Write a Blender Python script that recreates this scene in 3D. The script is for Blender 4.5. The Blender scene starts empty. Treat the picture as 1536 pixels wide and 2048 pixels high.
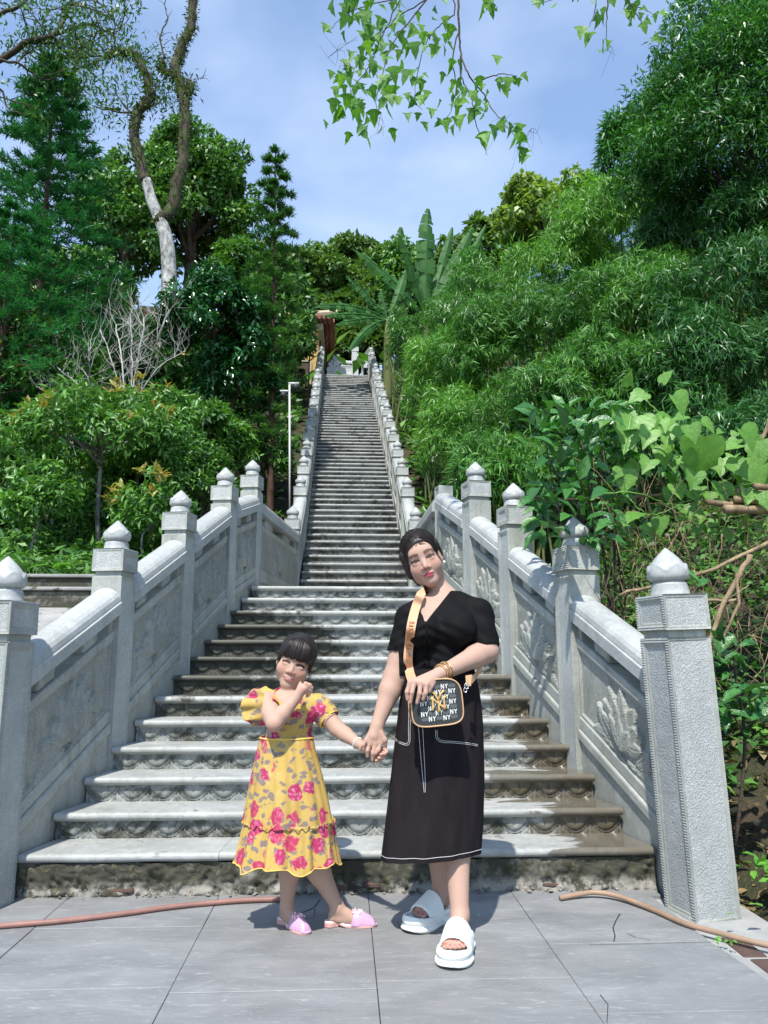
import bpy, bmesh, math, random
import numpy as np
from mathutils import Vector, Matrix

random.seed(7)
RNG = np.random.default_rng(11)
R = math.radians
SC = bpy.context.scene
COL = SC.collection

# ------------------------------------------------------------------ camera
FPX, CX, CY = 1540.0, 768.0, 1024.0          # focal length and centre in photo pixels (1536 x 2048)
CAM_H, PITCH, YAW = 1.15, math.atan(288 / 1540.0), R(2.85)
cam = bpy.data.cameras.new('camera')
cam.sensor_fit = 'VERTICAL'
cam.sensor_height = 36.0
cam.lens = 36.0 * FPX / 2048.0
cam.clip_start, cam.clip_end = 0.05, 600.0
cam_ob = bpy.data.objects.new('camera', cam)
COL.objects.link(cam_ob)
cam_ob.location = (0, 0, CAM_H)
cam_ob.rotation_euler = (math.pi / 2 + PITCH, 0, -YAW)
SC.camera = cam_ob

# ------------------------------------------------------------------ sky and sun
SUN_EL, SUN_AZ = R(57), R(196)               # azimuth clockwise from +Y (stairs run along +Y)
world = bpy.data.worlds.new('World')
SC.world = world
world.use_nodes = True
wn, wl = world.node_tree.nodes, world.node_tree.links
wn.clear()
w_out = wn.new('ShaderNodeOutputWorld')
w_bg = wn.new('ShaderNodeBackground')
w_sky = wn.new('ShaderNodeTexSky')
w_sky.sky_type = 'NISHITA'
w_sky.sun_disc = False
w_sky.sun_elevation = SUN_EL
w_sky.sun_rotation = SUN_AZ
w_sky.altitude = 900
w_sky.air_density = 1.0
w_sky.dust_density = 0.15
w_sky.ozone_density = 1.6
# thin high cloud all over the dome
w_tc = wn.new('ShaderNodeTexCoord')
w_map = wn.new('ShaderNodeMapping'); w_map.inputs['Scale'].default_value = (1.0, 1.0, 1.9); w_map.inputs['Location'].default_value = (0.35, 0.2, 0.15)
w_no = wn.new('ShaderNodeTexNoise'); w_no.inputs['Scale'].default_value = 1.7; w_no.inputs['Detail'].default_value = 5.0
w_no.inputs['Roughness'].default_value = 0.5; w_no.inputs['Distortion'].default_value = 0.25
w_rmp = wn.new('ShaderNodeValToRGB')
w_rmp.color_ramp.elements[0].position = 0.42; w_rmp.color_ramp.elements[0].color = (0.16, 0.16, 0.16, 1)
w_rmp.color_ramp.elements[1].position = 0.78; w_rmp.color_ramp.elements[1].color = (0.68, 0.68, 0.68, 1)
w_mix = wn.new('ShaderNodeMix'); w_mix.data_type = 'RGBA'
w_mix.inputs['B'].default_value = (4.8, 5.4, 6.2, 1)
wl.new(w_tc.outputs['Generated'], w_map.inputs['Vector'])
wl.new(w_map.outputs['Vector'], w_no.inputs['Vector'])
wl.new(w_no.outputs['Fac'], w_rmp.inputs['Fac'])
wl.new(w_rmp.outputs['Color'], w_mix.inputs['Factor'])
w_hsv = wn.new('ShaderNodeHueSaturation'); w_hsv.inputs['Saturation'].default_value = 1.22; w_hsv.inputs['Value'].default_value = 0.92
wl.new(w_sky.outputs['Color'], w_hsv.inputs['Color'])
wl.new(w_hsv.outputs['Color'], w_mix.inputs['A'])
wl.new(w_mix.outputs['Result'], w_bg.inputs['Color'])
w_bg.inputs['Strength'].default_value = 0.15
wl.new(w_bg.outputs['Background'], w_out.inputs['Surface'])

sun = bpy.data.lights.new('sun', 'SUN')
sun.energy = 3.4
sun.angle = R(0.9)
sun.color = (1.0, 0.955, 0.88)
sun_ob = bpy.data.objects.new('sun', sun)
COL.objects.link(sun_ob)
SUN_DIR = Vector((math.sin(SUN_AZ) * math.cos(SUN_EL), math.cos(SUN_AZ) * math.cos(SUN_EL), math.sin(SUN_EL)))
sun_ob.rotation_euler = SUN_DIR.to_track_quat('Z', 'Y').to_euler()
sun_ob.location = SUN_DIR * 40

SC.view_settings.view_transform = 'Standard'
SC.view_settings.look = 'None'
SC.view_settings.gamma = 1.0
SC.view_settings.use_curve_mapping = False
SC.view_settings.exposure = 0.95
SC.render.engine = 'CYCLES'
SC.cycles.max_bounces = 8
SC.cycles.diffuse_bounces = 3
SC.cycles.glossy_bounces = 2
SC.cycles.transmission_bounces = 4
SC.cycles.transparent_max_bounces = 6
SC.cycles.use_denoising = True
SC.cycles.caustics_reflective = False
SC.cycles.caustics_refractive = False

# ------------------------------------------------------------------ pixel -> world (for measuring real positions)
_fw = np.array([math.sin(YAW) * math.cos(PITCH), math.cos(YAW) * math.cos(PITCH), math.sin(PITCH)])
_rt = np.array([math.cos(YAW), -math.sin(YAW), 0.0])
_up = np.cross(_rt, _fw)
_C = np.array([0.0, 0.0, CAM_H])


def at_y(px, py, Y):
    d = _fw + _rt * (px - CX) / FPX - _up * (py - CY) / FPX
    return _C + d * (Y / d[1])


def at_z(px, py, Z=0.0):
    d = _fw + _rt * (px - CX) / FPX - _up * (py - CY) / FPX
    return _C + d * ((Z - CAM_H) / d[2])


# ------------------------------------------------------------------ object helpers
def tag(o, label=None, cat=None, group=None, kind=None):
    if label: o['label'] = label
    if cat: o['category'] = cat
    if group: o['group'] = group
    if kind: o['kind'] = kind
    return o


def empty(name, loc, label=None, cat=None, group=None, rz=0.0):
    o = bpy.data.objects.new(name, None)
    COL.objects.link(o)
    o.location = loc
    o.rotation_euler = (0, 0, rz)
    o.empty_display_size = 0.1
    return tag(o, label, cat, group)


def link(name, me, parent=None, world_coords=True):
    o = bpy.data.objects.new(name, me)
    COL.objects.link(o)
    if parent is not None:
        o.parent = parent
        if world_coords:                      # mesh is written in world coordinates: cancel the parents' transform
            m = Matrix.Identity(4)
            chain = []
            q = parent
            while q is not None:
                chain.append(q); q = q.parent
            for q in reversed(chain):
                m = m @ q.matrix_parent_inverse @ q.matrix_basis
            o.matrix_parent_inverse = m.inverted()
    return o


class MB:
    """collects vertices and faces; build() links them as one mesh object"""
    def __init__(self):
        self.v, self.f, self.m = [], [], []

    def add(self, verts, faces, mi=0):
        b = len(self.v)
        self.v.extend([tuple(map(float, p)) for p in verts])
        self.f.extend([tuple(i + b for i in f) for f in faces])
        self.m.extend([mi] * len(faces))

    def box(self, c, s, rz=0.0, mi=0, taper=1.0):
        x, y, z = s[0] / 2, s[1] / 2, s[2] / 2
        ca, sa = math.cos(rz), math.sin(rz)
        vs = []
        for dz, k in ((-z, 1.0), (z, taper)):
            for dx, dy in ((-x, -y), (x, -y), (x, y), (-x, y)):
                dx2, dy2 = dx * k, dy * k
                vs.append((c[0] + dx2 * ca - dy2 * sa, c[1] + dx2 * sa + dy2 * ca, c[2] + dz))
        self.add(vs, [(0, 3, 2, 1), (4, 5, 6, 7), (0, 1, 5, 4), (1, 2, 6, 5), (2, 3, 7, 6), (3, 0, 4, 7)], mi)

    def tube(self, pts, radii, sides=8, cap=True, mi=0):
        pts = [Vector(p) for p in pts]
        n = len(pts)
        if not hasattr(radii, '__len__'):
            radii = [radii] * n
        rings = []
        prev = None
        for i in range(n):
            t = (pts[min(i + 1, n - 1)] - pts[max(i - 1, 0)])
            if t.length < 1e-9: t = Vector((0, 0, 1))
            t.normalize()
            if prev is None:
                a = Vector((1, 0, 0)) if abs(t.x) < 0.8 else Vector((0, 1, 0))
                u = t.cross(a).normalized()
            else:
                u = (prev - t * prev.dot(t))
                u = u.normalized() if u.length > 1e-6 else t.orthogonal().normalized()
            prev = u
            w = t.cross(u)
            rings.append([pts[i] + (u * math.cos(2 * math.pi * k / sides) + w * math.sin(2 * math.pi * k / sides)) * radii[i] for k in range(sides)])
        vs = [p for r in rings for p in r]
        fs = []
        for i in range(n - 1):
            for k in range(sides):
                a, b = i * sides + k, i * sides + (k + 1) % sides
                fs.append((a, b, b + sides, a + sides))
        if cap:
            fs.append(tuple(range(sides - 1, -1, -1)))
            fs.append(tuple(range((n - 1) * sides, n * sides)))
        self.add(vs, fs, mi)

    def grid(self, P, mi=0, close_u=False, close_v=False, flip=False):
        """P: array (nu, nv, 3)"""
        P = np.asarray(P, float)
        nu, nv = P.shape[:2]
        idx = np.arange(nu * nv).reshape(nu, nv)
        iu = np.arange(nu if close_u else nu - 1)
        iv = np.arange(nv if close_v else nv - 1)
        a = idx[np.ix_(iu, iv)]; b = idx[np.ix_((iu + 1) % nu, iv)]
        c = idx[np.ix_((iu + 1) % nu, (iv + 1) % nv)]; d = idx[np.ix_(iu, (iv + 1) % nv)]
        q = np.stack([a, b, c, d], -1).reshape(-1, 4)
        if flip: q = q[:, ::-1]
        self.add(P.reshape(-1, 3), q.tolist(), mi)

    def mesh(self, name, mats, smooth=False):
        me = bpy.data.meshes.new(name)
        me.from_pydata(self.v, [], self.f)
        for m in (mats if isinstance(mats, (list, tuple)) else [mats]):
            me.materials.append(m)
        if any(self.m):
            me.polygons.foreach_set('material_index', self.m)
        if smooth:
            me.polygons.foreach_set('use_smooth', [True] * len(me.polygons))
        me.update()
        return me

    def build(self, name, mats, parent=None, smooth=False, world_coords=True):
        return link(name, self.mesh(name, mats, smooth), parent, world_coords)


def np_mesh(name, V, Q, mats, smooth=False, mi=None):
    """fast mesh from numpy arrays: V (n,3), Q (m,k)"""
    me = bpy.data.meshes.new(name)
    V = np.ascontiguousarray(V, np.float32); Q = np.ascontiguousarray(Q, np.int32)
    m, k = Q.shape
    me.vertices.add(len(V)); me.vertices.foreach_set('co', V.ravel())
    me.loops.add(m * k); me.loops.foreach_set('vertex_index', Q.ravel())
    me.polygons.add(m)
    me.polygons.foreach_set('loop_start', np.arange(0, m * k, k, dtype=np.int32))
    if smooth: me.polygons.foreach_set('use_smooth', np.ones(m, bool))
    for x in (mats if isinstance(mats, (list, tuple)) else [mats]): me.materials.append(x)
    if mi is not None: me.polygons.foreach_set('material_index', np.asarray(mi, np.int32))
    me.update(calc_edges=True)
    return me


def bevel(o, w, seg=2, angle=35):
    m = o.modifiers.new('bevel', 'BEVEL')
    m.width = w; m.segments = seg; m.limit_method = 'ANGLE'; m.angle_limit = R(angle)
    return o


# ------------------------------------------------------------------ material helpers
class N:
    """tiny node-graph helper"""
    def __init__(self, name):
        self.mat = bpy.data.materials.new(name)
        self.mat.use_nodes = True
        self.nt = self.mat.node_tree
        self.nt.nodes.clear()
        self.out = self.nt.nodes.new('ShaderNodeOutputMaterial')
        self.geo = self.nt.nodes.new('ShaderNodeNewGeometry')

    def n(self, t, **kw):
        x = self.nt.nodes.new(t)
        for k, v in kw.items(): setattr(x, k, v)
        return x

    def put(self, sock, v):
        if isinstance(v, bpy.types.NodeSocket): self.nt.links.new(v, sock)
        elif isinstance(v, (tuple, list)) and sock.type == 'RGBA' and len(v) == 3: sock.default_value = (*v, 1)
        else: sock.default_value = v

    @property
    def pos(self): return self.geo.outputs['Position']

    def vec(self, v, scale=(1, 1, 1), rot=(0, 0, 0), loc=(0, 0, 0)):
        m = self.n('ShaderNodeMapping')
        self.put(m.inputs['Vector'], v); m.inputs['Scale'].default_value = scale
        m.inputs['Rotation'].default_value = rot; m.inputs['Location'].default_value = loc
        return m.outputs['Vector']

    def noise(self, scale, detail=4, rough=0.55, vec=None, dist=0.0, out='Fac'):
        x = self.n('ShaderNodeTexNoise')
        self.put(x.inputs['Vector'], vec if vec is not None else self.pos)
        x.inputs['Scale'].default_value = scale; x.inputs['Detail'].default_value = detail
        x.inputs['Roughness'].default_value = rough; x.inputs['Distortion'].default_value = dist
        return x.outputs[out]

    def voronoi(self, scale, vec=None, feature='F1', out='Distance', rand=1.0):
        x = self.n('ShaderNodeTexVoronoi', feature=feature)
        self.put(x.inputs['Vector'], vec if vec is not None else self.pos)
        x.inputs['Scale'].default_value = scale; x.inputs['Randomness'].default_value = rand
        return x.outputs[out]

    def wave(self, scale, direction='Z', dist=2.0, vec=None, dscale=1.0, detail=2.0):
        x = self.n('ShaderNodeTexWave', wave_type='BANDS', bands_direction=direction)
        self.put(x.inputs['Vector'], vec if vec is not None else self.pos)
        x.inputs['Scale'].default_value = scale; x.inputs['Distortion'].default_value = dist
        x.inputs['Detail'].default_value = detail; x.inputs['Detail Scale'].default_value = dscale
        return x.outputs['Fac']

    def ramp(self, fac, stops, interp='LINEAR'):
        x = self.n('ShaderNodeValToRGB')
        r = x.color_ramp; r.interpolation = interp
        while len(r.elements) < len(stops): r.elements.new(0.5)
        for e, (p, c) in zip(r.elements, stops):
            e.position = p
            if not hasattr(c, '__len__'): c = (c, c, c)
            e.color = (*c[:3], 1)
        self.put(x.inputs['Fac'], fac)
        return x.outputs['Color']

    def mix(self, fac, a, b, mode='MIX'):
        x = self.n('ShaderNodeMix', data_type='RGBA', blend_type=mode)
        self.put(x.inputs['Factor'], fac); self.put(x.inputs['A'], a); self.put(x.inputs['B'], b)
        return x.outputs['Result']

    def math(self, op, a, b=None, c=None, clamp=False):
        x = self.n('ShaderNodeMath', operation=op, use_clamp=clamp)
        self.put(x.inputs[0], a)
        if b is not None: self.put(x.inputs[1], b)
        if c is not None: self.put(x.inputs[2], c)
        return x.outputs[0]

    def xyz(self, v=None):
        x = self.n('ShaderNodeSeparateXYZ'); self.put(x.inputs[0], v if v is not None else self.pos)
        return x.outputs

    def bump(self, height, strength=0.4, dist=0.01, normal=None):
        x = self.n('ShaderNodeBump')
        self.put(x.inputs['Height'], height); x.inputs['Strength'].default_value = strength; x.inputs['Distance'].default_value = dist
        if normal is not None: self.put(x.inputs['Normal'], normal)
        return x.outputs['Normal']

    def bsdf(self, color, rough=0.7, normal=None, **kw):
        b = self.n('ShaderNodeBsdfPrincipled')
        self.put(b.inputs['Base Color'], color); self.put(b.inputs['Roughness'], rough)
        if normal is not None: self.put(b.inputs['Normal'], normal)
        for k, v in kw.items(): self.put(b.inputs[k.replace('_', ' ')], v)
        return b.outputs['BSDF']

    def done(self, shader):
        self.nt.links.new(shader, self.out.inputs['Surface'])
        return self.mat


def simple(name, color, rough=0.6, var=0.12, scale=30, bump=0.15, bdist=0.003, **kw):
    g = N(name)
    no = g.noise(scale, 4)
    c = g.mix(g.math('MULTIPLY', no, 1.0), tuple(x * (1 - var) for x in color), tuple(min(1, x * (1 + var)) for x in color))
    return g.done(g.bsdf(c, rough, g.bump(no, bump, bdist), **kw))
# ================================================================== stone materials
def stone(name, lo, hi, pit=0.0, chisel=0.0, stain=0.0, wet=False, rough=0.62, joint=False, grime=0.35):
    g = N(name)
    P = g.pos
    big = g.noise(2.3, 5, 0.6)
    fine = g.noise(42, 5, 0.7)
    mid = g.noise(11, 4, 0.6, dist=0.6)
    c = g.mix(g.ramp(big, [(0.3, 0), (0.7, 1)]), lo, hi)
    c = g.mix(g.math('MULTIPLY', g.ramp(fine, [(0.35, 1), (0.6, 0)]), 0.30), c, tuple(x * 0.55 for x in lo))
    c = g.mix(g.math('MULTIPLY', g.ramp(mid, [(0.52, 0), (0.7, 1)]), 0.35), c, tuple(min(1, x * 1.25) for x in hi))
    # run-down grime
    streak = g.noise(3.0, 5, 0.7, vec=g.vec(P, (2.2, 2.2, 0.35)), dist=0.5)
    c = g.mix(g.math('MULTIPLY', g.ramp(streak, [(0.52, 0), (0.72, 1)]), grime), c, (lo[0] * .42, lo[1] * .43, lo[2] * .36))
    X, Y, Z = g.xyz()
    if stain > 0:
        s1 = g.noise(1.9, 6, 0.72, vec=g.vec(P, (1, 1, 1.6)), dist=0.8)
        s2 = g.noise(17, 4, 0.65)
        m = g.math('ADD', g.math('MULTIPLY', s1, 1.0), g.math('MULTIPLY', g.math('SUBTRACT', s2, 0.5), 0.55))
        if wet:                                                   # black seepage stain over the left of the middle steps
            ex = g.math('MULTIPLY', g.math('ADD', X, 0.95), 1 / 0.95); ey = g.math('MULTIPLY', g.math('SUBTRACT', Y, 6.35), 1 / 0.85)
            bl = g.math('SUBTRACT', 1.0, g.math('ADD', g.math('MULTIPLY', ex, ex), g.math('MULTIPLY', ey, ey)))
            m = g.math('ADD', m, g.math('MULTIPLY', g.math('MAXIMUM', bl, -0.2), 0.42))
        m = g.ramp(m, [(0.62 - 0.26 * stain, 0), (0.74 - 0.22 * stain, 1)])
        moss = g.mix(g.noise(25, 3), (0.012, 0.013, 0.010), (0.050, 0.050, 0.026))
        c = g.mix(g.math('MULTIPLY', m, 0.9), c, moss)
        lich = g.ramp(g.noise(30, 3, 0.6, dist=1.0), [(0.60, 0), (0.66, 1)])
        c = g.mix(g.math('MULTIPLY', lich, 0.22), c, (0.30, 0.27, 0.12))
    if 'plinth' in name:                                          # pale crumbling mortar low down where the coat has gone
        lo_b = g.math('MULTIPLY', g.ramp(Z, [(0.03, 1), (0.075, 0)]), g.ramp(g.noise(9, 5, 0.75), [(0.46, 0), (0.54, 1)]))
        c = g.mix(g.math('MULTIPLY', lo_b, 0.75), c, (0.33, 0.31, 0.27))
    r = rough
    if wet:
        # water spilled over the right-hand ends of the treads
        w = g.noise(1.6, 5, 0.6, vec=g.vec(P, (0.9, 2.2, 1.0)), dist=1.0)
        wx = g.math('MULTIPLY', g.math('SUBTRACT', X, 0.98), 0.62)
        wy = g.ramp(Y, [(0.0, 0), (1.0, 0)])
        m = g.math('ADD', w, wx)
        m = g.ramp(m, [(0.51, 0), (0.54, 1)])
        near = g.math('LESS_THAN', Y, 6.6)
        m = g.math('MULTIPLY', m, near)
        c = g.mix(g.math('MULTIPLY', m, 0.9), c, g.mix(0.82, c, (0.075, 0.052, 0.020)))
        r = g.math('SUBTRACT', rough, g.math('MULTIPLY', m, 0.42))
    h = g.math('ADD', g.math('MULTIPLY', fine, 0.5), g.math('MULTIPLY', mid, 0.5))
    nrm = g.bump(h, 0.22, 0.006)
    if pit:
        v = g.voronoi(150, vec=g.vec(P, (1, 1, .7)), feature='F1')
        v2 = g.noise(170, 3, 0.6)
        nrm = g.bump(g.math('ADD', v, g.math('MULTIPLY', v2, 0.7)), pit, 0.0035, nrm)
        c = g.mix(g.math('MULTIPLY', g.ramp(v2, [(0.45, 1), (0.58, 0)]), 0.38), c, tuple(x * 0.50 for x in lo))
    if chisel:
        wv = g.wave(26, 'Z', 1.6, dscale=3.0)
        nrm = g.bump(wv, chisel, 0.007, nrm)
        c = g.mix(g.math('MULTIPLY', g.ramp(wv, [(0.0, 1), (0.35, 0)]), 0.35), c, tuple(x * 0.5 for x in lo))
    return g.done(g.bsdf(c, r, nrm))


GL, GH = (0.262, 0.272, 0.244), (0.40, 0.412, 0.372)
M_STONE = stone('carved_grey_stone', GL, GH, rough=0.62, grime=0.6)
M_RAIL = stone('handrail_stone', (0.32, 0.335, 0.325), (0.45, 0.465, 0.45), rough=0.55, grime=0.2)
M_PIT = stone('pitted_stone', (0.37, 0.39, 0.375), (0.51, 0.53, 0.51), pit=0.75, grime=.2)
M_CHIS = stone('chiselled_stone', (0.34, 0.36, 0.345), (0.47, 0.49, 0.47), chisel=0.8, grime=.25)
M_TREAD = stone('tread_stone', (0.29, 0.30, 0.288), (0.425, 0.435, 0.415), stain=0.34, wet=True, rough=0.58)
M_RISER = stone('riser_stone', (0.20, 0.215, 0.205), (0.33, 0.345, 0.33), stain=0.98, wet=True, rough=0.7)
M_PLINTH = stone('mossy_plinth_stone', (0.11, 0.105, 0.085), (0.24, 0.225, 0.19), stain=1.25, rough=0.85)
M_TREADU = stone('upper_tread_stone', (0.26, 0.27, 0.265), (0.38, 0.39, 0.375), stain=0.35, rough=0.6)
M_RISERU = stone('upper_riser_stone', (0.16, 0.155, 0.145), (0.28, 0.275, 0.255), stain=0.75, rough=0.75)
M_PALE = stone('pale_new_stone', (0.42, 0.44, 0.45), (0.55, 0.57, 0.57), rough=0.6, grime=0.15)

M_LIME = stone('crumbled_mortar', (0.16, 0.15, 0.13), (0.34, 0.32, 0.28), stain=0.6, rough=0.9)


def unit_(a): return a / (np.linalg.norm(a, axis=-1, keepdims=True) + 1e-9)


# ================================================================== ground
def base_profile(y):
    return np.interp(y, [-60, 4.0, 4.25, 7.5, 9.9, 24.6, 27.5, 60, 130], [-.10, -.10, -.05, 1.50, 1.55, 10.2, 10.9, 22, 34])


def left_profile(y):
    return np.interp(y, [-60, 4.15, 4.5, 4.9, 6.2, 6.25, 6.6, 6.65, 7.5, 10, 24.6, 27.5, 60, 130],
                     [-.10, -.10, .6, 1.12, 1.46, 1.58, 1.62, 1.74, 1.9, 2.7, 10.4, 11, 23, 35])


def ground_h(x, y):
    x = np.asarray(x, float); y = np.asarray(y, float)
    b = base_profile(y)
    l = left_profile(y) + 0.16 * np.clip(-x - 5.0, 0, 18) * np.clip((y - 5) / 5, 0, 1)
    bank = np.clip(x - 2.0, 0, 2.2) * 0.62 + np.clip(x - 4.2, 0, 22) * 0.42
    r = b + 0.03 + bank * np.clip((y - 1.2) / 2.4, 0, 1)
    tl = np.clip((-1.72 - x) / 0.22, 0, 1)
    tr = np.clip((x - 1.70) / 0.25, 0, 1)
    core = b - 0.28 * np.clip((y - 4.0) / 0.2, 0, 1)
    z = core * (1 - tl) * (1 - tr) + l * tl + r * tr
    wob = 0.05 * np.sin(x * 2.1 + 1.3 * np.sin(y * 1.3)) * np.sin(y * 1.9 + 0.7) + 0.03 * np.sin(x * 5.3 + y * 2.0) * np.sin(y * 4.7)
    return z + wob * np.clip((np.abs(x) - 2.2) / 1.5, 0, 1) * np.clip((y - 6.7) / 1.0, 0, 1)


def make_ground():
    g = N('forest_floor')
    n1 = g.noise(3.5, 6, 0.65); n2 = g.noise(38, 4, 0.7); n3 = g.noise(0.9, 3)
    c = g.mix(n1, (0.030, 0.022, 0.013), (0.085, 0.062, 0.036))
    c = g.mix(g.math('MULTIPLY', g.ramp(n2, [(0.5, 0), (0.66, 1)]), 0.6), c, (0.15, 0.10, 0.055))
    c = g.mix(g.ramp(n3, [(0.45, 0), (0.6, 1)]), c, g.mix(n2, (0.014, 0.026, 0.008), (0.045, 0.075, 0.018)))
    m = g.done(g.bsdf(c, 0.95, g.bump(g.math('ADD', n1, n2), 0.9, 0.05)))
    xs = np.unique(np.concatenate([np.linspace(-90, -12, 14), np.linspace(-12, -1.95, 30), np.linspace(-1.94, 1.95, 14), np.linspace(1.95, 7, 22), np.linspace(7, 90, 18)]))
    ys = np.unique(np.concatenate([np.linspace(-60, 2, 10), np.linspace(2, 9, 60), np.linspace(9, 30, 44), np.linspace(30, 130, 22)]))
    Xg, Yg = np.meshgrid(xs, ys, indexing='ij')
    Zg = ground_h(Xg, Yg)
    mb = MB(); mb.grid(np.stack([Xg, Yg, Zg], -1))
    tag(mb.build('ground', m, smooth=True), kind='structure')


make_ground()

# ================================================================== paved terrace: one slate tile per object
def slate():
    g = N('slate_tile')
    P = g.vec(g.pos, (1.0, 2.4, 1.0), rot=(0, 0, R(8)))
    n1 = g.noise(2.2, 6, 0.62, vec=P, dist=0.7); n2 = g.noise(26, 5, 0.7, vec=g.vec(g.pos, (0.5, 2.2, 1), rot=(0, 0, R(6))), dist=0.8); n3 = g.noise(90, 3, 0.6)
    ri = g.n('ShaderNodeObjectInfo').outputs['Random']
    c = g.mix(g.ramp(n1, [(0.3, 0), (0.72, 1)]), (0.16, 0.164, 0.166), (0.275, 0.278, 0.276))
    c = g.mix(g.math('MULTIPLY', ri, 0.35), c, (0.20, 0.21, 0.22))
    c = g.mix(g.math('MULTIPLY', g.ramp(n2, [(0.56, 0), (0.70, 1)]), 0.45), c, (0.46, 0.47, 0.47))
    c = g.mix(g.math('MULTIPLY', g.ramp(n3, [(0.64, 0), (0.7, 1)]), 0.35), c, (0.48, 0.48, 0.47))
    c = g.mix(g.math('MULTIPLY', g.ramp(g.noise(1.1, 4, 0.6), [(0.5, 0), (0.68, 1)]), 0.30), c, (0.13, 0.135, 0.14))
    c = g.mix(g.math('MULTIPLY', g.ramp(g.noise(0.8, 5, 0.65, vec=g.vec(g.pos, loc=(4, 2, 0))), [(0.5, 0), (0.7, 1)]), 0.35), c, (0.17, 0.155, 0.13))
    r = g.ramp(n1, [(0.3, 0.52), (0.8, 0.72)])
    nrm = g.bump(g.math('ADD', n2, g.math('MULTIPLY', n1, 1.2)), 0.28, 0.006)
    return g.done(g.bsdf(c, r, nrm))


M_SLATE = slate()
M_GROUT = simple('grout', (0.30, 0.30, 0.29), 0.9, 0.5, 6)
M_DARK = simple('dark_gap', (0.012, 0.012, 0.011), 0.95, 0.2)
M_BRICK = simple('old_red_brick', (0.085, 0.050, 0.040), 0.9, 0.35, 22, 0.5, 0.006)

terr = MB()
edge = [(1.50, 3.42), (1.512, 3.30), (1.53, 2.93), (1.62, 2.3), (1.9, 0.5)]     # broken right-hand edge of the paving
terr.box((-1.4, 0.55, -0.055), (6.6, 6.90, 0.07))
terrace = terr.build('paved_terrace', M_GROUT)
tag(terrace, kind='structure')
tile_rng = random.Random(5)
TX = [-3.50, -2.775, -2.05, -1.325, -0.602, 0.124, 0.835, 1.56, 2.3]
ROW0 = [2.65, 2.95, 2.7, 3.02, 2.965, 3.03, 2.74, 2.81]
for i in range(len(TX) - 1):
    x0, x1 = TX[i] + 0.0014, TX[i + 1] - 0.0014
    y = ROW0[i] - 0.62 * 5
    while y < 4.09:
        y0, y1 = y + 0.0014, min(y + 0.62 - 0.0014, 4.092)
        y += 0.62
        if y1 < 0.3 or y1 - y0 < 0.05: continue
        xa0 = xa1 = x1
        if i == 6:
            pass
        if i == 7: continue
        dz = tile_rng.uniform(-0.0012, 0.0012)
        mb = MB()
        if i == 6 and y0 < 3.5:
            xe = lambda yy: float(np.interp(yy, [e[1] for e in edge][::-1], [e[0] for e in edge][::-1]))
            xa0, xa1 = min(xe(y0), 1.62), min(xe(y1), 1.62)
        vs = [(x0, y0, -0.03), (xa0, y0, -0.03), (xa1, y1, -0.03), (x0, y1, -0.03),
              (x0, y0, dz), (xa0, y0, dz), (xa1, y1, dz), (x0, y1, dz)]
        mb.add(vs, [(0, 3, 2, 1), (4, 5, 6, 7), (0, 1, 5, 4), (1, 2, 6, 5), (2, 3, 7, 6), (3, 0, 4, 7)])
        o = mb.build('tile', M_SLATE, terrace)
        bevel(o, 0.0018, 1)
# hairline cracks in the paving
def strip(mb, pts, w, z=0.0022):
    for (a, b) in zip(pts[:-1], pts[1:]):
        a, b = np.array(a[:2]), np.array(b[:2]); d = b - a; d = d / (np.linalg.norm(d) + 1e-9); n = np.array([-d[1], d[0]]) * w / 2
        mb.add([(*(a - n), z), (*(b - n * .8), z), (*(b + n * .8), z), (*(a + n), z)], [(0, 1, 2, 3)])


for ck in ([(1240, 1828), (1232, 1842), (1226, 1856), (1230, 1872), (1228, 1884)], [(1300, 1880), (1272, 1876), (1256, 1868)],
           [(640, 1800), (628, 1816), (604, 1826), (588, 1830)], [(630, 1818), (628, 1836), (600, 1838)], [(1200, 1990), (1216, 2010), (1214, 2047)],
           [(795, 1845), (800, 1856)], [(1430, 1884), (1300, 1888), (1180, 1890)]):
    mb = MB(); pp = [at_z(x, y) for x, y in ck]
    strip(mb, pp, 0.005 if len(ck) > 3 else 0.0025)
    mb.build('crack', M_DARK, terrace)
# bricks and mortar showing at the broken edge on the right
for k in range(9):
    mb = MB(); yy = 3.34 - k * 0.235
    mb.box((1.585 + 0.02 * k / 3 + 0.05, yy, -0.045), (0.10, 0.215, 0.06), rz=0.03 * (k % 3 - 1))
    o = mb.build('edging_brick', M_BRICK, terrace); bevel(o, 0.006, 1)

# ================================================================== stairs
def inner(y):                                                    # half width of the lower flight
    return float(np.interp(y, [3.5, 4.06, 7.54, 10.2], [1.692, 1.585, 0.915, 0.80]))


def up_c(y): return float(np.interp(y, [7.5, 10.2, 11.3, 16.3, 23.7, 26], [0.03, 0.11, 0.122, 0.064, -0.048, -0.06]))


UPW = 0.728
TREAD, RISE, Y1, Z1, NLOW = 0.29, 0.135, 4.06, 0.20, 13
UT, UR, UY0, UZ0, NUP = 0.243, 0.143, 9.964, 1.884, 60


def nose_profile(depth, th):
    """(y, z) outline of a tread slab with a bull nose and a cove under it; nose at y=0, top at z=0"""
    pts = [(depth, 0.0), (0.022, 0.0)]
    for a in range(90, 271, 22):
        pts.append((0.020 + 0.020 * math.cos(R(a)), -0.020 + 0.020 * math.sin(R(a))))
    pts += [(0.030, -0.042), (0.034, -th), (depth, -th)]
    return pts


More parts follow.
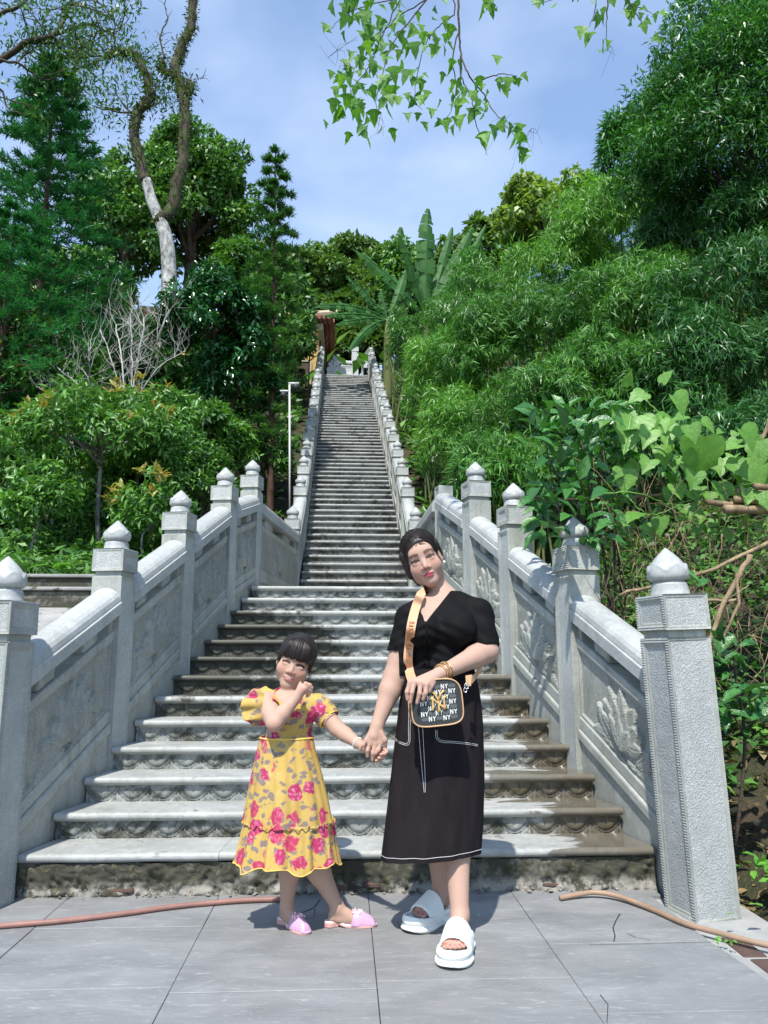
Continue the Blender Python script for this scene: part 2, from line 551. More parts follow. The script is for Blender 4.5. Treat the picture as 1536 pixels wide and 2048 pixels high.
def slab(mb, x0f, x0b, x1f, x1b, y, z, depth, th, rng, nseg=6):
    prof = nose_profile(depth, th)
    rows = []
    off = [rng.uniform(-0.0025, 0.0025) for _ in range(nseg + 1)]
    for s in range(nseg + 1):
        t = s / nseg
        row = []
        for (py, pz) in prof:
            q = py / depth
            xa = x0f + (x0b - x0f) * q; xb = x1f + (x1b - x1f) * q
            row.append((xa + (xb - xa) * t, y + py + (off[s] if py < 0.05 else 0), z + pz + off[s] * 0.4 * (py < 0.05)))
        rows.append(row)
    mb.grid(np.array(rows), flip=True)
    n = len(prof)
    mb.add(rows[0], [tuple(range(n))]); mb.add(rows[-1], [tuple(range(n - 1, -1, -1))])


def petal_h(u, v):
    """carved lotus-petal border; u in -1..1 across one petal, v 0 (top) .. 1 (bottom)"""
    s = np.abs(u) ** 1.9 * (0.75 + 0.25 * v) + v ** 1.7 * 0.92
    h = -0.016 * np.exp(-((s - 0.93) / 0.065) ** 2) - 0.012 * np.exp(-((s - 0.68) / 0.06) ** 2) + 0.006 * np.exp(-((s - 0.81) / 0.05) ** 2)
    h += 0.006 * np.clip(0.66 - s, 0, 0.3) / 0.3
    h += -0.005 * np.exp(-(u / 0.05) ** 2) * (s < 0.35)
    u2 = 1 - np.abs(u)
    s2 = u2 ** 1.5 * 2.2 + (1 - v) ** 1.2 * 0.0
    h += np.where(s > 1.0, 0.003 - 0.012 * np.exp(-((u2 - 0.16 * v) / 0.05) ** 2), 0)
    return h


low = empty('lower_staircase', (0, Y1, 0), 'wide lower flight of grey stone steps with petal-carved risers and wet right side', 'staircase')
srng = random.Random(3)
for k in range(NLOW):
    y, z = Y1 + TREAD * k, Z1 + RISE * k
    hw_f, hw_b = inner(y) - 0.006, inner(y + TREAD) - 0.006
    depth = TREAD + 0.055 if k < NLOW - 1 else 0.45
    hb = hw_f + (hw_b - hw_f) * depth / TREAD
    cuts = [-1, srng.uniform(-0.42, -0.28), srng.uniform(0.25, 0.45), 1]
    for a, b in zip(cuts[:-1], cuts[1:]):
        mb = MB()
        slab(mb, a * hw_f + 0.001, a * hb + 0.001, b * hw_f - 0.001, b * hb - 0.001, y + srng.uniform(-.002, .002), z, depth, 0.047, srng)
        mb.build('tread_slab', M_TREAD, low)
    # riser with carved petals (the lowest is a rough plinth)
    zt, zb = z - 0.047, (0.0 if k == 0 else z - RISE)
    W = hw_f - 0.004
    if k == 0:
        nu, nv = 330, 22
        xs = np.linspace(-W, W, nu); vs = np.linspace(0, 1, nv)
        Xg, Vg = np.meshgrid(xs, vs, indexing='ij')
        def vn(cx, cy):                                             # smooth value noise
            gr = RNG.random((cx + 2, cy + 2)); fx = np.linspace(0, cx, nu); fy = np.linspace(0, cy, nv)
            ix, iy = fx.astype(int), fy.astype(int); tx, ty = (fx - ix)[:, None], (fy - iy)[None, :]
            tx, ty = tx * tx * (3 - 2 * tx), ty * ty * (3 - 2 * ty)
            return (gr[np.ix_(ix, iy)] * (1 - tx) + gr[np.ix_(ix + 1, iy)] * tx) * (1 - ty) + (gr[np.ix_(ix, iy + 1)] * (1 - tx) + gr[np.ix_(ix + 1, iy + 1)] * tx) * ty
        n_a, n_b, n_c = vn(34, 2), vn(120, 6), vn(300, 20)
        ragged = 0.55 + 0.7 * (vn(150, 1) - 0.5)                      # lower edge of the render coat
        dep = -(0.020 * n_a + 0.014 * n_b + 0.010 * n_c) + 0.012 * np.clip((Vg - ragged) * 9, 0, 1) * n_c * 2 - 0.016 * np.clip((Vg - .70) * 5, 0, 1) * n_b * n_c * 3
        Yg = y + 0.040 + np.clip(dep, -0.035, 0.03)
        mb = MB(); mb.grid(np.stack([Xg, Yg, zt + (zb - 0.01 - zt) * Vg], -1))
        mb.build('plinth', M_PLINTH, low, smooth=True)
        brk = random.Random(8)
        for bx in (-1.08, -0.02, 0.14, 1.05):        # bricks bared where the render has fallen off
            q = MB(); q.box((bx, y + 0.052, 0.030 + brk.uniform(-.012, .012)), (brk.uniform(.06, .12), 0.07, brk.uniform(.018, .03)), rz=brk.uniform(-.08, .08))
            bevel(q.build('plinth_brick', M_BRICK, low), 0.005, 1)
    else:
        npet = max(6, int(round(2 * W / 0.172)))
        nu, nv = npet * 22 + 1, 13
        xs = np.linspace(-W, W, nu); vs = np.linspace(0, 1, nv)
        Xg, Vg = np.meshgrid(xs, vs, indexing='ij')
        ph = (Xg + W) / (2 * W) * npet
        U = (ph - np.floor(ph)) * 2 - 1
        Hh = petal_h(U, Vg)
        Yg = y + 0.042 - Hh
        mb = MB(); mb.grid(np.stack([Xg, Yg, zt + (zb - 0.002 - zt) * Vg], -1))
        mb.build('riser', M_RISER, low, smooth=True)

rub = MB(); rr_ = np.random.default_rng(6)
for i in range(150):                                              # crumbled mortar along the foot of the plinth
    x = rr_.uniform(-1.5, 1.5); r_ = rr_.uniform(.004, .015)
    q = np.array([x, Y1 + .030 - rr_.random() ** 2 * .05, r_ * .6])
    d = unit_(rr_.normal(size=(6, 3))) * r_ * rr_.uniform(.7, 1.2, (6, 1))
    rub.add(list(q + np.array([[1, 0, 0], [-1, 0, 0], [0, 1, 0], [0, -1, 0], [0, 0, .7], [0, 0, -.7]]) * r_ + d * .3), [(0, 2, 4), (2, 1, 4), (1, 3, 4), (3, 0, 4), (2, 0, 5), (1, 2, 5), (3, 1, 5), (0, 3, 5)])
tag(rub.build('rubble', M_LIME, low), kind='stuff')

# landing between the flights
lb = MB()
LY0, LY1, LZ = Y1 + TREAD * 12 + 0.45, 10.05, Z1 + RISE * 12
lb.add([(-inner(LY0) + .01, LY0, LZ), (inner(LY0) - .01, LY0, LZ), (UPW + up_c(LY1) + .05, LY1, LZ), (-UPW + up_c(LY1) - .05, LY1, LZ)], [(0, 1, 2, 3)])
tag(lb.build('landing_pavement', M_TREADU), kind='structure')

upf = empty('upper_staircase', (0.1, UY0, LZ), 'long steep upper flight of narrow grey stone steps climbing the hill', 'staircase')
for k in range(NUP):
    y, z = UY0 + UT * k, UZ0 + UR * k + 0.0
    c = up_c(y)
    w = UPW - 0.004
    mb = MB()
    slab(mb, c - w, c - w, c + w, c + w, y, z, UT + 0.05, 0.036, srng, nseg=4)
    mb.build('tread_slab', M_TREADU, upf)
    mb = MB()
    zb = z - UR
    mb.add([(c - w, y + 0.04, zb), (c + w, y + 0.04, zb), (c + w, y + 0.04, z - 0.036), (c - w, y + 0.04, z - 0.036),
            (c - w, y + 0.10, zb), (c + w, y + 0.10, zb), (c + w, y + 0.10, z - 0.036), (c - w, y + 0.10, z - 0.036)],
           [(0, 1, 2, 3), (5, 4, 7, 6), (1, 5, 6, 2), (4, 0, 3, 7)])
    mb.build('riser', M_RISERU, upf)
UTOP_Y, UTOP_Z = UY0 + UT * (NUP - 1), UZ0 + UR * (NUP - 1)

# ================================================================== balustrades
def finial_mesh(name, mat):
    """lotus-bud finial, unit: base at 0, height 1, radius about 0.42"""
    prof = [(0.400, 0.00), (0.405, 0.02), (0.385, 0.09), (0.375, 0.18), (0.370, 0.235), (0.345, 0.268), (0.315, 0.285), (0.318, 0.300),
            (0.365, 0.318), (0.402, 0.355), (0.418, 0.41), (0.415, 0.48), (0.398, 0.55), (0.372, 0.61), (0.338, 0.665), (0.315, 0.69), (0.290, 0.725),
            (0.258, 0.765), (0.215, 0.81), (0.165, 0.86), (0.110, 0.91), (0.06, 0.955), (0.02, 0.99), (0.0, 1.0)]
    # refine
    rr = np.array([p[0] for p in prof]); zz = np.array([p[1] for p in prof])
    t = np.linspace(0, len(prof) - 1, 64)
    rad = np.interp(t, np.arange(len(prof)), rr); zed = np.interp(t, np.arange(len(prof)), zz)
    ns = 56
    th = np.linspace(0, 2 * math.pi, ns, endpoint=False)
    T, Z = np.meshgrid(th, zed, indexing='ij')
    Rd = np.repeat(rad[None, :], ns, 0)
    n = 6
    ph = (T * n / (2 * math.pi)) % 1.0 * 2 - 1
    tip = 0.50 + 0.155 * (1 - np.abs(ph) ** 1.5)                  # upper rim of the outer petals
    onbud = Z > 0.30
    d = tip - Z
    outer = onbud & (d > 0)
    Rd = Rd + np.where(outer, 0.020 + 0.030 * np.exp(-(d / 0.05) ** 2), 0)
    Rd = Rd - np.where(outer, 0.016 * np.exp(-((1 - np.abs(ph)) / 0.10) ** 2), 0)
    ph2 = ((T + math.pi / n) * n / (2 * math.pi)) % 1.0 * 2 - 1
    Rd = Rd - np.where(onbud & ~outer, 0.014 * np.exp(-((1 - np.abs(ph2)) / 0.12) ** 2) * (Z < 0.93), 0)
    base = Z < 0.26
    Rd = Rd + np.where(base, 0.012 * np.abs(np.sin(T * 4)) * np.clip((0.25 - Z) / 0.2, 0, 1), 0)
    Rd = np.clip(Rd, 0.0005, None)
    mb = MB(); mb.grid(np.stack([Rd * np.cos(T), Rd * np.sin(T), Z], -1), close_u=True)
    return mb.mesh(name, mat, smooth=True)


FINIAL = finial_mesh('finial', M_RAIL)
FINIALP = finial_mesh('pale_finial', M_PALE)


def inset_box(name, w, h, mats, sides=(0, 1, 2, 3), band=0.032, top_band=0.03, rec=0.006, taper=1.0):
    """square stone block, origin at the base; chosen sides get a chiselled border and a recessed pitted panel. mats: plain, chiselled, pitted"""
    bm = bmesh.new()
    x = w / 2
    v = [bm.verts.new(p) for p in ((-x, -x, 0), (x, -x, 0), (x, x, 0), (-x, x, 0), (-x * taper, -x * taper, h), (x * taper, -x * taper, h), (x * taper, x * taper, h), (-x * taper, x * taper, h))]
    bm.faces.new((v[3], v[2], v[1], v[0])); bm.faces.new((v[4], v[5], v[6], v[7]))
    sf = []
    for i in range(4):
        f = bm.faces.new((v[i], v[(i + 1) % 4], v[4 + (i + 1) % 4], v[4 + i]))
        sf.append(f)
    for i, f in enumerate(sf):
        if i not in sides: continue
        f.material_index = 1
        r = bmesh.ops.inset_individual(bm, faces=[f], thickness=band, depth=0.0)
        for q in r['faces']: q.material_index = 1
        f.material_index = 0
        r = bmesh.ops.inset_individual(bm, faces=[f], thickness=0.009, depth=-rec)
        for q in r['faces']: q.material_index = 0
        r = bmesh.ops.inset_individual(bm, faces=[f], thickness=0.012, depth=0.0)
        for q in r['faces']: q.material_index = 0
        r = bmesh.ops.inset_individual(bm, faces=[f], thickness=0.006, depth=-rec * 0.7)
        for q in r['faces']: q.material_index = 0
        f.material_index = 2
    me = bpy.data.meshes.new(name)
    bm.to_mesh(me); bm.free()
    for m in mats: me.materials.append(m)
    return me


def make_post(root, x, y, zb, zt, w, rz, newel=False, capped=True, pale=False):
    """shaft (> cap_block, finial). zt is the tip of the finial"""
    fh = w * (1.02 if newel else 0.98); ch = w * 0.72; nk = 0.035
    plain = M_PALE if pale else M_STONE
    mats = [plain, M_PALE if pale else M_CHIS, M_PALE if pale else M_PIT]
    sh = zt - fh - ch - nk - zb if capped else zt - zb
    me = inset_box('post', w, sh, mats, sides=(0, 1, 2, 3) if newel else (1, 3), band=0.034 if newel else 0.028)
    p = link('post', me, root)
    p.matrix_parent_inverse = Matrix.Translation(-Vector(root.location))
    p.location = (x, y, zb); p.rotation_euler = (0, 0, rz)
    bevel(p, 0.005, 2)
    if capped:
        mb = MB(); mb.box((0, 0, sh + nk / 2), (w * 0.86, w * 0.86, nk + 0.002))
        n_ = mb.build('neck', plain, p, world_coords=False)
        cb = link('cap_block', inset_box('cap_block', w * 1.05, ch, mats, band=0.026 if newel else w * .22, rec=0.005, taper=0.985), p, False)
        cb.location = (0, 0, sh + nk); bevel(cb, 0.005, 2)
        f = link('finial', FINIALP if pale else FINIAL, p, False)
        f.location = (0, 0, sh + nk + ch - 0.001); f.scale = (w * 0.98, w * 0.98, fh)
        f.rotation_euler = (0, 0, (x * 37.1 + y * 11.7) % 6.28)
    return p


def lotus_height(U, V, A, seed):
    """relief of a lotus with leaves; U 0..A along the panel, V 0..1 up. result in metres"""
    rng = random.Random(seed)
    H = np.zeros_like(U)
    def petal(bx, by, ang, L, W, hh, veins=5, curl=0.0):
        nonlocal H
        ca, sa = math.cos(ang), math.sin(ang)
        du, dv = U - bx, V - by
        a = (du * ca + dv * sa) / L
        b = (-du * sa + dv * ca) / W
        b = b - curl * (a - 0.2) ** 2
        wid = np.clip(np.sin(np.clip(a, 0, 1) * math.pi) ** 0.75 * (1 - 0.25 * a), 0, None)
        inside = (a > 0) & (a < 1) & (np.abs(b) < wid)
        q = np.clip(1 - (np.abs(b) / np.maximum(wid, 1e-4)) ** 2.2, 0, 1)
        h = 2.1 * hh * (0.42 + 0.58 * q ** 0.5) - 0.003 * (np.abs(np.sin(b / np.maximum(wid, .15) * veins)) < 0.30)
        edge_d = np.maximum(wid - np.abs(b), 0)
        h = h - 0.009 * (edge_d < 0.07)
        H = np.where(inside & (h > H - 0.004), np.maximum(h, H * 0.35 + h * 0.65), H)
    cx, cy = A * 0.52, 0.26
    # curling leaves and stems on both sides
    petal(cx - 0.06, 0.10, R(186), 0.80, 0.20, 0.009, 9, 0.45)
    petal(cx + 0.06, 0.10, R(-4), 0.80, 0.20, 0.009, 9, -0.45)
    petal(cx - 0.30, 0.14, R(140), 0.46, 0.16, 0.011, 7, -0.35)
    petal(cx + 0.30, 0.14, R(40), 0.46, 0.16, 0.011, 7, 0.35)
    petal(cx - 0.10, 0.10, R(206), 0.55, 0.13, 0.012, 6, -0.3)
    petal(cx + 0.10, 0.10, R(-24), 0.55, 0.13, 0.012, 6, 0.3)
    # back row, then front rows of broad pointed petals
    for ang, L in ((146, 0.58), (118, 0.66), (90, 0.70), (62, 0.66), (34, 0.58)):
        petal(cx, cy, R(ang), L, 0.185, 0.011, 4)
    for ang, L in ((160, 0.52), (132, 0.54), (104, 0.55), (76, 0.55), (48, 0.54), (20, 0.52)):
        petal(cx, cy - 0.04, R(ang), L, 0.165, 0.015, 4, 0.15 * math.cos(R(ang)))
    for ang, L in ((124, 0.42), (90, 0.44), (56, 0.42)):
        petal(cx, cy - 0.10, R(ang), L, 0.165, 0.020, 4)
    # seed head dots
    for k in range(9):
        du, dv = cx - 0.09 + 0.09 * (k % 3) + 0.02 * (k // 3), cy + 0.36 + 0.07 * (k // 3)
        H = np.maximum(H, 0.020 * (((U - du) ** 2 + (V - dv) ** 2) < 0.022 ** 2))
    return H


def seg_piece(mb, p0, p1, za, zb, lo, hi, th, off=0.0, u0=0.0, u1=1.0):
    """sheared bar between two plan points; z from line za..zb plus lo..hi; th = thickness across"""
    p0, p1 = np.array(p0), np.array(p1)
    d = (p1 - p0); L = np.linalg.norm(d); d = d / L; n = np.array([-d[1], d[0]])
    a, b = p0 + d * L * u0, p0 + d * L * u1
    z0, z1 = za + (zb - za) * u0, za + (zb - za) * u1
    vs = []
    for (p, z) in ((a, z0), (b, z1)):
        for (s, h) in ((-1, lo), (1, lo), (1, hi), (-1, hi)):
            q = p + n * (off + s * th / 2); vs.append((q[0], q[1], z + h))
    mb.add(vs, [(0, 1, 2, 3), (7, 6, 5, 4), (0, 4, 5, 1), (1, 5, 6, 2), (2, 6, 7, 3), (3, 7, 4, 0)])


def handrail(root, p0, p1, za, zb, lo, hi, w, mat):
    p0, p1 = np.array(p0), np.array(p1)
    d = (p1 - p0); L = np.linalg.norm(d); d = d / L; n = np.array([-d[1], d[0]])
    prof = [(-w / 2, lo), (-w / 2, lo + (hi - lo) * .42), (-w * .46, lo + (hi - lo) * .46), (-w * .46, lo + (hi - lo) * .52)]
    for a in range(180, -1, -18):
        prof.append((w * .455 * math.cos(R(a)), lo + (hi - lo) * .55 + (hi - lo) * .45 * math.sin(R(a))))
    prof += [(w * .46, lo + (hi - lo) * .52), (w * .46, lo + (hi - lo) * .46), (w / 2, lo + (hi - lo) * .42), (w / 2, lo)]
    rows = []
    for s in np.linspace(0, 1, 9):
        p = p0 + d * L * s; z = za + (zb - za) * s
        rows.append([(p[0] + n[0] * a, p[1] + n[1] * a, z + b) for a, b in prof])
    mb = MB(); mb.grid(np.array(rows), close_v=True)
    k = len(prof)
    mb.add(rows[0], [tuple(range(k))]); mb.add(rows[-1], [tuple(range(k - 1, -1, -1))])
    return mb.build('handrail', mat, root)


def bal_segment(root, p0, p1, za, zb, side, dims=(0.10, 0.22, 0.64, 0.70, 0.80, 0.965), res=0.0085, seed=1, skirt=0.55, railw=0.215, pale=False, relief=True):
    """one bay between two posts. side = +1/-1: which way (along the left normal) the stairs lie. dims above the nosing line."""
    b0, b1, m0, m1, h0, h1 = dims
    sm = M_PALE if pale else M_STONE
    mb = MB(); seg_piece(mb, p0, p1, za, zb, -skirt, b0 - 0.02, 0.15); mb.build('base_course', sm, root)
    mb = MB(); seg_piece(mb, p0, p1, za, zb, b0 - 0.02, b0 + 0.045, 0.185); bevel(mb.build('bottom_rail', sm, root), 0.012, 2)
    mb = MB(); seg_piece(mb, p0, p1, za, zb, b0 + 0.045, b1, 0.155); bevel(mb.build('bottom_rail', sm, root), 0.008, 2)
    mb = MB(); seg_piece(mb, p0, p1, za, zb, m0, m1, 0.15); bevel(mb.build('middle_rail', sm, root), 0.008, 2)
    for u in (0.25, 0.72):                                        # cloud-shaped spacer blocks in the gap
        mb = MB(); seg_piece(mb, p0, p1, za, zb, m1, h0, 0.12, 0, u - 0.085, u + 0.085)
        o = mb.build('spacer_block', sm, root); bevel(o, 0.015, 2)
    for u in (0.0, 1.0):
        mb = MB(); seg_piece(mb, p0, p1, za, zb, m1, h0, 0.12, 0, max(0, u - 0.05), min(1, u + 0.05))
        mb.build('spacer_block', sm, root)
    handrail(root, p0, p1, za, zb, h0, h1, railw, M_PALE if pale else M_RAIL)
    # carved panel
    p0, p1 = np.array(p0), np.array(p1)
    d = (p1 - p0); L = np.linalg.norm(d); d = d / L; n = np.array([-d[1], d[0]])
    hgt = m0 - b1
    nu, nv = max(6, int(L / res)), max(5, int(hgt / res))
    us, vs = np.linspace(0, 1, nu), np.linspace(0, 1, nv)
    U, V = np.meshgrid(us, vs, indexing='ij')
    A = L / hgt
    H = lotus_height(U * A, V, A, seed) if relief else np.zeros_like(U)
    eu = np.minimum(U, 1 - U) * A; ev = np.minimum(V, 1 - V)
    fr = (np.minimum(eu, ev) < 0.045)
    H = np.where(fr, 0.016, H)
    zl = za + (zb - za) * U + b1 + hgt * V
    mb = MB()
    t0 = 0.052
    for s in (1, -1):
        off = s * (t0 + (H if s == side else 0.0))
        P = np.stack([p0[0] + d[0] * L * U + n[0] * off, p0[1] + d[1] * L * U + n[1] * off, zl], -1)
        if s == side: mb.grid(P, flip=(s == 1))
        else: mb.grid(P[[0, -1]][:, [0, -1]], flip=(s == 1))
    mb.build('carved_panel', [M_PALE] if pale else [M_PANEL], root, smooth=False)


M_PANEL = stone('panel_stone', (0.225, 0.235, 0.205), (0.40, 0.41, 0.37), pit=0.28, grime=0.6)


def nos_low(y): return Z1 + RISE * (min(y, Y1 + TREAD * 12) - Y1) / TREAD if y < Y1 + TREAD * 12 else LZ


def nos_up(y): return UZ0 + UR * (y - UY0) / UT


LOWP = {-1: [(3.94, 1.645, .225), (5.03, 2.02, .200), (6.00, 2.435, .195), (6.97, 2.86, .19), (7.92, 3.18, .185)],
        1: [(3.76, 1.685, .235), (4.95, 2.06, .215), (5.90, 2.50, .205), (6.72, 2.88, .20), (7.70, 2.86, .15)]}
for side, nm in ((-1, 'left'), (1, 'right')):
    root = empty('balustrade', (side * 1.5, 4.0, 0),
                 {-1: 'shaded carved stone balustrade with lotus panels on the left of the lower steps',
                  1: 'sunlit carved stone balustrade with lotus panels on the right of the lower steps'}[side], 'balustrade', 'stone balustrades of the stairway')
    ps = LOWP[side]
    ang = math.atan2(0.67, 3.48) * side
    cen = lambda y: side * (inner(y) + 0.088) - (0.045 if side == 1 and y < 3.8 else 0)
    for i, (y, zt, w) in enumerate(ps):
        zb = -0.03 if i == 0 else nos_low(y) - 0.42
        po = make_post(root, cen(y) + (-0.025 if side == 1 and i == 0 else 0), y, zb, zt, w, ang, newel=(i == 0), capped=not (side == 1 and i == 4))
        if side == 1 and i == 0: po.rotation_euler = (0, R(-2.2), ang)
        if i:
            y0, w0 = ps[i - 1][0] + ps[i - 1][2] * .45, None
            y1 = y - w * .45
            bal_segment(root, (cen(y0), y0), (cen(y1), y1), nos_low(y0), nos_low(y1), side=(-1 if side == 1 else 1) * -1 * -1 if False else (1 if side == 1 else -1), seed=i * 7 + side, skirt=0.62 if i < 2 else 0.5)
    # landing bay to the foot of the upper flight
    y0, y1 = ps[-1][0] + .1, 10.12
    c1 = up_c(10.2) + side * (UPW + 0.10)
    bal_segment(root, (cen(y0), y0), (c1, y1), LZ, LZ, side=(1 if side == 1 else -1), seed=50 + side, res=0.02)

UDIM = (0.05, 0.14, 0.44, 0.49, 0.56, 0.70)
for side in (-1, 1):
    root = empty('balustrade', (up_c(10.2) + side * .85, 10.2, LZ),
                 {-1: 'long narrow stone balustrade climbing the left side of the upper steps',
                  1: 'long narrow stone balustrade climbing the right side of the upper steps'}[side], 'balustrade', 'stone balustrades of the stairway')
    ys = [10.22, 11.68] + [11.68 + 0.963 * k for k in range(1, 14)]
    pc = lambda y: up_c(y) + side * (UPW + 0.10)
    for i, y in enumerate(ys):
        zt = 3.14 if i == 0 else nos_up(y) + 1.01
        w = 0.195
        make_post(root, pc(y), y, (LZ - .2) if i == 0 else nos_up(y) - 0.35, zt, w, 0.0)
        if i:
            y0, y1 = ys[i - 1] + .09, y - .09
            bal_segment(root, (pc(y0), y0), (pc(y1), y1), nos_up(y0), nos_up(y1), side=(1 if side == 1 else -1), dims=UDIM, res=0.022 if i < 5 else 0.05, seed=i, skirt=0.4, railw=0.19, relief=i < 6)

# last short flight at the top, turning left, with pale new stone
topf = empty('top_staircase', (0, 25.6, UTOP_Z), 'short pale stone steps at the very top of the stairway', 'staircase')
TZ = UTOP_Z
mb = MB(); mb.box((-0.05, UTOP_Y + 0.9, TZ - 0.10), (1.7, 1.7, 0.18)); mb.build('top_landing_slab', M_TREADU, topf)
for k in range(9):
    mb = MB(); slab(mb, -0.42 - 0.0 * k, -0.42, 0.66, 0.66, 25.9 + 0.26 * k, TZ + 0.145 * (k + 1), 0.30, 0.05, srng, nseg=2)
    mb.build('tread_slab', M_PALE, topf)
    mb = MB(); mb.box((0.12, 25.9 + 0.26 * k + 0.15, TZ + 0.145 * k + 0.045), (1.06, 0.2, 0.10)); mb.build('riser', M_RISERU, topf)
tb = empty('balustrade', (-0.5, 25.9, TZ), 'pale stone balustrade slanting up behind the top of the steps', 'balustrade', 'stone balustrades of the stairway')
tp = [(-0.62, 25.7, TZ + 0.95), (-0.60, 26.6, TZ + 1.5), (-0.52, 27.5, TZ + 2.0), (-0.40, 28.3, TZ + 2.35)]
for i, (x, y, zt) in enumerate(tp):
    make_post(tb, x, y, zt - 1.35, zt, 0.2, 0, pale=True)
    if i:
        q = tp[i - 1]
        bal_segment(tb, (q[0], q[1] + .1), (x, y - .1), q[2] - 1.0, zt - 1.0, 1, dims=UDIM, res=0.06, seed=i, skirt=0.4, railw=0.18, pale=True, relief=False)
tb2 = empty('balustrade', (0.3, 28.6, TZ + 1.3), 'pale stone balustrade facing down the stairs at the top landing', 'balustrade', 'stone balustrades of the stairway')
make_post(tb2, 0.28, 28.5, TZ + 0.8, TZ + 2.95, 0.25, 0.1, pale=True)
make_post(tb2, 0.62, 27.2, TZ + 0.2, TZ + 1.72, 0.2, 0.1, pale=True)
bal_segment(tb2, (-0.34, 28.45), (0.18, 28.5), TZ + 1.45, TZ + 1.45, -1, dims=UDIM, res=0.06, skirt=0.9, railw=0.18, pale=True, relief=False)
bal_segment(tb2, (0.64, 26.2), (0.62, 27.1), TZ + 0.55, TZ + 0.80, 1, dims=UDIM, res=0.06, skirt=0.6, railw=0.18, pale=True, relief=False)
# ================================================================== foliage tools
def leafmat(name, cols, rough=0.42, trans=0.34, spec=0.5, vary=0.5, vscale=0.7, per_object=False):
    """cols: list of leaf colours picked per leaf"""
    g = N(name)
    rnd = g.n('ShaderNodeObjectInfo').outputs['Random'] if per_object else g.geo.outputs['Random Per Island']
    cols = [tuple(min(.8, x * q) for x, q in zip(c, (1.26, 1.50, 1.18))) for c in cols]
    k = len(cols)
    c = g.ramp(rnd, [(i / max(1, k - 1), cols[i]) for i in range(k)])
    patch = g.ramp(g.noise(vscale, 3, 0.5), [(0.35, 0), (0.65, 1)])
    c = g.mix(g.math('MULTIPLY', patch, vary), c, tuple(x * 0.62 for x in cols[0]))
    nrm = None
    if per_object:                                                # single large leaves: midrib, side veins, blotches
        tc = g.n('ShaderNodeTexCoord').outputs['Object']
        lx, ly, lz = g.xyz(tc)
        ay = g.math('ABSOLUTE', ly)
        rib = g.ramp(ay, [(0.008, 1), (0.022, 0)])
        sv = g.math('FRACT', g.math('MULTIPLY', g.math('SUBTRACT', lx, g.math('MULTIPLY', ay, 0.85)), 7.0))
        sv = g.ramp(g.math('ABSOLUTE', g.math('SUBTRACT', sv, 0.5)), [(0.0, 1), (0.07, 0)])
        vn = g.math('MAXIMUM', rib, g.math('MULTIPLY', sv, 0.6))
        c = g.mix(g.math('MULTIPLY', vn, 0.40), c, tuple(min(.8, x * 1.7 + .03) for x in cols[-1]))
        bl = g.noise(4.5, 4, 0.6, vec=tc)
        c = g.mix(g.math('MULTIPLY', g.ramp(bl, [(0.42, 1), (0.6, 0)]), 0.45), c, tuple(x * .6 for x in cols[0]))
        nrm = g.bump(g.math('ADD', vn, g.math('MULTIPLY', bl, 3.0)), 0.5, 0.004)
    b = g.bsdf(c, rough, nrm, Specular_IOR_Level=spec)
    t = g.n('ShaderNodeBsdfTranslucent')
    g.put(t.inputs['Color'], g.mix(1.0, c, (1.25, 1.35, 0.55, 1), 'MULTIPLY'))
    m = g.n('ShaderNodeMixShader'); m.inputs[0].default_value = trans
    g.nt.links.new(b, m.inputs[1]); g.nt.links.new(t.outputs[0], m.inputs[2])
    return g.done(m.outputs[0])


def barkmat(name, a, b, scale=9, stretch=0.25, bump=0.7, patch=None):
    g = N(name)
    n1 = g.noise(scale, 5, 0.65, vec=g.vec(g.pos, (1, 1, stretch)))
    n2 = g.noise(scale * 4, 4, 0.6)
    c = g.mix(g.ramp(n1, [(0.35, 0), (0.65, 1)]), a, b)
    if patch:
        c = g.mix(g.ramp(g.noise(5, 5, 0.7, dist=0.5), [(0.5, 0), (0.56, 1)]), c, patch)
    return g.done(g.bsdf(c, 0.9, g.bump(g.math('ADD', n1, n2), bump, 0.02)))


T_BLADE = (np.array([(0, 0, 0), (.35, .5, .05), (1, 0, -.12), (.35, -.5, .05)]), np.array([(0, 1, 2, 3)]))
T_OVAL = (np.array([(0, 0, 0), (.22, .40, .07), (.62, .46, .05), (1, 0, -.14), (.62, -.46, .05), (.22, -.40, .07), (.5, 0, -.01)]),
          np.array([(0, 6, 2, 1), (6, 3, 2, 2), (0, 5, 4, 6), (6, 4, 3, 3)]))
T_NEEDLE = (np.array([(0, -.5, 0), (0, .5, 0), (1, .12, 0), (1, -.12, 0)]), np.array([(0, 3, 2, 1)]))
_h = [(0, 0), (-.10, .22), (-.06, .42), (.10, .54), (.32, .52), (.44, .42), (.58, .44), (.66, .28), (.84, .12), (1.0, 0)]
_hv = [(a, b, .10 * abs(b) - .10 * a * a) for a, b in _h] + [(a, -b, .10 * abs(b) - .10 * a * a) for a, b in _h[1:-1]] + [(.45, 0, -.03)]
T_HEART = (np.array(_hv), np.array([(18, i + 1, i, i) for i in range(9)] + [(18, 0, 10, 10)] + [(18, 10 + i, 11 + i, 11 + i) for i in range(7)] + [(18, 17, 9, 9)]))
_m = [(0, 0), (.02, .20), (.22, .52), (.36, .26), (.62, .22), (.80, .10), (1.0, 0)]
_mv = [(a, b, .12 * abs(b) - .12 * a * a) for a, b in _m] + [(a, -b, .12 * abs(b) - .12 * a * a) for a, b in _m[1:-1]] + [(.3, 0, -.02)]
T_LOBED = (np.array(_mv), np.array([(12, i + 1, i, i) for i in range(6)] + [(12, 0, 7, 7)] + [(12, 7 + i, 8 + i, 8 + i) for i in range(4)] + [(12, 11, 6, 6)]))


def unit(a):
    a = np.asarray(a, float)
    return a / (np.linalg.norm(a, axis=-1, keepdims=True) + 1e-9)


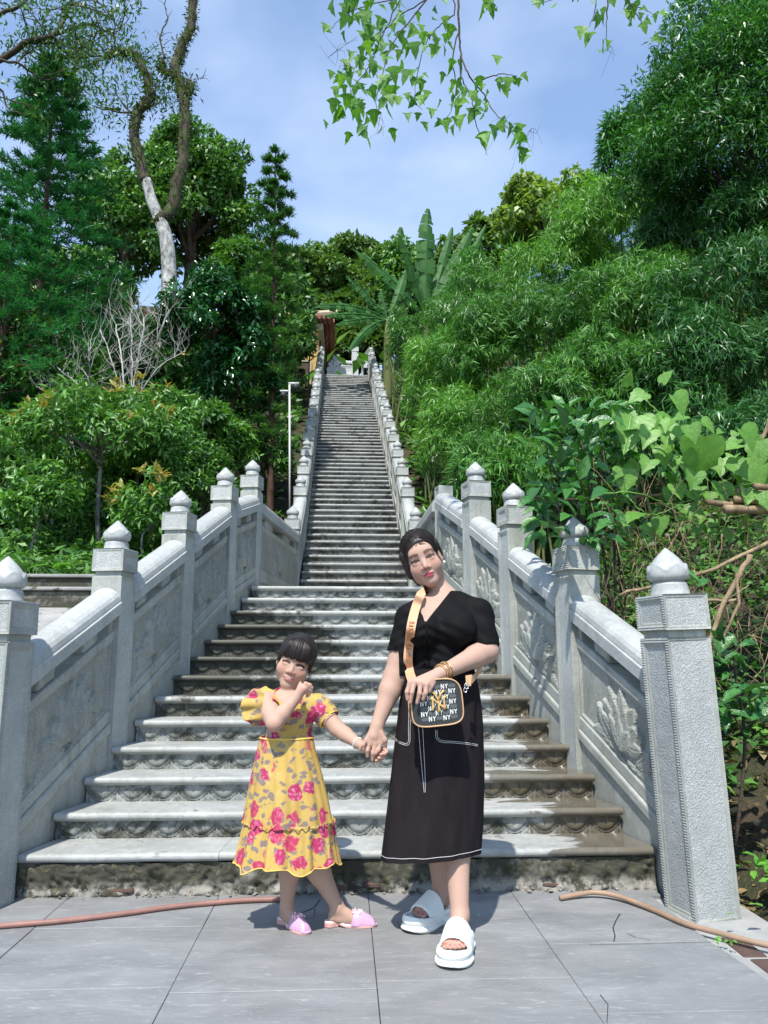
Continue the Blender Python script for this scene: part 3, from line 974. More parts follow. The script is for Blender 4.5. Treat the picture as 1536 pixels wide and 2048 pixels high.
def leaf_mesh(name, tmpl, P, A, Nn, L, W, mat):
    """P positions, A leaf axes, Nn face normals, L lengths, W widths"""
    T, F = tmpl
    hw = np.interp(P[:, 1], [3.5, 4.06, 7.54, 7.9, 10.2, 25], [1.95, 1.84, 1.20, 1.15, 1.0, 1.0])
    ok = (np.abs(P[:, 0] - np.interp(P[:, 1], [7.5, 10.2, 11.3, 16.3, 23.7, 26], [0.03, 0.11, 0.122, 0.064, -0.048, -0.06])) > hw + 0.04) | (P[:, 1] > 24.5) | (P[:, 1] < 3.5)   # nothing grows over the stairs
    if not ok.all():
        n_ = len(P); P, A = P[ok], A[ok]; Nn = np.broadcast_to(Nn, (n_, 3))[ok]
        L = np.broadcast_to(np.asarray(L, float), (n_,))[ok]; W = np.broadcast_to(np.asarray(W, float), (n_,))[ok]
    A = unit(A); B = unit(np.cross(Nn, A)); C = np.cross(A, B)
    L = np.broadcast_to(np.asarray(L, float), (len(P),)); W = np.broadcast_to(np.asarray(W, float), (len(P),))
    V = (P[:, None, :] + A[:, None, :] * (T[None, :, 0:1] * L[:, None, None]) + B[:, None, :] * (T[None, :, 1:2] * W[:, None, None]) + C[:, None, :] * (T[None, :, 2:3] * L[:, None, None]))
    n = len(T)
    Q = (F[None] + (np.arange(len(P)) * n)[:, None, None]).reshape(-1, 4)
    tri = Q[:, 2] == Q[:, 3]
    V = V.reshape(-1, 3)
    if tri.any():
        me = bpy.data.meshes.new(name)
        # mixed triangles and quads
        q4, q3 = Q[~tri], Q[tri][:, :3]
        me.vertices.add(len(V)); me.vertices.foreach_set('co', V.astype(np.float32).ravel())
        nl = q4.size + q3.size
        me.loops.add(nl); me.loops.foreach_set('vertex_index', np.concatenate([q4.ravel(), q3.ravel()]).astype(np.int32))
        me.polygons.add(len(q4) + len(q3))
        st = np.concatenate([np.arange(len(q4)) * 4, q4.size + np.arange(len(q3)) * 3]).astype(np.int32)
        me.polygons.foreach_set('loop_start', st)
        me.polygons.foreach_set('use_smooth', np.ones(len(st), bool))
        me.materials.append(mat); me.update(calc_edges=True)
        return me
    return np_mesh(name, V, Q, mat)


def rdir(n, rng):
    return unit(rng.normal(size=(n, 3)))


def billow(c, rad, nsub, rsub, per, rng, low=-0.35, flat=0.75):
    """points with outward directions on lumps that cover an ellipsoid"""
    c, rad = np.asarray(c, float), np.asarray(rad, float)
    d = rdir(nsub * 3, rng); d = d[d[:, 2] > low][:nsub]
    sc = c + d * rad * rng.uniform(0.55, 1.0, (len(d), 1))
    Ps, Ns = [], []
    for k in range(len(d)):
        r = rsub * rng.uniform(0.65, 1.35)
        q = rdir(int(per * 1.6), rng); q = q[q @ (d[k] * 0.6 + np.array([0, 0, 0.6])) > -0.25][:per]
        rr = r * rng.uniform(0.72, 1.06, (len(q), 1))
        Ps.append(sc[k] + q * rr * np.array([1, 1, flat])); Ns.append(q)
    return np.concatenate(Ps), np.concatenate(Ns)


def crown(name, parent, c, rad, nsub, rsub, per, L, W, mat, rng, tmpl=T_OVAL, droop=0.35, low=-0.35):
    P, D = billow(c, rad, nsub, rsub, per, rng, low)
    n = len(P)
    A = D * 0.45 + rng.normal(size=(n, 3)) * 0.75 + np.array([0, 0, -droop])
    Nn = D * 0.6 + np.array([0, 0, 0.75]) + rng.normal(size=(n, 3)) * 0.38
    Ls = L * rng.uniform(0.65, 1.3, n)
    return link(name, leaf_mesh(name, tmpl, P, A, Nn, Ls, Ls * (W / L), mat), parent)


def limb(mb, pts, r0, r1, sides=7, wob=0.0, rng=None, n=None):
    """tapering limb through control points, smoothed"""
    pts = [Vector(p) for p in pts]
    n = n or max(4, len(pts) * 4)
    out = []
    m = len(pts) - 1
    for i in range(n + 1):
        t = i / n * m; k = min(int(t), m - 1); u = t - k
        p0, p1, p2, p3 = pts[max(k - 1, 0)], pts[k], pts[k + 1], pts[min(k + 2, m)]
        q = 0.5 * ((2 * p1) + (-p0 + p2) * u + (2 * p0 - 5 * p1 + 4 * p2 - p3) * u * u + (-p0 + 3 * p1 - 3 * p2 + p3) * u ** 3)
        if wob and rng is not None: q = q + Vector(rng.normal(size=3) * wob)
        out.append(q)
    mb.tube(out, [r0 + (r1 - r0) * (i / n) ** 0.85 for i in range(n + 1)], sides)
    return out


def twigs(mb, p, d, length, r, depth, rng, spread=0.6, up=0.15, ends=None, sides=5, kids=(2, 4)):
    """recursive branching"""
    p = np.asarray(p, float); d = unit(d)
    pts = [p]; q = p.copy(); dd = d.copy()
    for i in range(4):
        dd = unit(dd + rng.normal(size=3) * 0.16 + np.array([0, 0, up * 0.25]))
        q = q + dd * length / 4; pts.append(q.copy())
    mb.tube(pts, [r * (1 - 0.45 * i / 4) for i in range(5)], sides, cap=False)
    if depth == 0:
        if ends is not None: ends.append((q, dd))
        return
    for k in range(rng.integers(kids[0], kids[1] + 1)):
        nd = unit(dd + rng.normal(size=3) * spread + np.array([0, 0, up]))
        s = pts[rng.integers(2, 5)]
        twigs(mb, s, nd, length * rng.uniform(0.55, 0.85), r * 0.55, depth - 1, rng, spread, up, ends, max(3, sides - 1), kids)


B_DARK = barkmat('dark_bark', (0.035, 0.026, 0.018), (0.085, 0.065, 0.045))
B_BROWN = barkmat('red_brown_bark', (0.045, 0.022, 0.014), (0.11, 0.058, 0.036))
B_PALE = barkmat('pale_bark', (0.10, 0.092, 0.08), (0.30, 0.29, 0.265), 12, 0.5, 0.5)
B_WHITE = barkmat('bleached_twig_bark', (0.30, 0.285, 0.26), (0.52, 0.50, 0.46), 15, 0.4, 0.3)
B_MOSSY = barkmat('mossy_bark', (0.030, 0.022, 0.016), (0.075, 0.062, 0.035), 10, 0.5, 0.9, patch=(0.055, 0.075, 0.018))
B_LICHEN = barkmat('white_lichen_bark', (0.10, 0.095, 0.085), (0.55, 0.55, 0.53), 7, 0.6, 0.5)
B_CULM = barkmat('bamboo_culm', (0.07, 0.10, 0.03), (0.16, 0.17, 0.06), 4, 0.1, 0.2)
B_DRY = barkmat('dry_bamboo_pole', (0.15, 0.10, 0.055), (0.34, 0.25, 0.15), 16, 0.4, 0.35)

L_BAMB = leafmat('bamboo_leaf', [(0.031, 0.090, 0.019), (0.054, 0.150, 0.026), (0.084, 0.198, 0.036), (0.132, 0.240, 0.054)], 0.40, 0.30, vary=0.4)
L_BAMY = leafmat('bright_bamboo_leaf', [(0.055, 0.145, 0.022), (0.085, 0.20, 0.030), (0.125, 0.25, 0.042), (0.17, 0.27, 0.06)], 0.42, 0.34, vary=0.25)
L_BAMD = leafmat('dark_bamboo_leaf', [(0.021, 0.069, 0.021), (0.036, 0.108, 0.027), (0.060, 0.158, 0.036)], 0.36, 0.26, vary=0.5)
L_TALL = leafmat('tall_tree_leaf', [(0.022, 0.080, 0.022), (0.045, 0.136, 0.032), (0.088, 0.224, 0.048)], 0.38, 0.26, vary=0.5)
L_LIME = leafmat('lime_leaf', [(0.10, 0.15, 0.035), (0.17, 0.22, 0.055), (0.26, 0.29, 0.10), (0.07, 0.12, 0.03)], 0.45, 0.35, vary=0.2)
L_CONI = leafmat('conifer_needle', [(0.025, 0.116, 0.055), (0.042, 0.172, 0.074), (0.076, 0.242, 0.097)], 0.45, 0.20, vary=0.5, vscale=0.5)
L_CONI2 = leafmat('slender_conifer_needle', [(0.030, 0.090, 0.030), (0.053, 0.135, 0.039), (0.090, 0.180, 0.053)], 0.45, 0.22, vary=0.4)
L_ROUND = leafmat('round_tree_leaf', [(0.028, 0.081, 0.021), (0.052, 0.133, 0.032), (0.105, 0.201, 0.049), (0.175, 0.263, 0.070)], 0.42, 0.25, vary=0.5)
L_GLOSS = leafmat('glossy_dark_leaf', [(0.014, 0.061, 0.022), (0.023, 0.090, 0.029), (0.040, 0.126, 0.040)], 0.22, 0.14, 0.7, vary=0.4)
L_BUSH = leafmat('bush_leaf', [(0.050, 0.119, 0.027), (0.088, 0.181, 0.040), (0.131, 0.237, 0.056), (0.062, 0.138, 0.035)], 0.38, 0.30, vary=0.35, vscale=1.5)
L_TIP = leafmat('orange_young_leaf', [(0.240, 0.120, 0.038), (0.270, 0.180, 0.060), (0.210, 0.203, 0.053), (0.225, 0.083, 0.038)], 0.45, 0.35, vary=0.1)
L_UNDER = leafmat('undergrowth_leaf', [(0.027, 0.075, 0.018), (0.051, 0.123, 0.027), (0.090, 0.188, 0.039), (0.150, 0.255, 0.053)], 0.45, 0.28, vary=0.5, vscale=1.2)
L_VINE = leafmat('vine_leaf', [(0.108, 0.216, 0.040), (0.151, 0.266, 0.061), (0.194, 0.310, 0.086), (0.086, 0.187, 0.029)], 0.40, 0.38, vary=0.1, vscale=2, per_object=True)
L_LAUREL = leafmat('laurel_leaf', [(0.030, 0.105, 0.026), (0.045, 0.145, 0.036), (0.075, 0.19, 0.05), (0.02, 0.075, 0.022)], 0.25, 0.22, 0.6, vary=0.3, vscale=2, per_object=True)
L_MAPLE = leafmat('lobed_leaf', [(0.061, 0.165, 0.022), (0.094, 0.220, 0.031), (0.143, 0.286, 0.044), (0.187, 0.308, 0.055)], 0.42, 0.48, vary=0.25, vscale=1.5, per_object=True)
L_TREE = leafmat('branch_leaf', [(0.028, 0.070, 0.020), (0.049, 0.105, 0.025), (0.098, 0.161, 0.035)], 0.42, 0.3, vary=0.3)
L_MOSS = leafmat('moss_tuft', [(0.030, 0.042, 0.008), (0.055, 0.075, 0.014), (0.09, 0.115, 0.025)], 0.8, 0.2, vary=0.4, vscale=3)
L_DEAD = leafmat('dead_leaf', [(0.13, 0.075, 0.04), (0.20, 0.12, 0.065), (0.26, 0.18, 0.11), (0.09, 0.05, 0.03)], 0.8, 0.1, vary=0.2)
L_FAR = leafmat('far_forest_leaf', [(0.052, 0.103, 0.025), (0.086, 0.144, 0.037), (0.132, 0.184, 0.052)], 0.5, 0.25, vary=0.4, vscale=0.3)
L_BANANA = leafmat('banana_leaf', [(0.022, 0.071, 0.019), (0.034, 0.096, 0.025), (0.053, 0.124, 0.034)], 0.55, 0.30, 0.25, vary=0.25)


# ================================================================== bamboo on the right bank
def bamboo(px, py, Y, rx, ry, mat, label, nspray, seed, leaf=0.19, rdepth=None, nsub=26):
    rng = np.random.default_rng(seed)
    c = at_y(px, py, Y)
    s = Y / FPX * 1.12
    rad = np.array([rx * s, rdepth or (rx + ry) * 0.5 * s, ry * s])
    gz = float(ground_h(c[0], c[1]))
    root = empty('bamboo_clump', (c[0], c[1], gz), label, 'bamboo', 'bamboo on the right bank')
    P, D = billow(c, rad, nsub, float(np.mean(rad)) * 0.36, max(6, nspray // nsub), rng, low=-0.6, flat=0.85)
    k = 7
    n = len(P)
    tw = unit(D * 0.7 + rng.normal(size=(n, 3)) * 0.5 + np.array([0, 0, -0.15]))
    PP = np.repeat(P, k, 0) + rng.normal(size=(n * k, 3)) * 0.035 * (leaf / .19)
    A = np.repeat(tw, k, 0) * 0.62 + rng.normal(size=(n * k, 3)) * 0.52 + np.array([0, 0, -0.55])
    Nn = np.repeat(D, k, 0) * 0.7 + np.array([0, 0, 0.5]) + rng.normal(size=(n * k, 3)) * 0.45
    L = leaf * rng.uniform(0.6, 1.25, n * k)
    link('foliage', leaf_mesh('foliage', T_BLADE, PP, A, Nn, L, L * 0.135, mat), root)
    for i in range(7):
        a = rng.uniform(0, 6.28)
        b = np.array([c[0] + math.cos(a) * 0.3, c[1] + math.sin(a) * 0.3, 0]); b[2] = float(ground_h(b[0], b[1])) - 0.1
        d = rdir(1, rng)[0]; d[2] = abs(d[2])
        t = c + d * rad * 0.85
        mid = (b + t) / 2 + np.array([(c[0] - b[0]) * .3, 0, 0.25 * (t[2] - b[2])])
        mb = MB(); limb(mb, [b, mid, t], 0.022, 0.007, 6, n=8)
        mb.build('culm', B_CULM, root, smooth=True)
    return root


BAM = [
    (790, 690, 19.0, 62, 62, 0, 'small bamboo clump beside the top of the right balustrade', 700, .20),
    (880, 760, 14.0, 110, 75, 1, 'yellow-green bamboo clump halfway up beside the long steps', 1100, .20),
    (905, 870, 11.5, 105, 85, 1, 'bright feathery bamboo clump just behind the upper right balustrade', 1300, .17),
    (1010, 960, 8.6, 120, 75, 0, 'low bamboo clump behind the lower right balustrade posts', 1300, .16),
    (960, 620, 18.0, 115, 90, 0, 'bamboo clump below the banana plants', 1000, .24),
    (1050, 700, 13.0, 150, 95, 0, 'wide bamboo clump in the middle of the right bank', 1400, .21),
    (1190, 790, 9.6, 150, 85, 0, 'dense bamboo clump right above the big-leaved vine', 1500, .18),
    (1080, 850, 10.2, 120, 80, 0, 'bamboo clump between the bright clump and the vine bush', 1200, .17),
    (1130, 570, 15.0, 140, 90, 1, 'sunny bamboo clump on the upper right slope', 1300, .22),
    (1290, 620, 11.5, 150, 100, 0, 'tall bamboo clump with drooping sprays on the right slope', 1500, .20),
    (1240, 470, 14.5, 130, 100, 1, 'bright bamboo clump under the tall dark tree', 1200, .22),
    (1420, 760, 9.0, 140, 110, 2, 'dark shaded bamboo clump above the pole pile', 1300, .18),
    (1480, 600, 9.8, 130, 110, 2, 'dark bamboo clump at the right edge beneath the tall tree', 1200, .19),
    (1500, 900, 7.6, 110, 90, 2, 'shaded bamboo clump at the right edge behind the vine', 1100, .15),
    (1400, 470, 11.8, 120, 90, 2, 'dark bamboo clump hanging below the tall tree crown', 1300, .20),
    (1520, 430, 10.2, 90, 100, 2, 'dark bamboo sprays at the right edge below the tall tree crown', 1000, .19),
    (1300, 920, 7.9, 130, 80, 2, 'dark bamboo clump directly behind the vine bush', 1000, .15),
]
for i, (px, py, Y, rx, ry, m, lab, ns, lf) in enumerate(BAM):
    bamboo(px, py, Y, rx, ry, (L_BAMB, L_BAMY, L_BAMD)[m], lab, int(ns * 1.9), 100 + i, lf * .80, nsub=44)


# ================================================================== broadleaf trees
def tree(px, py, Y, rx, ry, mat, bark, name, label, cat, group, seed, nsub=40, per=90, L=0.10, W=0.05, tmpl=T_OVAL, rsubk=0.32, trunk_r=0.10, low=-0.45, base=None, droop=0.35, rd=None, nl=7):
    rng = np.random.default_rng(seed)
    c = at_y(px, py, Y); s = Y / FPX * 1.12
    rad = np.array([rx * s, rd or rx * s, ry * s])
    bx, by = (c[0], c[1]) if base is None else base
    gz = float(ground_h(bx, by))
    root = empty(name, (bx, by, gz), label, cat, group)
    mb = MB()
    top = c + np.array([0, 0, rad[2] * 0.35])
    b = np.array([bx, by, gz - 0.15])
    limb(mb, [b, b * 0.5 + c * 0.5 + rng.normal(size=3) * 0.1, c, top], trunk_r, trunk_r * 0.3, 8, n=12)
    for i in range(nl):
        d = rdir(1, rng)[0]; d[2] = abs(d[2]) * 0.7 + 0.1
        st = c + (b - c) * rng.uniform(0.0, 0.3)
        en = c + d * rad * 0.85
        limb(mb, [st, (st + en) / 2 + rng.normal(size=3) * rad * 0.08, en], trunk_r * 0.45, trunk_r * 0.08, 5, n=7)
    mb.build('trunk', bark, root, smooth=True)
    crown('crown', root, c, rad, nsub, float(np.mean(rad)) * rsubk, per, L, W, mat, rng, tmpl, droop, low)
    return root


tree(1500, 285, 10.8, 225, 330, L_TALL, B_DARK, 'tall_tree', 'tall dark narrow-leaved tree filling the upper right corner', 'tree', 'trees', 201, nsub=260, per=240, L=0.125, W=0.027, rsubk=0.24, trunk_r=0.11, tmpl=T_BLADE, droop=0.5, nl=12)
tree(1275, 300, 13.5, 75, 85, L_TALL, B_DARK, 'tall_tree', 'small dark airy tree crown jutting left of the tall dark tree', 'tree', 'trees', 202, nsub=36, per=120, L=0.17, W=0.032, rsubk=0.30, trunk_r=0.06, tmpl=T_BLADE, droop=0.5)
tree(1100, 445, 20, 105, 78, L_LIME, B_PALE, 'lime_tree', 'pale yellow-green leafy tree against the sky right of the banana plants', 'tree', 'trees', 203, nsub=60, per=130, L=0.20, W=0.12, tmpl=T_BLADE, rsubk=0.26)
tree(1190, 420, 17, 70, 60, L_BAMY, B_PALE, 'young_tree', 'soft yellow-green tree between the pale tree and the dark tree', 'tree', 'trees', 204, nsub=40, per=110, L=0.18, W=0.05, rsubk=0.3, tmpl=T_BLADE)
tree(385, 430, 26, 118, 178, L_ROUND, B_DARK, 'round_tree', 'big domed green tree behind the mossy twin trunk', 'tree', 'trees', 205, nsub=150, per=210, L=0.20, W=0.10, tmpl=T_BLADE, rsubk=0.20, trunk_r=0.3, nl=12)
tree(255, 470, 25, 90, 150, L_ROUND, B_DARK, 'round_tree', 'green tree between the big conifer and the domed tree', 'tree', 'trees', 206, nsub=70, per=180, L=0.19, W=0.10, tmpl=T_BLADE, rsubk=0.24, trunk_r=0.25)
tree(428, 650, 13.2, 92, 92, L_GLOSS, B_DARK, 'glossy_tree', 'dark glossy-leaved evergreen right of the bare white shrub', 'tree', 'trees', 207, nsub=70, per=120, L=0.125, W=0.055, rsubk=0.26, trunk_r=0.05)
tree(470, 770, 13.6, 75, 110, L_GLOSS, B_DARK, 'glossy_tree', 'lower dark evergreen between the glossy tree and the slender conifer', 'tree', 'trees', 208, nsub=60, per=90, L=0.125, W=0.05, rsubk=0.28, trunk_r=0.05)
tree(205, 890, 8.6, 165, 82, L_BUSH, B_PALE, 'broad_bush', 'broad light green bush with orange young tips on a thin stem', 'bush', 'shrubs', 209, nsub=80, per=95, low=-.2, L=0.092, W=0.032, rsubk=0.26, trunk_r=0.035, base=tuple(at_y(205, 1110, 8.6)[:2]), nl=14, rd=1.0)
tree(300, 840, 9.6, 80, 60, L_BUSH, B_PALE, 'broad_bush', 'smaller light green bush crown below the bare white shrub', 'bush', 'shrubs', 210, nsub=40, per=91, L=0.09, W=0.032, rsubk=0.3, trunk_r=0.03)
tree(95, 1000, 8.0, 62, 62, L_BUSH, B_PALE, 'broad_bush', 'drooping green shrub at the left edge above the fern', 'bush', 'shrubs', 211, nsub=37, per=65, L=0.09, W=0.032, rsubk=0.34, trunk_r=0.02)
tree(300, 1050, 7.9, 62, 95, L_BUSH, B_PALE, 'broad_bush', 'yellowish young shrub rising behind the second left post', 'bush', 'shrubs', 212, nsub=32, per=59, L=0.09, W=0.032, rsubk=0.34, trunk_r=0.016)
tree(405, 965, 9.2, 62, 58, L_UNDER, B_DARK, 'low_shrub', 'bright low shrub behind the third left post', 'bush', 'shrubs', 213, nsub=34, per=100, L=0.075, W=0.03, rsubk=0.3, trunk_r=0.02)
tree(530, 915, 13.8, 48, 55, L_UNDER, B_DARK, 'low_shrub', 'low shrub at the foot of the white lamp pole', 'bush', 'shrubs', 214, nsub=26, per=80, L=0.12, W=0.035, rsubk=0.3, trunk_r=0.02)
# orange young tips on the bush
def tips(px, py, Y, rx, ry, n, seed, label):
    rng = np.random.default_rng(seed)
    c = at_y(px, py, Y); s = Y / FPX * 1.1
    k = 7
    d = rdir(n, rng); d[:, 2] = np.abs(d[:, 2]) * 1.2; d[:, 1] = -np.abs(d[:, 1]) * .6; d = unit(d)
    P = np.repeat(c + d * np.array([rx * s, .9, ry * s]), k, 0) + rng.normal(size=(n * k, 3)) * 0.012
    A = np.repeat(d, k, 0) * 0.4 + rng.normal(size=(n * k, 3)) * 0.6 + np.array([0, 0, 0.15])
    Nn = np.array([0, -.3, 1.0]) + rng.normal(size=(n * k, 3)) * 0.3
    L = rng.uniform(0.07, 0.13, n * k)
    return leaf_mesh('young_leaves', T_OVAL, P, A, Nn, L, L * .36, L_TIP)
for o in [o for o in COL.objects if o.name.startswith('broad_bush')]:
    if 'orange' in o['label']: tag(link('young_leaves', tips(205, 890, 8.5, 160, 95, 18, 5, ''), o), kind='stuff')
    if 'yellowish' in o['label']: tag(link('young_leaves', tips(300, 1040, 7.8, 60, 85, 11, 6, ''), o), kind='stuff')
    if 'smaller' in o['label']: tag(link('young_leaves', tips(300, 835, 9.4, 85, 60, 9, 7, ''), o), kind='stuff')

# dark shrubs and small trees that close the hillside on the left
SH = [(70, 760, 11.5, 120, 120, 'dense shrub under the big conifer'), (180, 700, 16, 130, 110, 'shrub mass behind the bare white shrub'),
      (330, 740, 15.5, 110, 100, 'shaded shrub right behind the bare white shrub'), (560, 640, 22, 90, 100, 'small tree in front of the yellow temple'),
      (640, 560, 33, 70, 50, 'sunny tree on the skyline left of the banana plants'), (20, 1010, 9.5, 90, 110, 'dark shrub at the far left edge behind the posts'),
      (420, 880, 11.5, 70, 70, 'dark shrub under the glossy tree'), (620, 690, 21, 55, 60, 'shrub hanging beside the upper left balustrade'),
      (470, 560, 24, 60, 80, 'tree between the domed tree and the slender conifer'), (230, 1000, 9.8, 120, 80, 'dark shrub under the broad bush'),
      (340, 960, 10.5, 80, 70, 'dark shrub behind the third left post'), (130, 620, 19, 120, 110, 'shrub mass behind the big conifer')]
for i, (px, py, Y, rx, ry, lab) in enumerate(SH):
    tree(px, py, Y, rx, ry, (L_UNDER, L_ROUND, L_FAR)[2 if Y > 30 else (i % 2)], B_DARK, 'hillside_shrub', lab + ' on the left hillside' if 'hillside' not in lab and Y < 20 else lab, 'shrub', 'shrubs', 300 + i, nsub=50, per=130, L=0.009 * Y + 0.01, W=0.0042 * Y, tmpl=T_BLADE, rsubk=0.27, trunk_r=0.03)
# trees on the far ridge
for i, (px, py, Y, rx, ry, lab) in enumerate([(700, 535, 42, 85, 36, 'rounded tree crown on the far ridge above the stairs'), (620, 560, 40, 60, 45, 'tree crown on the far ridge left of the stairs'),
                                              (770, 560, 38, 60, 55, 'tree crown on the ridge behind the banana plants'), (900, 560, 36, 90, 60, 'tree crown on the ridge right of the banana plants'),
                                              (990, 500, 34, 80, 50, 'tree crown on the ridge beside the pale tree'), (540, 560, 44, 80, 60, 'tree crown on the ridge behind the slender conifer'),
                                              (700, 640, 32, 62, 58, 'dark tree closing the view above the stair top'), (755, 615, 33, 55, 60, 'tree directly behind the drooping banana leaves'),
                                              (640, 615, 33, 55, 60, 'tree behind the temple roof left of the stair top'), (830, 620, 31, 70, 55, 'tree at the foot of the tall banana plant'), (745, 690, 29.5, 34, 34, 'small shrub beside the pale post at the stair top'), (700, 700, 30.5, 42, 38, 'shrub right behind the pale stone at the stair top')]):
    tree(px, py, Y, rx, ry, L_FAR, B_DARK, 'ridge_tree', lab, 'tree', 'trees on the ridge', 340 + i, nsub=60, per=110, L=0.36, W=0.19, tmpl=T_BLADE, rsubk=0.22, trunk_r=0.2)


# ================================================================== conifers
def conifer(px, ptop, Y, half_px, base_xy, mat, name, label, seed, nbr=120, ntw=11, nneed=26, needle=0.075, start=0.12, bend=0.0, trunk_r=0.12, profile=0.8):
    rng = np.random.default_rng(seed)
    t = at_y(px, ptop, Y)
    bx, by = base_xy if base_xy else (t[0], t[1])
    gz = float(ground_h(bx, by)) - 0.1
    root = empty(name, (bx, by, gz), label, 'tree', 'trees')
    H = t[2] - gz
    mb = MB()
    limb(mb, [(bx, by, gz), (bx * .6 + t[0] * .4 + bend, by, gz + H * .45), tuple(t)], trunk_r, 0.012, 8, n=16)
    R0 = half_px * Y / FPX * 1.1
    Ps, As, Ns = [], [], []
    for i in range(nbr):
        f = (i + rng.random()) / nbr
        f = start + (1 - start) * f ** 1.0
        z = gz + H * f
        ax = np.array([bx + (t[0] - bx) * f, by + (t[1] - by) * f, z])
        a = i * 2.39996 + rng.normal() * 0.2
        r = R0 * (1 - f) ** profile * rng.uniform(0.75, 1.1) + 0.10
        if f < start + 0.1: r *= 0.75
        d = np.array([math.cos(a), math.sin(a), 0])
        p1 = ax + d * r * 0.5 + np.array([0, 0, 0.10 * r]); p2 = ax + d * r + np.array([0, 0, -0.10 * r])
        limb(mb, [ax, p1, p2], 0.018 * (1 - f) + 0.006, 0.004, 4, n=4)
        for j in range(ntw):
            u = rng.uniform(0.15, 1.0)
            bp = ax * (1 - u) ** 2 + 2 * (p1) * u * (1 - u) + p2 * u * u
            sd = np.array([-d[1], d[0], 0]) * rng.choice([-1, 1])
            td = unit(d * 0.75 + sd * rng.uniform(0.1, 0.9) + np.array([0, 0, rng.uniform(-.05, 0.55)]))
            tl = r * rng.uniform(0.16, 0.34) + 0.06
            s_ = rng.random(nneed)
            pos = bp + td[None] * (s_ * tl)[:, None]
            side = unit(np.cross(td, [0, 0, 1.0]))
            sg = rng.choice([-1, 1], nneed)
            nd = td[None] * 0.65 + side[None] * (sg * rng.uniform(.4, 1, nneed))[:, None] + np.array([0, 0, 1.0]) * rng.normal(size=(nneed, 1)) * 0.45
            Ps.append(pos); As.append(nd); Ns.append(np.tile(np.array([0, 0, 1.0]), (nneed, 1)) + rng.normal(size=(nneed, 3)) * .3)
    P = np.concatenate(Ps); A = np.concatenate(As); Nn = np.concatenate(Ns)
    mb.build('trunk', B_BROWN, root, smooth=True)
    L = needle * rng.uniform(.7, 1.25, len(P))
    link('needles', leaf_mesh('needles', T_NEEDLE, P, A, Nn, L, L * 0.21, mat), root)


conifer(110, 120, 13.0, 235, tuple(at_y(60, 900, 13.0)[:2]), L_CONI, 'big_conifer', 'big blue-green conifer with layered sprays at the left edge', 401, nbr=150, ntw=13, nneed=34, needle=0.105, start=0.10, profile=0.72, trunk_r=0.13)
conifer(30, 420, 10.8, 210, None, L_CONI, 'big_conifer', 'lower conifer with feathery branches at the left edge', 402, nbr=100, ntw=11, nneed=30, needle=0.085, start=0.05, profile=0.6)
conifer(551, 306, 13.6, 92, tuple(at_y(543, 940, 13.6)[:2]), L_CONI2, 'slender_conifer', 'slender pointed conifer left of the long steps', 403, nbr=105, ntw=9, nneed=24, needle=0.095, start=0.20, trunk_r=0.075, profile=0.75)


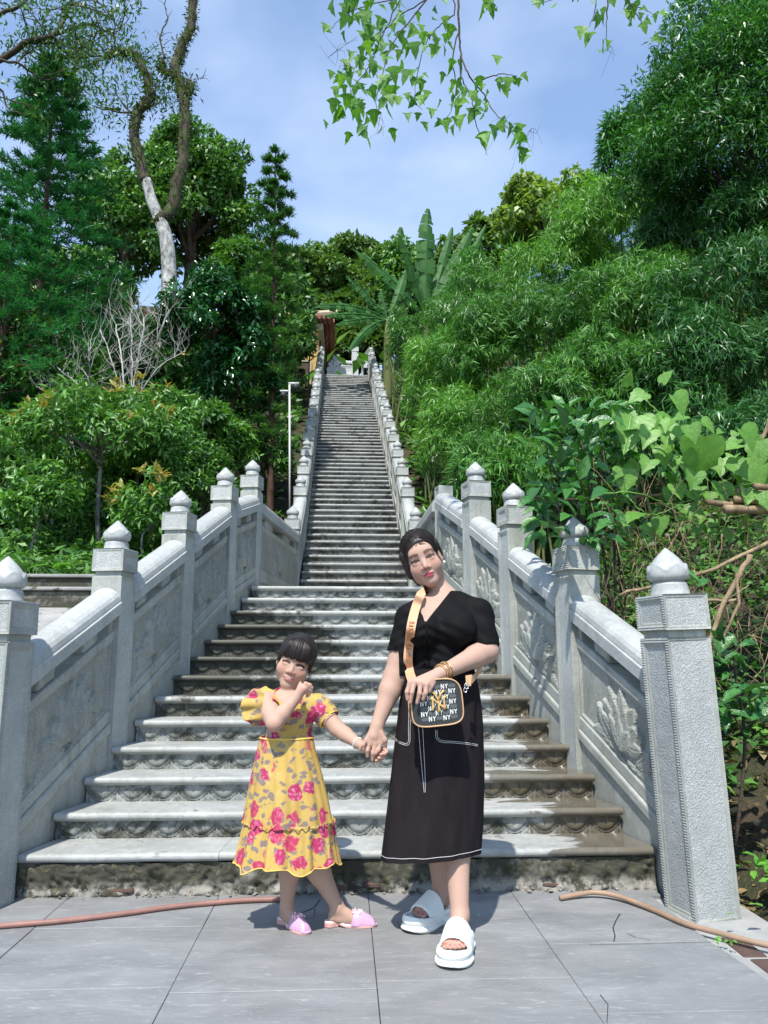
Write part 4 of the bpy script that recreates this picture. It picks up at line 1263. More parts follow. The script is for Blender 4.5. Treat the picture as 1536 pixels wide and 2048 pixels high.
# ================================================================== mossy twin-stemmed tree
def mossy_tree():
    rng = np.random.default_rng(77)
    Y = 17.0
    p = lambda x, y, dy=0: at_y(x, y, Y + dy)
    b = p(336, 640); gz = float(ground_h(b[0], b[1])) - 0.2
    root = empty('mossy_tree', (b[0], b[1], gz), 'tall old tree with two crooked mossy stems and a white lower trunk', 'tree', 'trees')
    mb = MB()
    limb(mb, [(b[0], b[1], gz), p(337, 600), p(338, 540), p(333, 480), p(318, 432)], 0.20, 0.155, 10, n=16)
    mb.build('trunk', B_LICHEN, root, smooth=True)
    mb = MB()
    l1 = limb(mb, [p(320, 440), p(303, 400), p(292, 360)], 0.14, 0.125, 9, n=8)
    mb.build('white_stem', B_LICHEN, root, smooth=True)
    mb = MB()
    left = limb(mb, [p(293, 366), p(281, 320), p(270, 270), p(272, 230), p(296, 205), p(300, 180), p(286, 140), p(272, 110), p(245, 104), p(215, 112)], 0.14, 0.085, 9, wob=0.02, rng=rng, n=34)
    right = limb(mb, [p(322, 445), p(345, 410), p(361, 350), p(368, 280), p(368, 215), p(360, 165), p(352, 125), p(368, 85), p(384, 45), p(386, -10), p(378, -40)], 0.155, 0.10, 9, wob=0.025, rng=rng, n=40)
    stub = limb(mb, [p(355, 145), p(335, 145), p(322, 135), p(326, 118)], 0.075, 0.05, 8, wob=.015, rng=rng, n=10)
    knob = limb(mb, [p(370, 190), p(383, 178), p(376, 160)], 0.10, 0.06, 8, n=6)
    mb.build('mossy_stems', B_MOSSY, root, smooth=True)
    mb = MB()
    limb(mb, [p(330, 118), p(322, 90), p(320, 70), p(335, 40), p(330, 10), p(332, -20)], 0.03, 0.008, 6, wob=0.012, rng=rng, n=16)
    for (a, c_) in (((322, 80), (308, 60)), ((330, 45), (345, 20)), ((333, 20), (316, 0)), ((323, 72), (345, 66)), ((384, 168), (415, 150)), ((405, 157), (412, 135)), ((400, 158), (418, 162)), ((328, 90), (345, 80))):
        limb(mb, [p(*a), p((a[0] + c_[0]) / 2 + 2, (a[1] + c_[1]) / 2 - 4), p(*c_)], 0.012, 0.003, 4, n=5)
    for st, en in (((268, 225), (190, 205)), ((262, 226), (225, 170)), ((240, 215), (180, 208)), ((290, 208), (330, 195)), ((225, 112), (150, 95)), ((215, 112), (120, 140)), ((250, 105), (200, 60)), ((275, 215), (330, 150))):
        limb(mb, [p(*st), p((st[0] + en[0]) / 2, (st[1] + en[1]) / 2 + 8), p(*en)], 0.035, 0.008, 5, wob=.01, rng=rng, n=8)
    mb.build('bare_branches', B_DARK, root, smooth=True)
    # moss and epiphytes
    Pm, Dm = [], []
    for path, w in ((left, 0.125), (right, 0.13), (stub, 0.085), (knob, 0.12)):
        for i in range(len(path) - 1):
            n = 44
            q = rdir(n, rng)
            u = rng.random((n, 1))
            Pm.append(np.array(path[i]) * (1 - u) + np.array(path[i + 1]) * u + q * w * rng.uniform(.8, 1.15, (n, 1))); Dm.append(q)
    P, D = np.concatenate(Pm), np.concatenate(Dm)
    L = rng.uniform(0.05, 0.14, len(P))
    o = link('moss', leaf_mesh('moss', T_BLADE, P, D + np.array([0, 0, -.35]) + rng.normal(size=P.shape) * .5, D + rng.normal(size=P.shape) * .4, L, L * .3, L_MOSS), root)
    # leaves on its side branches
    cs = [(205, 205), (180, 190), (230, 170), (310, 190), (328, 160), (150, 95), (130, 140), (200, 70), (270, 120), (300, 105), (250, 195), (330, 195), (180, 120), (220, 235), (345, 190)]
    Pl = np.concatenate([p(*c_, rng.normal() * .4) + rng.normal(size=(110, 3)) * np.array([.34, .34, .24]) for c_ in cs])
    n = len(Pl)
    L = rng.uniform(.10, .20, n)
    link('leaves', leaf_mesh('leaves', T_BLADE, Pl, rng.normal(size=(n, 3)) + np.array([0, 0, -.5]), rng.normal(size=(n, 3)) * .6 + np.array([0, 0, 1.]), L, L * .26, L_TREE), root)


mossy_tree()


# leafy tree whose branches come in from the left edge
def left_overhang():
    rng = np.random.default_rng(78)
    Y = 12.0
    p = lambda x, y, dy=0: at_y(x, y, Y + dy)
    b = at_y(-330, 700, Y); gz = float(ground_h(b[0], b[1]))
    root = empty('arching_tree', (b[0], b[1], gz), 'tree arching in from the upper left corner with dark open branches', 'tree', 'trees')
    mb = MB()
    limb(mb, [(b[0], b[1], gz - .1), at_y(-300, 450, Y), at_y(-220, 250, Y), at_y(-110, 160, Y)], 0.22, 0.10, 9, n=16)
    for ctrl, r in (([(-110, 160), (0, 120), (60, 80), (110, 70), (140, 10), (150, -40)], .075), ([(60, 82), (110, 90), (150, 115), (200, 110)], .04), ([(-110, 160), (-20, 40), (40, 10), (70, -30)], .06),
                    ([(0, 120), (40, 130), (90, 160), (130, 150)], .03), ([(110, 70), (170, 50), (210, 60), (240, 90)], .03), ([(140, 10), (190, 20), (230, 40)], .025), ([(-60, 140), (0, 180), (20, 220), (60, 230)], .03)):
        limb(mb, [p(*c, rng.normal() * .25) for c in ctrl], r, r * .25, 6, wob=.012, rng=rng, n=14)
    ends = []
    for s_ in [(60, 80), (110, 75), (150, 60), (180, 100), (200, 60), (30, 130), (90, 150), (140, 10), (190, 25), (220, 60), (40, 10), (100, 20), (20, 200), (240, 60), (70, 40), (230, 100)]:
        for q in range(3):
            twigs(mb, p(*s_, rng.normal() * .3), rdir(1, rng)[0] * np.array([1, .6, .7]) + np.array([.1, 0, -.1]), .5, .012, 1, rng, .6, 0.0, ends, 4, (2, 3))
    mb.build('branches', B_DARK, root, smooth=True)
    Pl = np.concatenate([e[0] + rng.normal(size=(26, 3)) * .13 for e in ends])
    n = len(Pl)
    L = rng.uniform(.07, .14, n)
    link('leaves', leaf_mesh('leaves', T_BLADE, Pl, rng.normal(size=(n, 3)) + np.array([0, 0, -.7]), rng.normal(size=(n, 3)) * .6 + np.array([0, 0, 1.]), L, L * .30, L_TREE), root)


left_overhang()


# ================================================================== bare white shrub
def bare_shrub():
    rng = np.random.default_rng(31)
    Y = 10.4
    b = at_y(255, 800, Y); gz = float(ground_h(b[0], b[1]))
    root = empty('bare_shrub', (b[0], b[1], gz), 'leafless shrub with bleached white twigs above the broad bush', 'shrub', 'shrubs')
    st = [((265, 790), (290, 640), .026), ((250, 790), (232, 650), .024), ((280, 790), (330, 640), .022), ((180, 800), (180, 700), .02), ((170, 800), (90, 720), .018), ((262, 790), (262, 640), .022), ((240, 790), (200, 660), .018), ((285, 780), (372, 700), .016), ((130, 830), (70, 770), .012)]
    mb = MB()
    for (a, c_, r) in st:
        p0 = np.array([b[0] + (at_y(a[0], a[1], Y)[0] - b[0]) * .4, b[1] + rng.normal() * .15, gz - .05]); p1 = at_y(a[0], a[1], Y + rng.normal() * .2); p2 = at_y(c_[0], c_[1], Y + rng.normal() * .3)
        path = limb(mb, [p0, p1, p2], r * .62, r * .34, 6, wob=.008, rng=rng, n=12)
        for q in path[5:]:
            for k in range(2):
                twigs(mb, q, rdir(1, rng)[0] * np.array([1, 1, .6]) + np.array([0, 0, .85]), rng.uniform(.20, .40), r * .24, 2, rng, .45, .25, None, 4, (1, 3))
    mb.build('twigs', B_WHITE, root, smooth=True)


bare_shrub()


# ================================================================== banana plants
def banana(px, py, Y, leaves, name_label, seed, h_stem=1.2):
    rng = np.random.default_rng(seed)
    b = at_y(px, py, Y)
    gz = min(float(ground_h(b[0], b[1])), b[2] - .6)
    root = empty('banana_plant', (b[0], b[1], gz), name_label, 'banana plant', 'banana plants above the stairs')
    mb = MB(); limb(mb, [(b[0], b[1], gz - .1), tuple(b)], .16, .10, 9, n=4); mb.build('stem', B_CULM, root, smooth=True)
    for (mx, my, tx, ty, wpx, dy) in leaves:
        p0, p1, p2 = np.array(b), at_y(mx, my, Y + dy * .5), at_y(tx, ty, Y + dy)
        n = 40
        mb = MB()
        t = np.linspace(0, 1, n + 1)[:, None]
        path = p0 * (1 - t) ** 2 + 2 * p1 * t * (1 - t) + p2 * t * t
        mb.tube([tuple(q) for q in path], [0.03 * (1 - .85 * i / n) + .004 for i in range(n + 1)], 5)
        w0 = wpx * Y / FPX * .72
        tang = unit(np.gradient(path, axis=0))
        ref = np.array([0.25, -0.85, 0.45])
        sd = unit(np.cross(tang, ref)); nr = np.cross(sd, tang)
        for s in (-1, 1):
            i = 6
            while i < n:
                k = int(rng.integers(1, 4)); j = min(i + k, n)
                dr = rng.uniform(-.1, .75)
                def W(q):
                    f = (q - 6) / (n - 6); return w0 * (math.sin(math.pi * min(1, f * .93 + .06)) ** .55)
                sw = 0.18 * w0
                vs = []
                for q in (i, j):
                    o1 = path[q]
                    for m_ in (0, .5, 1.0):
                        o = o1 + sd[q] * s * W(q) * m_ - nr[q] * W(q) * (m_ ** 1.6) * (.16 + dr) + tang[q] * sw * m_ * (1 if q == i else .72)
                        vs.append(o)
                mb.add(vs, [(0, 1, 4, 3), (1, 2, 5, 4)])
                i = j
        mb.build('leaf', L_BANANA, root, smooth=False)


banana(852, 640, 25, [(852, 520, 857, 418, 30, 0), (835, 560, 800, 470, 20, -1), (900, 560, 945, 455, 24, .5), (905, 590, 972, 450, 16, 1), (800, 560, 712, 500, 22, -.8), (880, 560, 905, 455, 18, 1), (830, 600, 770, 560, 18, -1)], 'tall banana plant with torn upright leaves above the stairs', 501)
banana(775, 640, 22, [(740, 590, 694, 552, 20, -.5), (720, 600, 620, 612, 18, -1), (720, 620, 650, 632, 15, -1.2), (725, 630, 672, 650, 14, -1.4), (765, 600, 764, 582, 14, 0), (740, 640, 700, 700, 14, -1.5), (800, 590, 812, 540, 14, .5)], 'banana plant with broad leaves drooping left over the stair top', 502)
banana(800, 600, 28, [(800, 520, 803, 455, 24, 0), (790, 540, 770, 480, 16, 0), (815, 550, 835, 490, 16, .5)], 'smaller vine-covered banana plant behind the drooping one', 503)
tree(800, 560, 27, 26, 75, L_BUSH, B_DARK, 'vine_tower', 'leafy climber smothering a stem beside the banana plants', 'climber', 'shrubs', 520, nsub=40, per=60, L=.2, W=.1, rsubk=.5, trunk_r=.05)
# ================================================================== large single leaves as objects that share a few meshes
def one_leaf(name, tmpl, bend, mat, k=0.0):
    T, F = tmpl
    V = T.copy()
    V[:, 2] += -bend * V[:, 0] ** 2 + k * np.abs(V[:, 1])
    mb = MB(); mb.add(V, [tuple(f[:3]) if f[2] == f[3] else tuple(f) for f in F.tolist()])
    return mb.mesh(name, mat, smooth=True)


def put_leaf(me, name, P, A, Nn, L, W, parent):
    a = Vector(A).normalized(); b = Vector(Nn).cross(a).normalized(); c = a.cross(b)
    m = Matrix(((a.x * L, b.x * W, c.x * L, P[0]), (a.y * L, b.y * W, c.y * L, P[1]), (a.z * L, b.z * W, c.z * L, P[2]), (0, 0, 0, 1)))
    o = bpy.data.objects.new(name, me); COL.objects.link(o)
    o.parent = parent
    o.matrix_parent_inverse = (Matrix.Translation(parent.location)).inverted()
    o.matrix_basis = m
    return o


L_MAPLE2 = leafmat('lobed_leaf_back', [(0.050, 0.13, 0.020), (0.080, 0.18, 0.028), (0.12, 0.24, 0.040)], 0.42, 0.45, vary=0.25, vscale=1.5)


# ------------------------------------------------------------------ branch hanging in at the top
def overhang():
    rng = np.random.default_rng(41)
    Y = 5.4
    p = lambda x, y, dy=0.0: at_y(x, y, Y + dy)
    top = at_y(960, -420, 4.4)
    root = empty('overhanging_branch', tuple(top), 'leafy branch with lobed green leaves hanging in from the top edge', 'branch')
    paths = [[(930, -400), (905, -150), (915, -20), (918, 60), (922, 110), (938, 150), (965, 185), (990, 225), (1020, 262), (1045, 290)],
             [(905, -100), (860, -10), (800, 30), (770, 60), (735, 90), (705, 150), (698, 215)],
             [(860, -10), (790, 80), (770, 130), (752, 200), (758, 225)],
             [(880, -60), (910, 20), (880, 50), (850, 90), (835, 150), (830, 200), (845, 220)],
             [(918, 60), (905, 120), (912, 170), (905, 215), (888, 240)],
             [(922, 110), (925, 160), (945, 200), (950, 240), (965, 285), (975, 310)],
             [(950, 165), (990, 150), (1020, 150), (1040, 160)],
             [(905, -100), (850, -20), (740, 10), (690, 30), (660, 60)],
             [(930, -60), (970, -10), (985, 10)],
             [(810, -20), (770, 60), (740, 130), (700, 190), (720, 235)],
             [(1120, -300), (1200, -60), (1215, 0), (1213, 40), (1212, 90)], [(1200, -60), (1250, 0), (1290, 20), (1310, 30)], [(1200, -60), (1130, -10), (1065, 10)], [(1200, -50), (1190, 20), (1175, 60)], [(1250, -10), (1280, 40), (1290, 60)], [(930, -250), (1050, -200), (1200, -70)]]
    mb = MB()
    allp = []
    for i, c in enumerate(paths):
        d0 = rng.normal() * .25
        pts = [p(x, y, d0 + rng.normal() * .05 if j > 1 else 0) for j, (x, y) in enumerate(c)]
        path = limb(mb, pts, 0.013 if i in (0, 10) else 0.007, 0.0016, 5, wob=.003, rng=rng, n=len(c) * 5)
        allp.append([np.array(q) for q in path])
    mb.build('twigs', B_DARK, root, smooth=True)
    mesh = [one_leaf('leaf', T_LOBED, b, L_MAPLE, k) for b, k in ((.0, .05), (.12, .1), (.2, -.05), (.3, .15), (.05, .2), (.4, .0))]
    cnt = 0
    per = {0: 20, 1: 46, 2: 34, 3: 40, 4: 15, 5: 12, 6: 8, 7: 36, 8: 10, 9: 38, 10: 10, 11: 10, 12: 7, 13: 6, 14: 6, 15: 0}
    for i, path in enumerate(allp):
        for k in range(per.get(i, 10)):
            lo = 0.30 if i else .62
            q = path[int(rng.uniform(lo, 1.0) * (len(path) - 1))]
            off = rng.normal(size=3) * np.array([.07, .10, .06]) * (1.25 if i in (1, 2, 3, 7, 9) else .6)
            P = q + off
            A = np.array([rng.normal() * .45, rng.normal() * .5, -1.0 + rng.normal() * .3])
            Nn = np.array([rng.normal() * .5, -.75 + rng.normal() * .5, .55 + rng.normal() * .3])
            L = rng.uniform(.072, .130)
            put_leaf(mesh[rng.integers(0, 6)], 'leaf', P, A, Nn, L, L * rng.uniform(.8, 1.15), root)
            cnt += 1
    Pl = []
    for i in (1, 2, 3, 7, 9):
        for k in range(85):
            q = allp[i][int(rng.uniform(.2, 1.0) * (len(allp[i]) - 1))]; Pl.append(q + rng.normal(size=3) * np.array([.10, .16, .09]))
    Pl = np.array(Pl); L = rng.uniform(.06, .115, len(Pl))
    tag(link('smaller_leaves', leaf_mesh('smaller_leaves', T_LOBED, Pl, rng.normal(size=Pl.shape) * .45 + np.array([0, 0, -1.]), rng.normal(size=Pl.shape) * .45 + np.array([0, -.7, .55]), L, L * .95, L_MAPLE2), root), kind='stuff')
    # dry seed stalks
    mb = MB()
    for (x, y) in ((1040, 300), (1010, 235), (1060, 260), (690, 130), (760, 235), (1215, 100), (675, 100)):
        for k in range(6):
            a = p(x, y); limb(mb, [a, a + rng.normal(size=3) * .04 + np.array([0, 0, -.02]), a + rng.normal(size=3) * .09 + np.array([0, 0, -.05])], .0018, .0008, 3, n=4)
    tag(mb.build('seed_stalks', B_DARK, root), kind='stuff')


overhang()


# ------------------------------------------------------------------ vine and laurel bush on the right
def right_bush():
    rng = np.random.default_rng(42)
    root = empty('laurel_bush', tuple(at_y(1160, 1250, 5.2)[:2]) + (0.7,), 'glossy green laurel bush leaning over the right balustrade posts', 'bush', 'shrubs')
    gz = 0.6
    mesh = [one_leaf('leaf', T_OVAL, b, L_LAUREL, k) for b, k in ((.0, .1), (.12, .15), (.22, .0), (.32, .2))]
    mb = MB()
    base = np.array([*at_y(1215, 1300, 5.3)[:2], gz])
    ends = []
    for k in range(15):
        x, y = rng.uniform(1080, 1260), rng.uniform(830, 1080)
        e = at_y(x, y, 5.1 + rng.normal() * .28)
        limb(mb, [base + rng.normal(size=3) * .05, (base + e) / 2 + rng.normal(size=3) * .1 + np.array([.05, 0, .1]), e], .014, .004, 5, n=10)
        ends.append(e)
    mb.build('stems', B_DARK, root, smooth=True)
    spots = [(1060 + 190 * rng.random(), 815 + 330 * rng.random()) for _ in range(330)]
    for (x, y) in spots:
        dx = (x - 1150) / 120; dy = (y - 940) / 150
        if dx * dx + dy * dy > 1.05: continue
        P = at_y(x, y, 5.0 + rng.normal() * .20)
        A = np.array([dx * .9 + rng.normal() * .5, -.5 + rng.normal() * .5, .25 - dy * .3 + rng.normal() * .45])
        Nn = np.array([rng.normal() * .4 - .2, -.45 + rng.normal() * .35, .85])
        L = rng.uniform(.10, .175)
        put_leaf(mesh[rng.integers(0, 4)], 'leaf', P, A, Nn, L, L * rng.uniform(.42, .55), root)

    root = empty('big_leaved_vine', tuple(at_y(1380, 1150, 5.0)[:2]) + (0.9,), 'climbing vine with large pale heart-shaped leaves at the right edge', 'vine')
    mesh = [one_leaf('leaf', T_HEART, b, L_VINE, k) for b, k in ((.05, .15), (.22, .30), (.35, -.12), (.15, .45))]
    big = [(1262, 868, 92, 250), (1345, 812, 58, 300), (1342, 855, 46, 230), (1250, 958, 60, 265), (1408, 905, 92, 260), (1332, 915, 52, 250), (1378, 868, 44, 280), (1402, 862, 44, 330), (1300, 880, 55, 240),
           (1290, 800, 44, 200), (1325, 780, 40, 60), (1262, 785, 40, 110), (1480, 880, 60, 300), (1520, 905, 66, 250), (1500, 940, 70, 280), (1545, 960, 66, 240), (1465, 945, 50, 300), (1440, 985, 52, 270), (1390, 960, 46, 250),
           (1350, 985, 44, 280), (1300, 935, 44, 230), (1420, 1000, 40, 260), (1575, 900, 70, 270), (1275, 1040, 44, 200), (1320, 1050, 44, 250), (1365, 1030, 40, 290), (1490, 995, 46, 260), (1230, 920, 40, 240), (1475, 905, 44, 200),
           (1310, 845, 44, 250), (1365, 930, 48, 260), (1445, 935, 52, 250), (1220, 850, 44, 220), (1400, 1040, 36, 250), (1530, 1000, 48, 270), (1340, 960, 40, 300)]
    for _ in range(120):
        x, y = rng.uniform(1215, 1600), rng.uniform(800, 1075)
        if y < 830 + .10 * abs(x - 1330): continue
        big.append((x, y, rng.uniform(20, 42), rng.uniform(190, 350)))
    for (x, y, s, ang) in big:
        P = at_y(x, y - s * .35, 4.75 + rng.normal() * .10 + (.28 if s < 43 else 0))
        a = R(ang)
        A = np.array([math.cos(a), -.45 + rng.normal() * .2, math.sin(a)])
        Nn = np.array([-.15 + rng.normal() * .25, -.75 + rng.normal() * .2, .65])
        L = s * 4.75 / FPX * (.92 if s < 70 else 1.0)
        put_leaf(mesh[rng.integers(0, 4)], 'leaf', P, A, Nn, L, L * rng.uniform(.85, 1.05), root)
    mb = MB()
    for c in ([(1180, 1000), (1230, 985), (1290, 990), (1340, 1010), (1420, 985), (1536, 960)], [(1235, 880), (1238, 920), (1250, 960)], [(1290, 800), (1330, 840), (1350, 900), (1400, 950), (1500, 1000)], [(1260, 1000), (1300, 1030), (1360, 1010)], [(1360, 930), (1400, 990), (1440, 1010)], [(1300, 790), (1260, 800), (1225, 805)]):
        limb(mb, [at_y(x, y, 4.85 + rng.normal() * .08) for x, y in c], .006, .003, 5, wob=.004, rng=rng, n=len(c) * 5)
    mb.build('runners', L_VINE, root, smooth=True)

    # laurel seedling beside the big newel post
    root = empty('laurel_seedling', tuple(at_y(1480, 1600, 4.0)[:2]) + (0.3,), 'young glossy-leaved sapling right of the tall front post', 'sapling', 'shrubs')
    mesh = [one_leaf('leaf', T_OVAL, b, L_LAUREL, k) for b, k in ((.0, .1), (.18, .1), (.3, .0))]
    mb = MB()
    stem = [at_y(1470, 1700, 4.05), at_y(1490, 1480, 4.0), at_y(1468, 1330, 3.95), at_y(1480, 1290, 3.95)]
    limb(mb, stem, .011, .005, 5, n=12)
    limb(mb, [at_y(1490, 1480, 4.0), at_y(1520, 1420, 3.9), at_y(1545, 1400, 3.85)], .007, .003, 5, n=6)
    limb(mb, [at_y(1490, 1470, 4.0), at_y(1460, 1420, 3.95), at_y(1440, 1400, 3.9)], .007, .003, 5, n=6)
    mb.build('stems', B_DARK, root, smooth=True)
    for (cx, cy, n, sp) in ((1470, 1300, 11, 18), (1450, 1330, 8, 16), (1530, 1390, 10, 20), (1500, 1430, 9, 22), (1455, 1420, 8, 18), (1540, 1440, 6, 15), (1480, 1385, 6, 20), (1400, 1175, 3, 8), (1425, 1280, 3, 8)):
        for k in range(n):
            ang = rng.uniform(0, 6.28)
            P = at_y(cx + rng.normal() * sp * .5, cy + rng.normal() * sp * .5, 3.95 + rng.normal() * .08)
            A = np.array([math.cos(ang), -.3 + rng.normal() * .4, math.sin(ang) * .55 + .05])
            Nn = np.array([rng.normal() * .3, -.5, .85])
            L = rng.uniform(.08, .165)
            put_leaf(mesh[rng.integers(0, 3)], 'leaf', P, A, Nn, L, L * .40, root)


right_bush()

# ------------------------------------------------------------------ bamboo pole pile and dry sticks
def poles():
    rng = np.random.default_rng(43)
    Y = 4.75
    k = 0
    labs = ['thick dry bamboo pole on top of the pile at the right edge', 'second dry bamboo pole of the pile jutting left', 'third dry bamboo pole lying under the top one', 'lowest greenish bamboo pole of the pile', 'thin dry pole lying above the pile at the right edge']
    for i, (a, b, r) in enumerate([((1478, 985), (1640, 1010), 24), ((1415, 1004), (1640, 1030), 12), ((1470, 998), (1640, 1020), 14), ((1450, 1018), (1640, 1022), 18), ((1510, 972), (1640, 990), 14)]):
        p0, p1 = at_y(*a, Y - .02 * i), at_y(*b, Y + .1 - .02 * i)
        mb = MB(); n = 14
        pts = [p0 + (p1 - p0) * (j / n) for j in range(n + 1)]
        rr = r * Y / FPX / 2
        mb.tube(pts, [rr * (1.07 if j % 5 == 0 else 1.0) for j in range(n + 1)], 10)
        o = mb.build('bamboo_pole', B_DRY, None, smooth=True)
        tag(o, labs[i], 'pole', 'dry bamboo poles on the right bank')
    leaning = [((1540, 840), (1470, 1000), 9, 5.2, 'slanting dry pole rising at the right edge above the pile'), ((1536, 1085), (1240, 1190), 9, 4.7, 'crooked stick running down left from the pile'), ((1500, 1110), (1400, 1340), 12, 4.5, 'peeling stick slanting down beside the tall front post'),
               ((1475, 1150), (1430, 1300), 7, 4.4, 'pale grey stick in front of the peeling stick'), ((1330, 990), (1040, 998), 6, 5.1, 'thin brown stick poking out past the right posts'), ((1300, 1205), (1480, 1200), 8, 4.6, 'short level stick behind the front post finial')]
    for (a, b, r, Y_, lab) in leaning:
        p0, p1 = at_y(*a, Y_), at_y(*b, Y_)
        mb = MB(); limb(mb, [p0, (p0 + p1) / 2 + rng.normal(size=3) * .03, p1], r * Y_ / FPX / 2, r * Y_ / FPX / 2.6, 7, wob=.004, rng=rng, n=12)
        tag(mb.build('dry_stick', B_DRY, None, smooth=True), lab, 'stick', 'dry sticks on the right bank')
    # tangle of thin dead stems
    mb = MB()
    for i in range(420):
        x, y = rng.uniform(1190, 1620), rng.uniform(985, 1330)
        Yk = rng.uniform(4.7, 5.6)
        a = at_y(x, y, Yk)
        d = np.array([rng.normal() * .5, rng.normal() * .3, rng.choice([-1, 1]) * 1.0]) if rng.random() < .65 else rng.normal(size=3)
        l = rng.uniform(.12, .5)
        limb(mb, [a, a + unit(d) * l * .5 + rng.normal(size=3) * .03, a + unit(d) * l], rng.uniform(.0018, .005), .0012, 4, n=4)
    tag(mb.build('dead_stems', B_DRY, None, smooth=True), 'tangle of thin dead brown stems behind the tall front post', 'dead stems', kind='stuff')


poles()

# ------------------------------------------------------------------ ground cover, leaf litter, grass, fern
def ground_cover():
    rng = np.random.default_rng(44)
    def on_ground(n, x0, x1, y0, y1):
        x = rng.uniform(x0, x1, n); y = rng.uniform(y0, y1, n)
        return np.stack([x, y, ground_h(x, y)], -1)
    sets = []
    for (n, x0, x1, y0, y1, s) in ((2600, 1.95, 5, 4.6, 9, .09), (3200, 1.75, 9, 7, 14, .14), (3000, 1.4, 10, 11, 26, .26), (5200, -7, -1.9, 6.8, 10, .10), (6000, -9, -1.35, 9, 14, .13), (3000, -12, -1.3, 13, 26, .26), (3000, -30, 30, 24, 60, .7)):
        P = on_ground(n, x0, x1, y0, y1)
        k = 4
        P = np.repeat(P, k, 0) + rng.normal(size=(n * k, 3)) * s * np.array([.5, .5, .1]); P[:, 2] += np.abs(rng.normal(size=n * k)) * s * .9
        A = rng.normal(size=P.shape) * np.array([1, 1, .5]) + np.array([0, -.2, .35])
        sets.append((P, A, s * rng.uniform(.6, 1.4, len(P))))
    P = np.concatenate([a[0] for a in sets]); A = np.concatenate([a[1] for a in sets]); L = np.concatenate([a[2] for a in sets])
    Nn = np.array([0, -.4, .9]) + rng.normal(size=P.shape) * .35
    o = link('ground_cover', leaf_mesh('ground_cover', T_BLADE, P, A, Nn, L, L * .42, L_UNDER))
    tag(o, 'low leafy ground cover on both banks', 'ground cover', kind='stuff')
    # dead leaves on the right bank
    P = on_ground(1500, 1.85, 3.6, 2.2, 5.0); P[:, 2] += rng.uniform(.005, .04, len(P))
    A = rng.normal(size=P.shape) * np.array([1, 1, .25]); L = rng.uniform(.05, .12, len(P))
    o = link('dead_leaves', leaf_mesh('dead_leaves', T_OVAL, P, A, np.array([0, 0, 1.]) + rng.normal(size=P.shape) * .35, L, L * .5, L_DEAD))
    tag(o, 'brown dead leaves littering the bank by the front post', 'leaf litter', kind='stuff')
    # grass along the left path
    P = on_ground(2600, -4.6, -1.95, 6.65, 7.8)
    A = rng.normal(size=P.shape) * np.array([.5, .5, .2]) + np.array([0, 0, 1.0]); L = rng.uniform(.06, .2, len(P))
    o = link('grass', leaf_mesh('grass', T_BLADE, P, A, rng.normal(size=P.shape) + np.array([0, -1, .2]), L, L * .07, L_UNDER))
    tag(o, 'rough grass above the concrete ramp', 'grass', kind='stuff')


ground_cover()


def weed(px, py, Z, lab, n, s, seed, mat=None):
    rng = np.random.default_rng(seed)
    c = at_z(px, py, Z)
    P = np.repeat(c[None], n, 0) + rng.normal(size=(n, 3)) * np.array([s, s, s * .3]); P[:, 2] = np.maximum(P[:, 2], c[2] + .004) + rng.random(n) * s * .7
    A = rng.normal(size=(n, 3)) * np.array([1, 1, .4]) + np.array([0, 0, .3]); L = s * rng.uniform(.5, 1.1, n)
    o = link('weed', leaf_mesh('weed', T_OVAL, P, A, np.array([0, -.3, 1.]) + rng.normal(size=(n, 3)) * .3, L, L * .5, mat or L_VINE2))
    tag(o, lab, 'weed', kind='stuff')


L_VINE2 = leafmat('weed_leaf', [(0.075, 0.19, 0.03), (0.11, 0.25, 0.045), (0.16, 0.31, 0.06)], 0.42, 0.35, vary=0.1)
weed(1515, 1815, 0.05, 'bright weed patch right of the front post foot', 150, .075, 1)
weed(1530, 1760, 0.12, 'weed patch on the bank above the bright weeds', 90, .08, 2)
weed(482, 1806, 0.005, 'tiny weed sprouting beside the left hose', 12, .022, 3)
weed(1445, 1888, 0.005, 'tiny yellow weed at the broken paving edge', 14, .026, 4)
weed(820, 1790, 0.005, 'tiny weed at the foot of the lowest step', 8, .012, 5)


def fern():
    rng = np.random.default_rng(9)
    c = at_y(165, 1165, 7.0)
    root = empty('fern', (c[0], c[1], c[2] - .1), 'light green fern arching beside the first left post', 'fern', 'shrubs')
    for i in range(9):
        a = rng.uniform(0, 6.28); d = np.array([math.cos(a), math.sin(a) * .7, 0])
        l = rng.uniform(.35, .6)
        t = np.linspace(0, 1, 26)
        path = c + np.array([0, 0, -.08]) + d[None] * (t * l)[:, None] + np.array([0, 0, 1.0])[None] * (np.sin(t * 2.4) * .22)[:, None]
        P = np.repeat(path[2:], 2, 0); sg = np.tile([-1, 1], 24)
        sd = np.array([-d[1], d[0], 0])
        A = sd[None] * sg[:, None] + d[None] * .35
        L = np.repeat(.11 * np.sin(np.clip(t[2:] * 1.02, 0, 1) * math.pi * .82 + .5), 2)
        link('frond', leaf_mesh('frond', T_BLADE, P, A, np.tile([0, 0, 1.], (48, 1)), L, L * .28, L_VINE2), root)


fern()

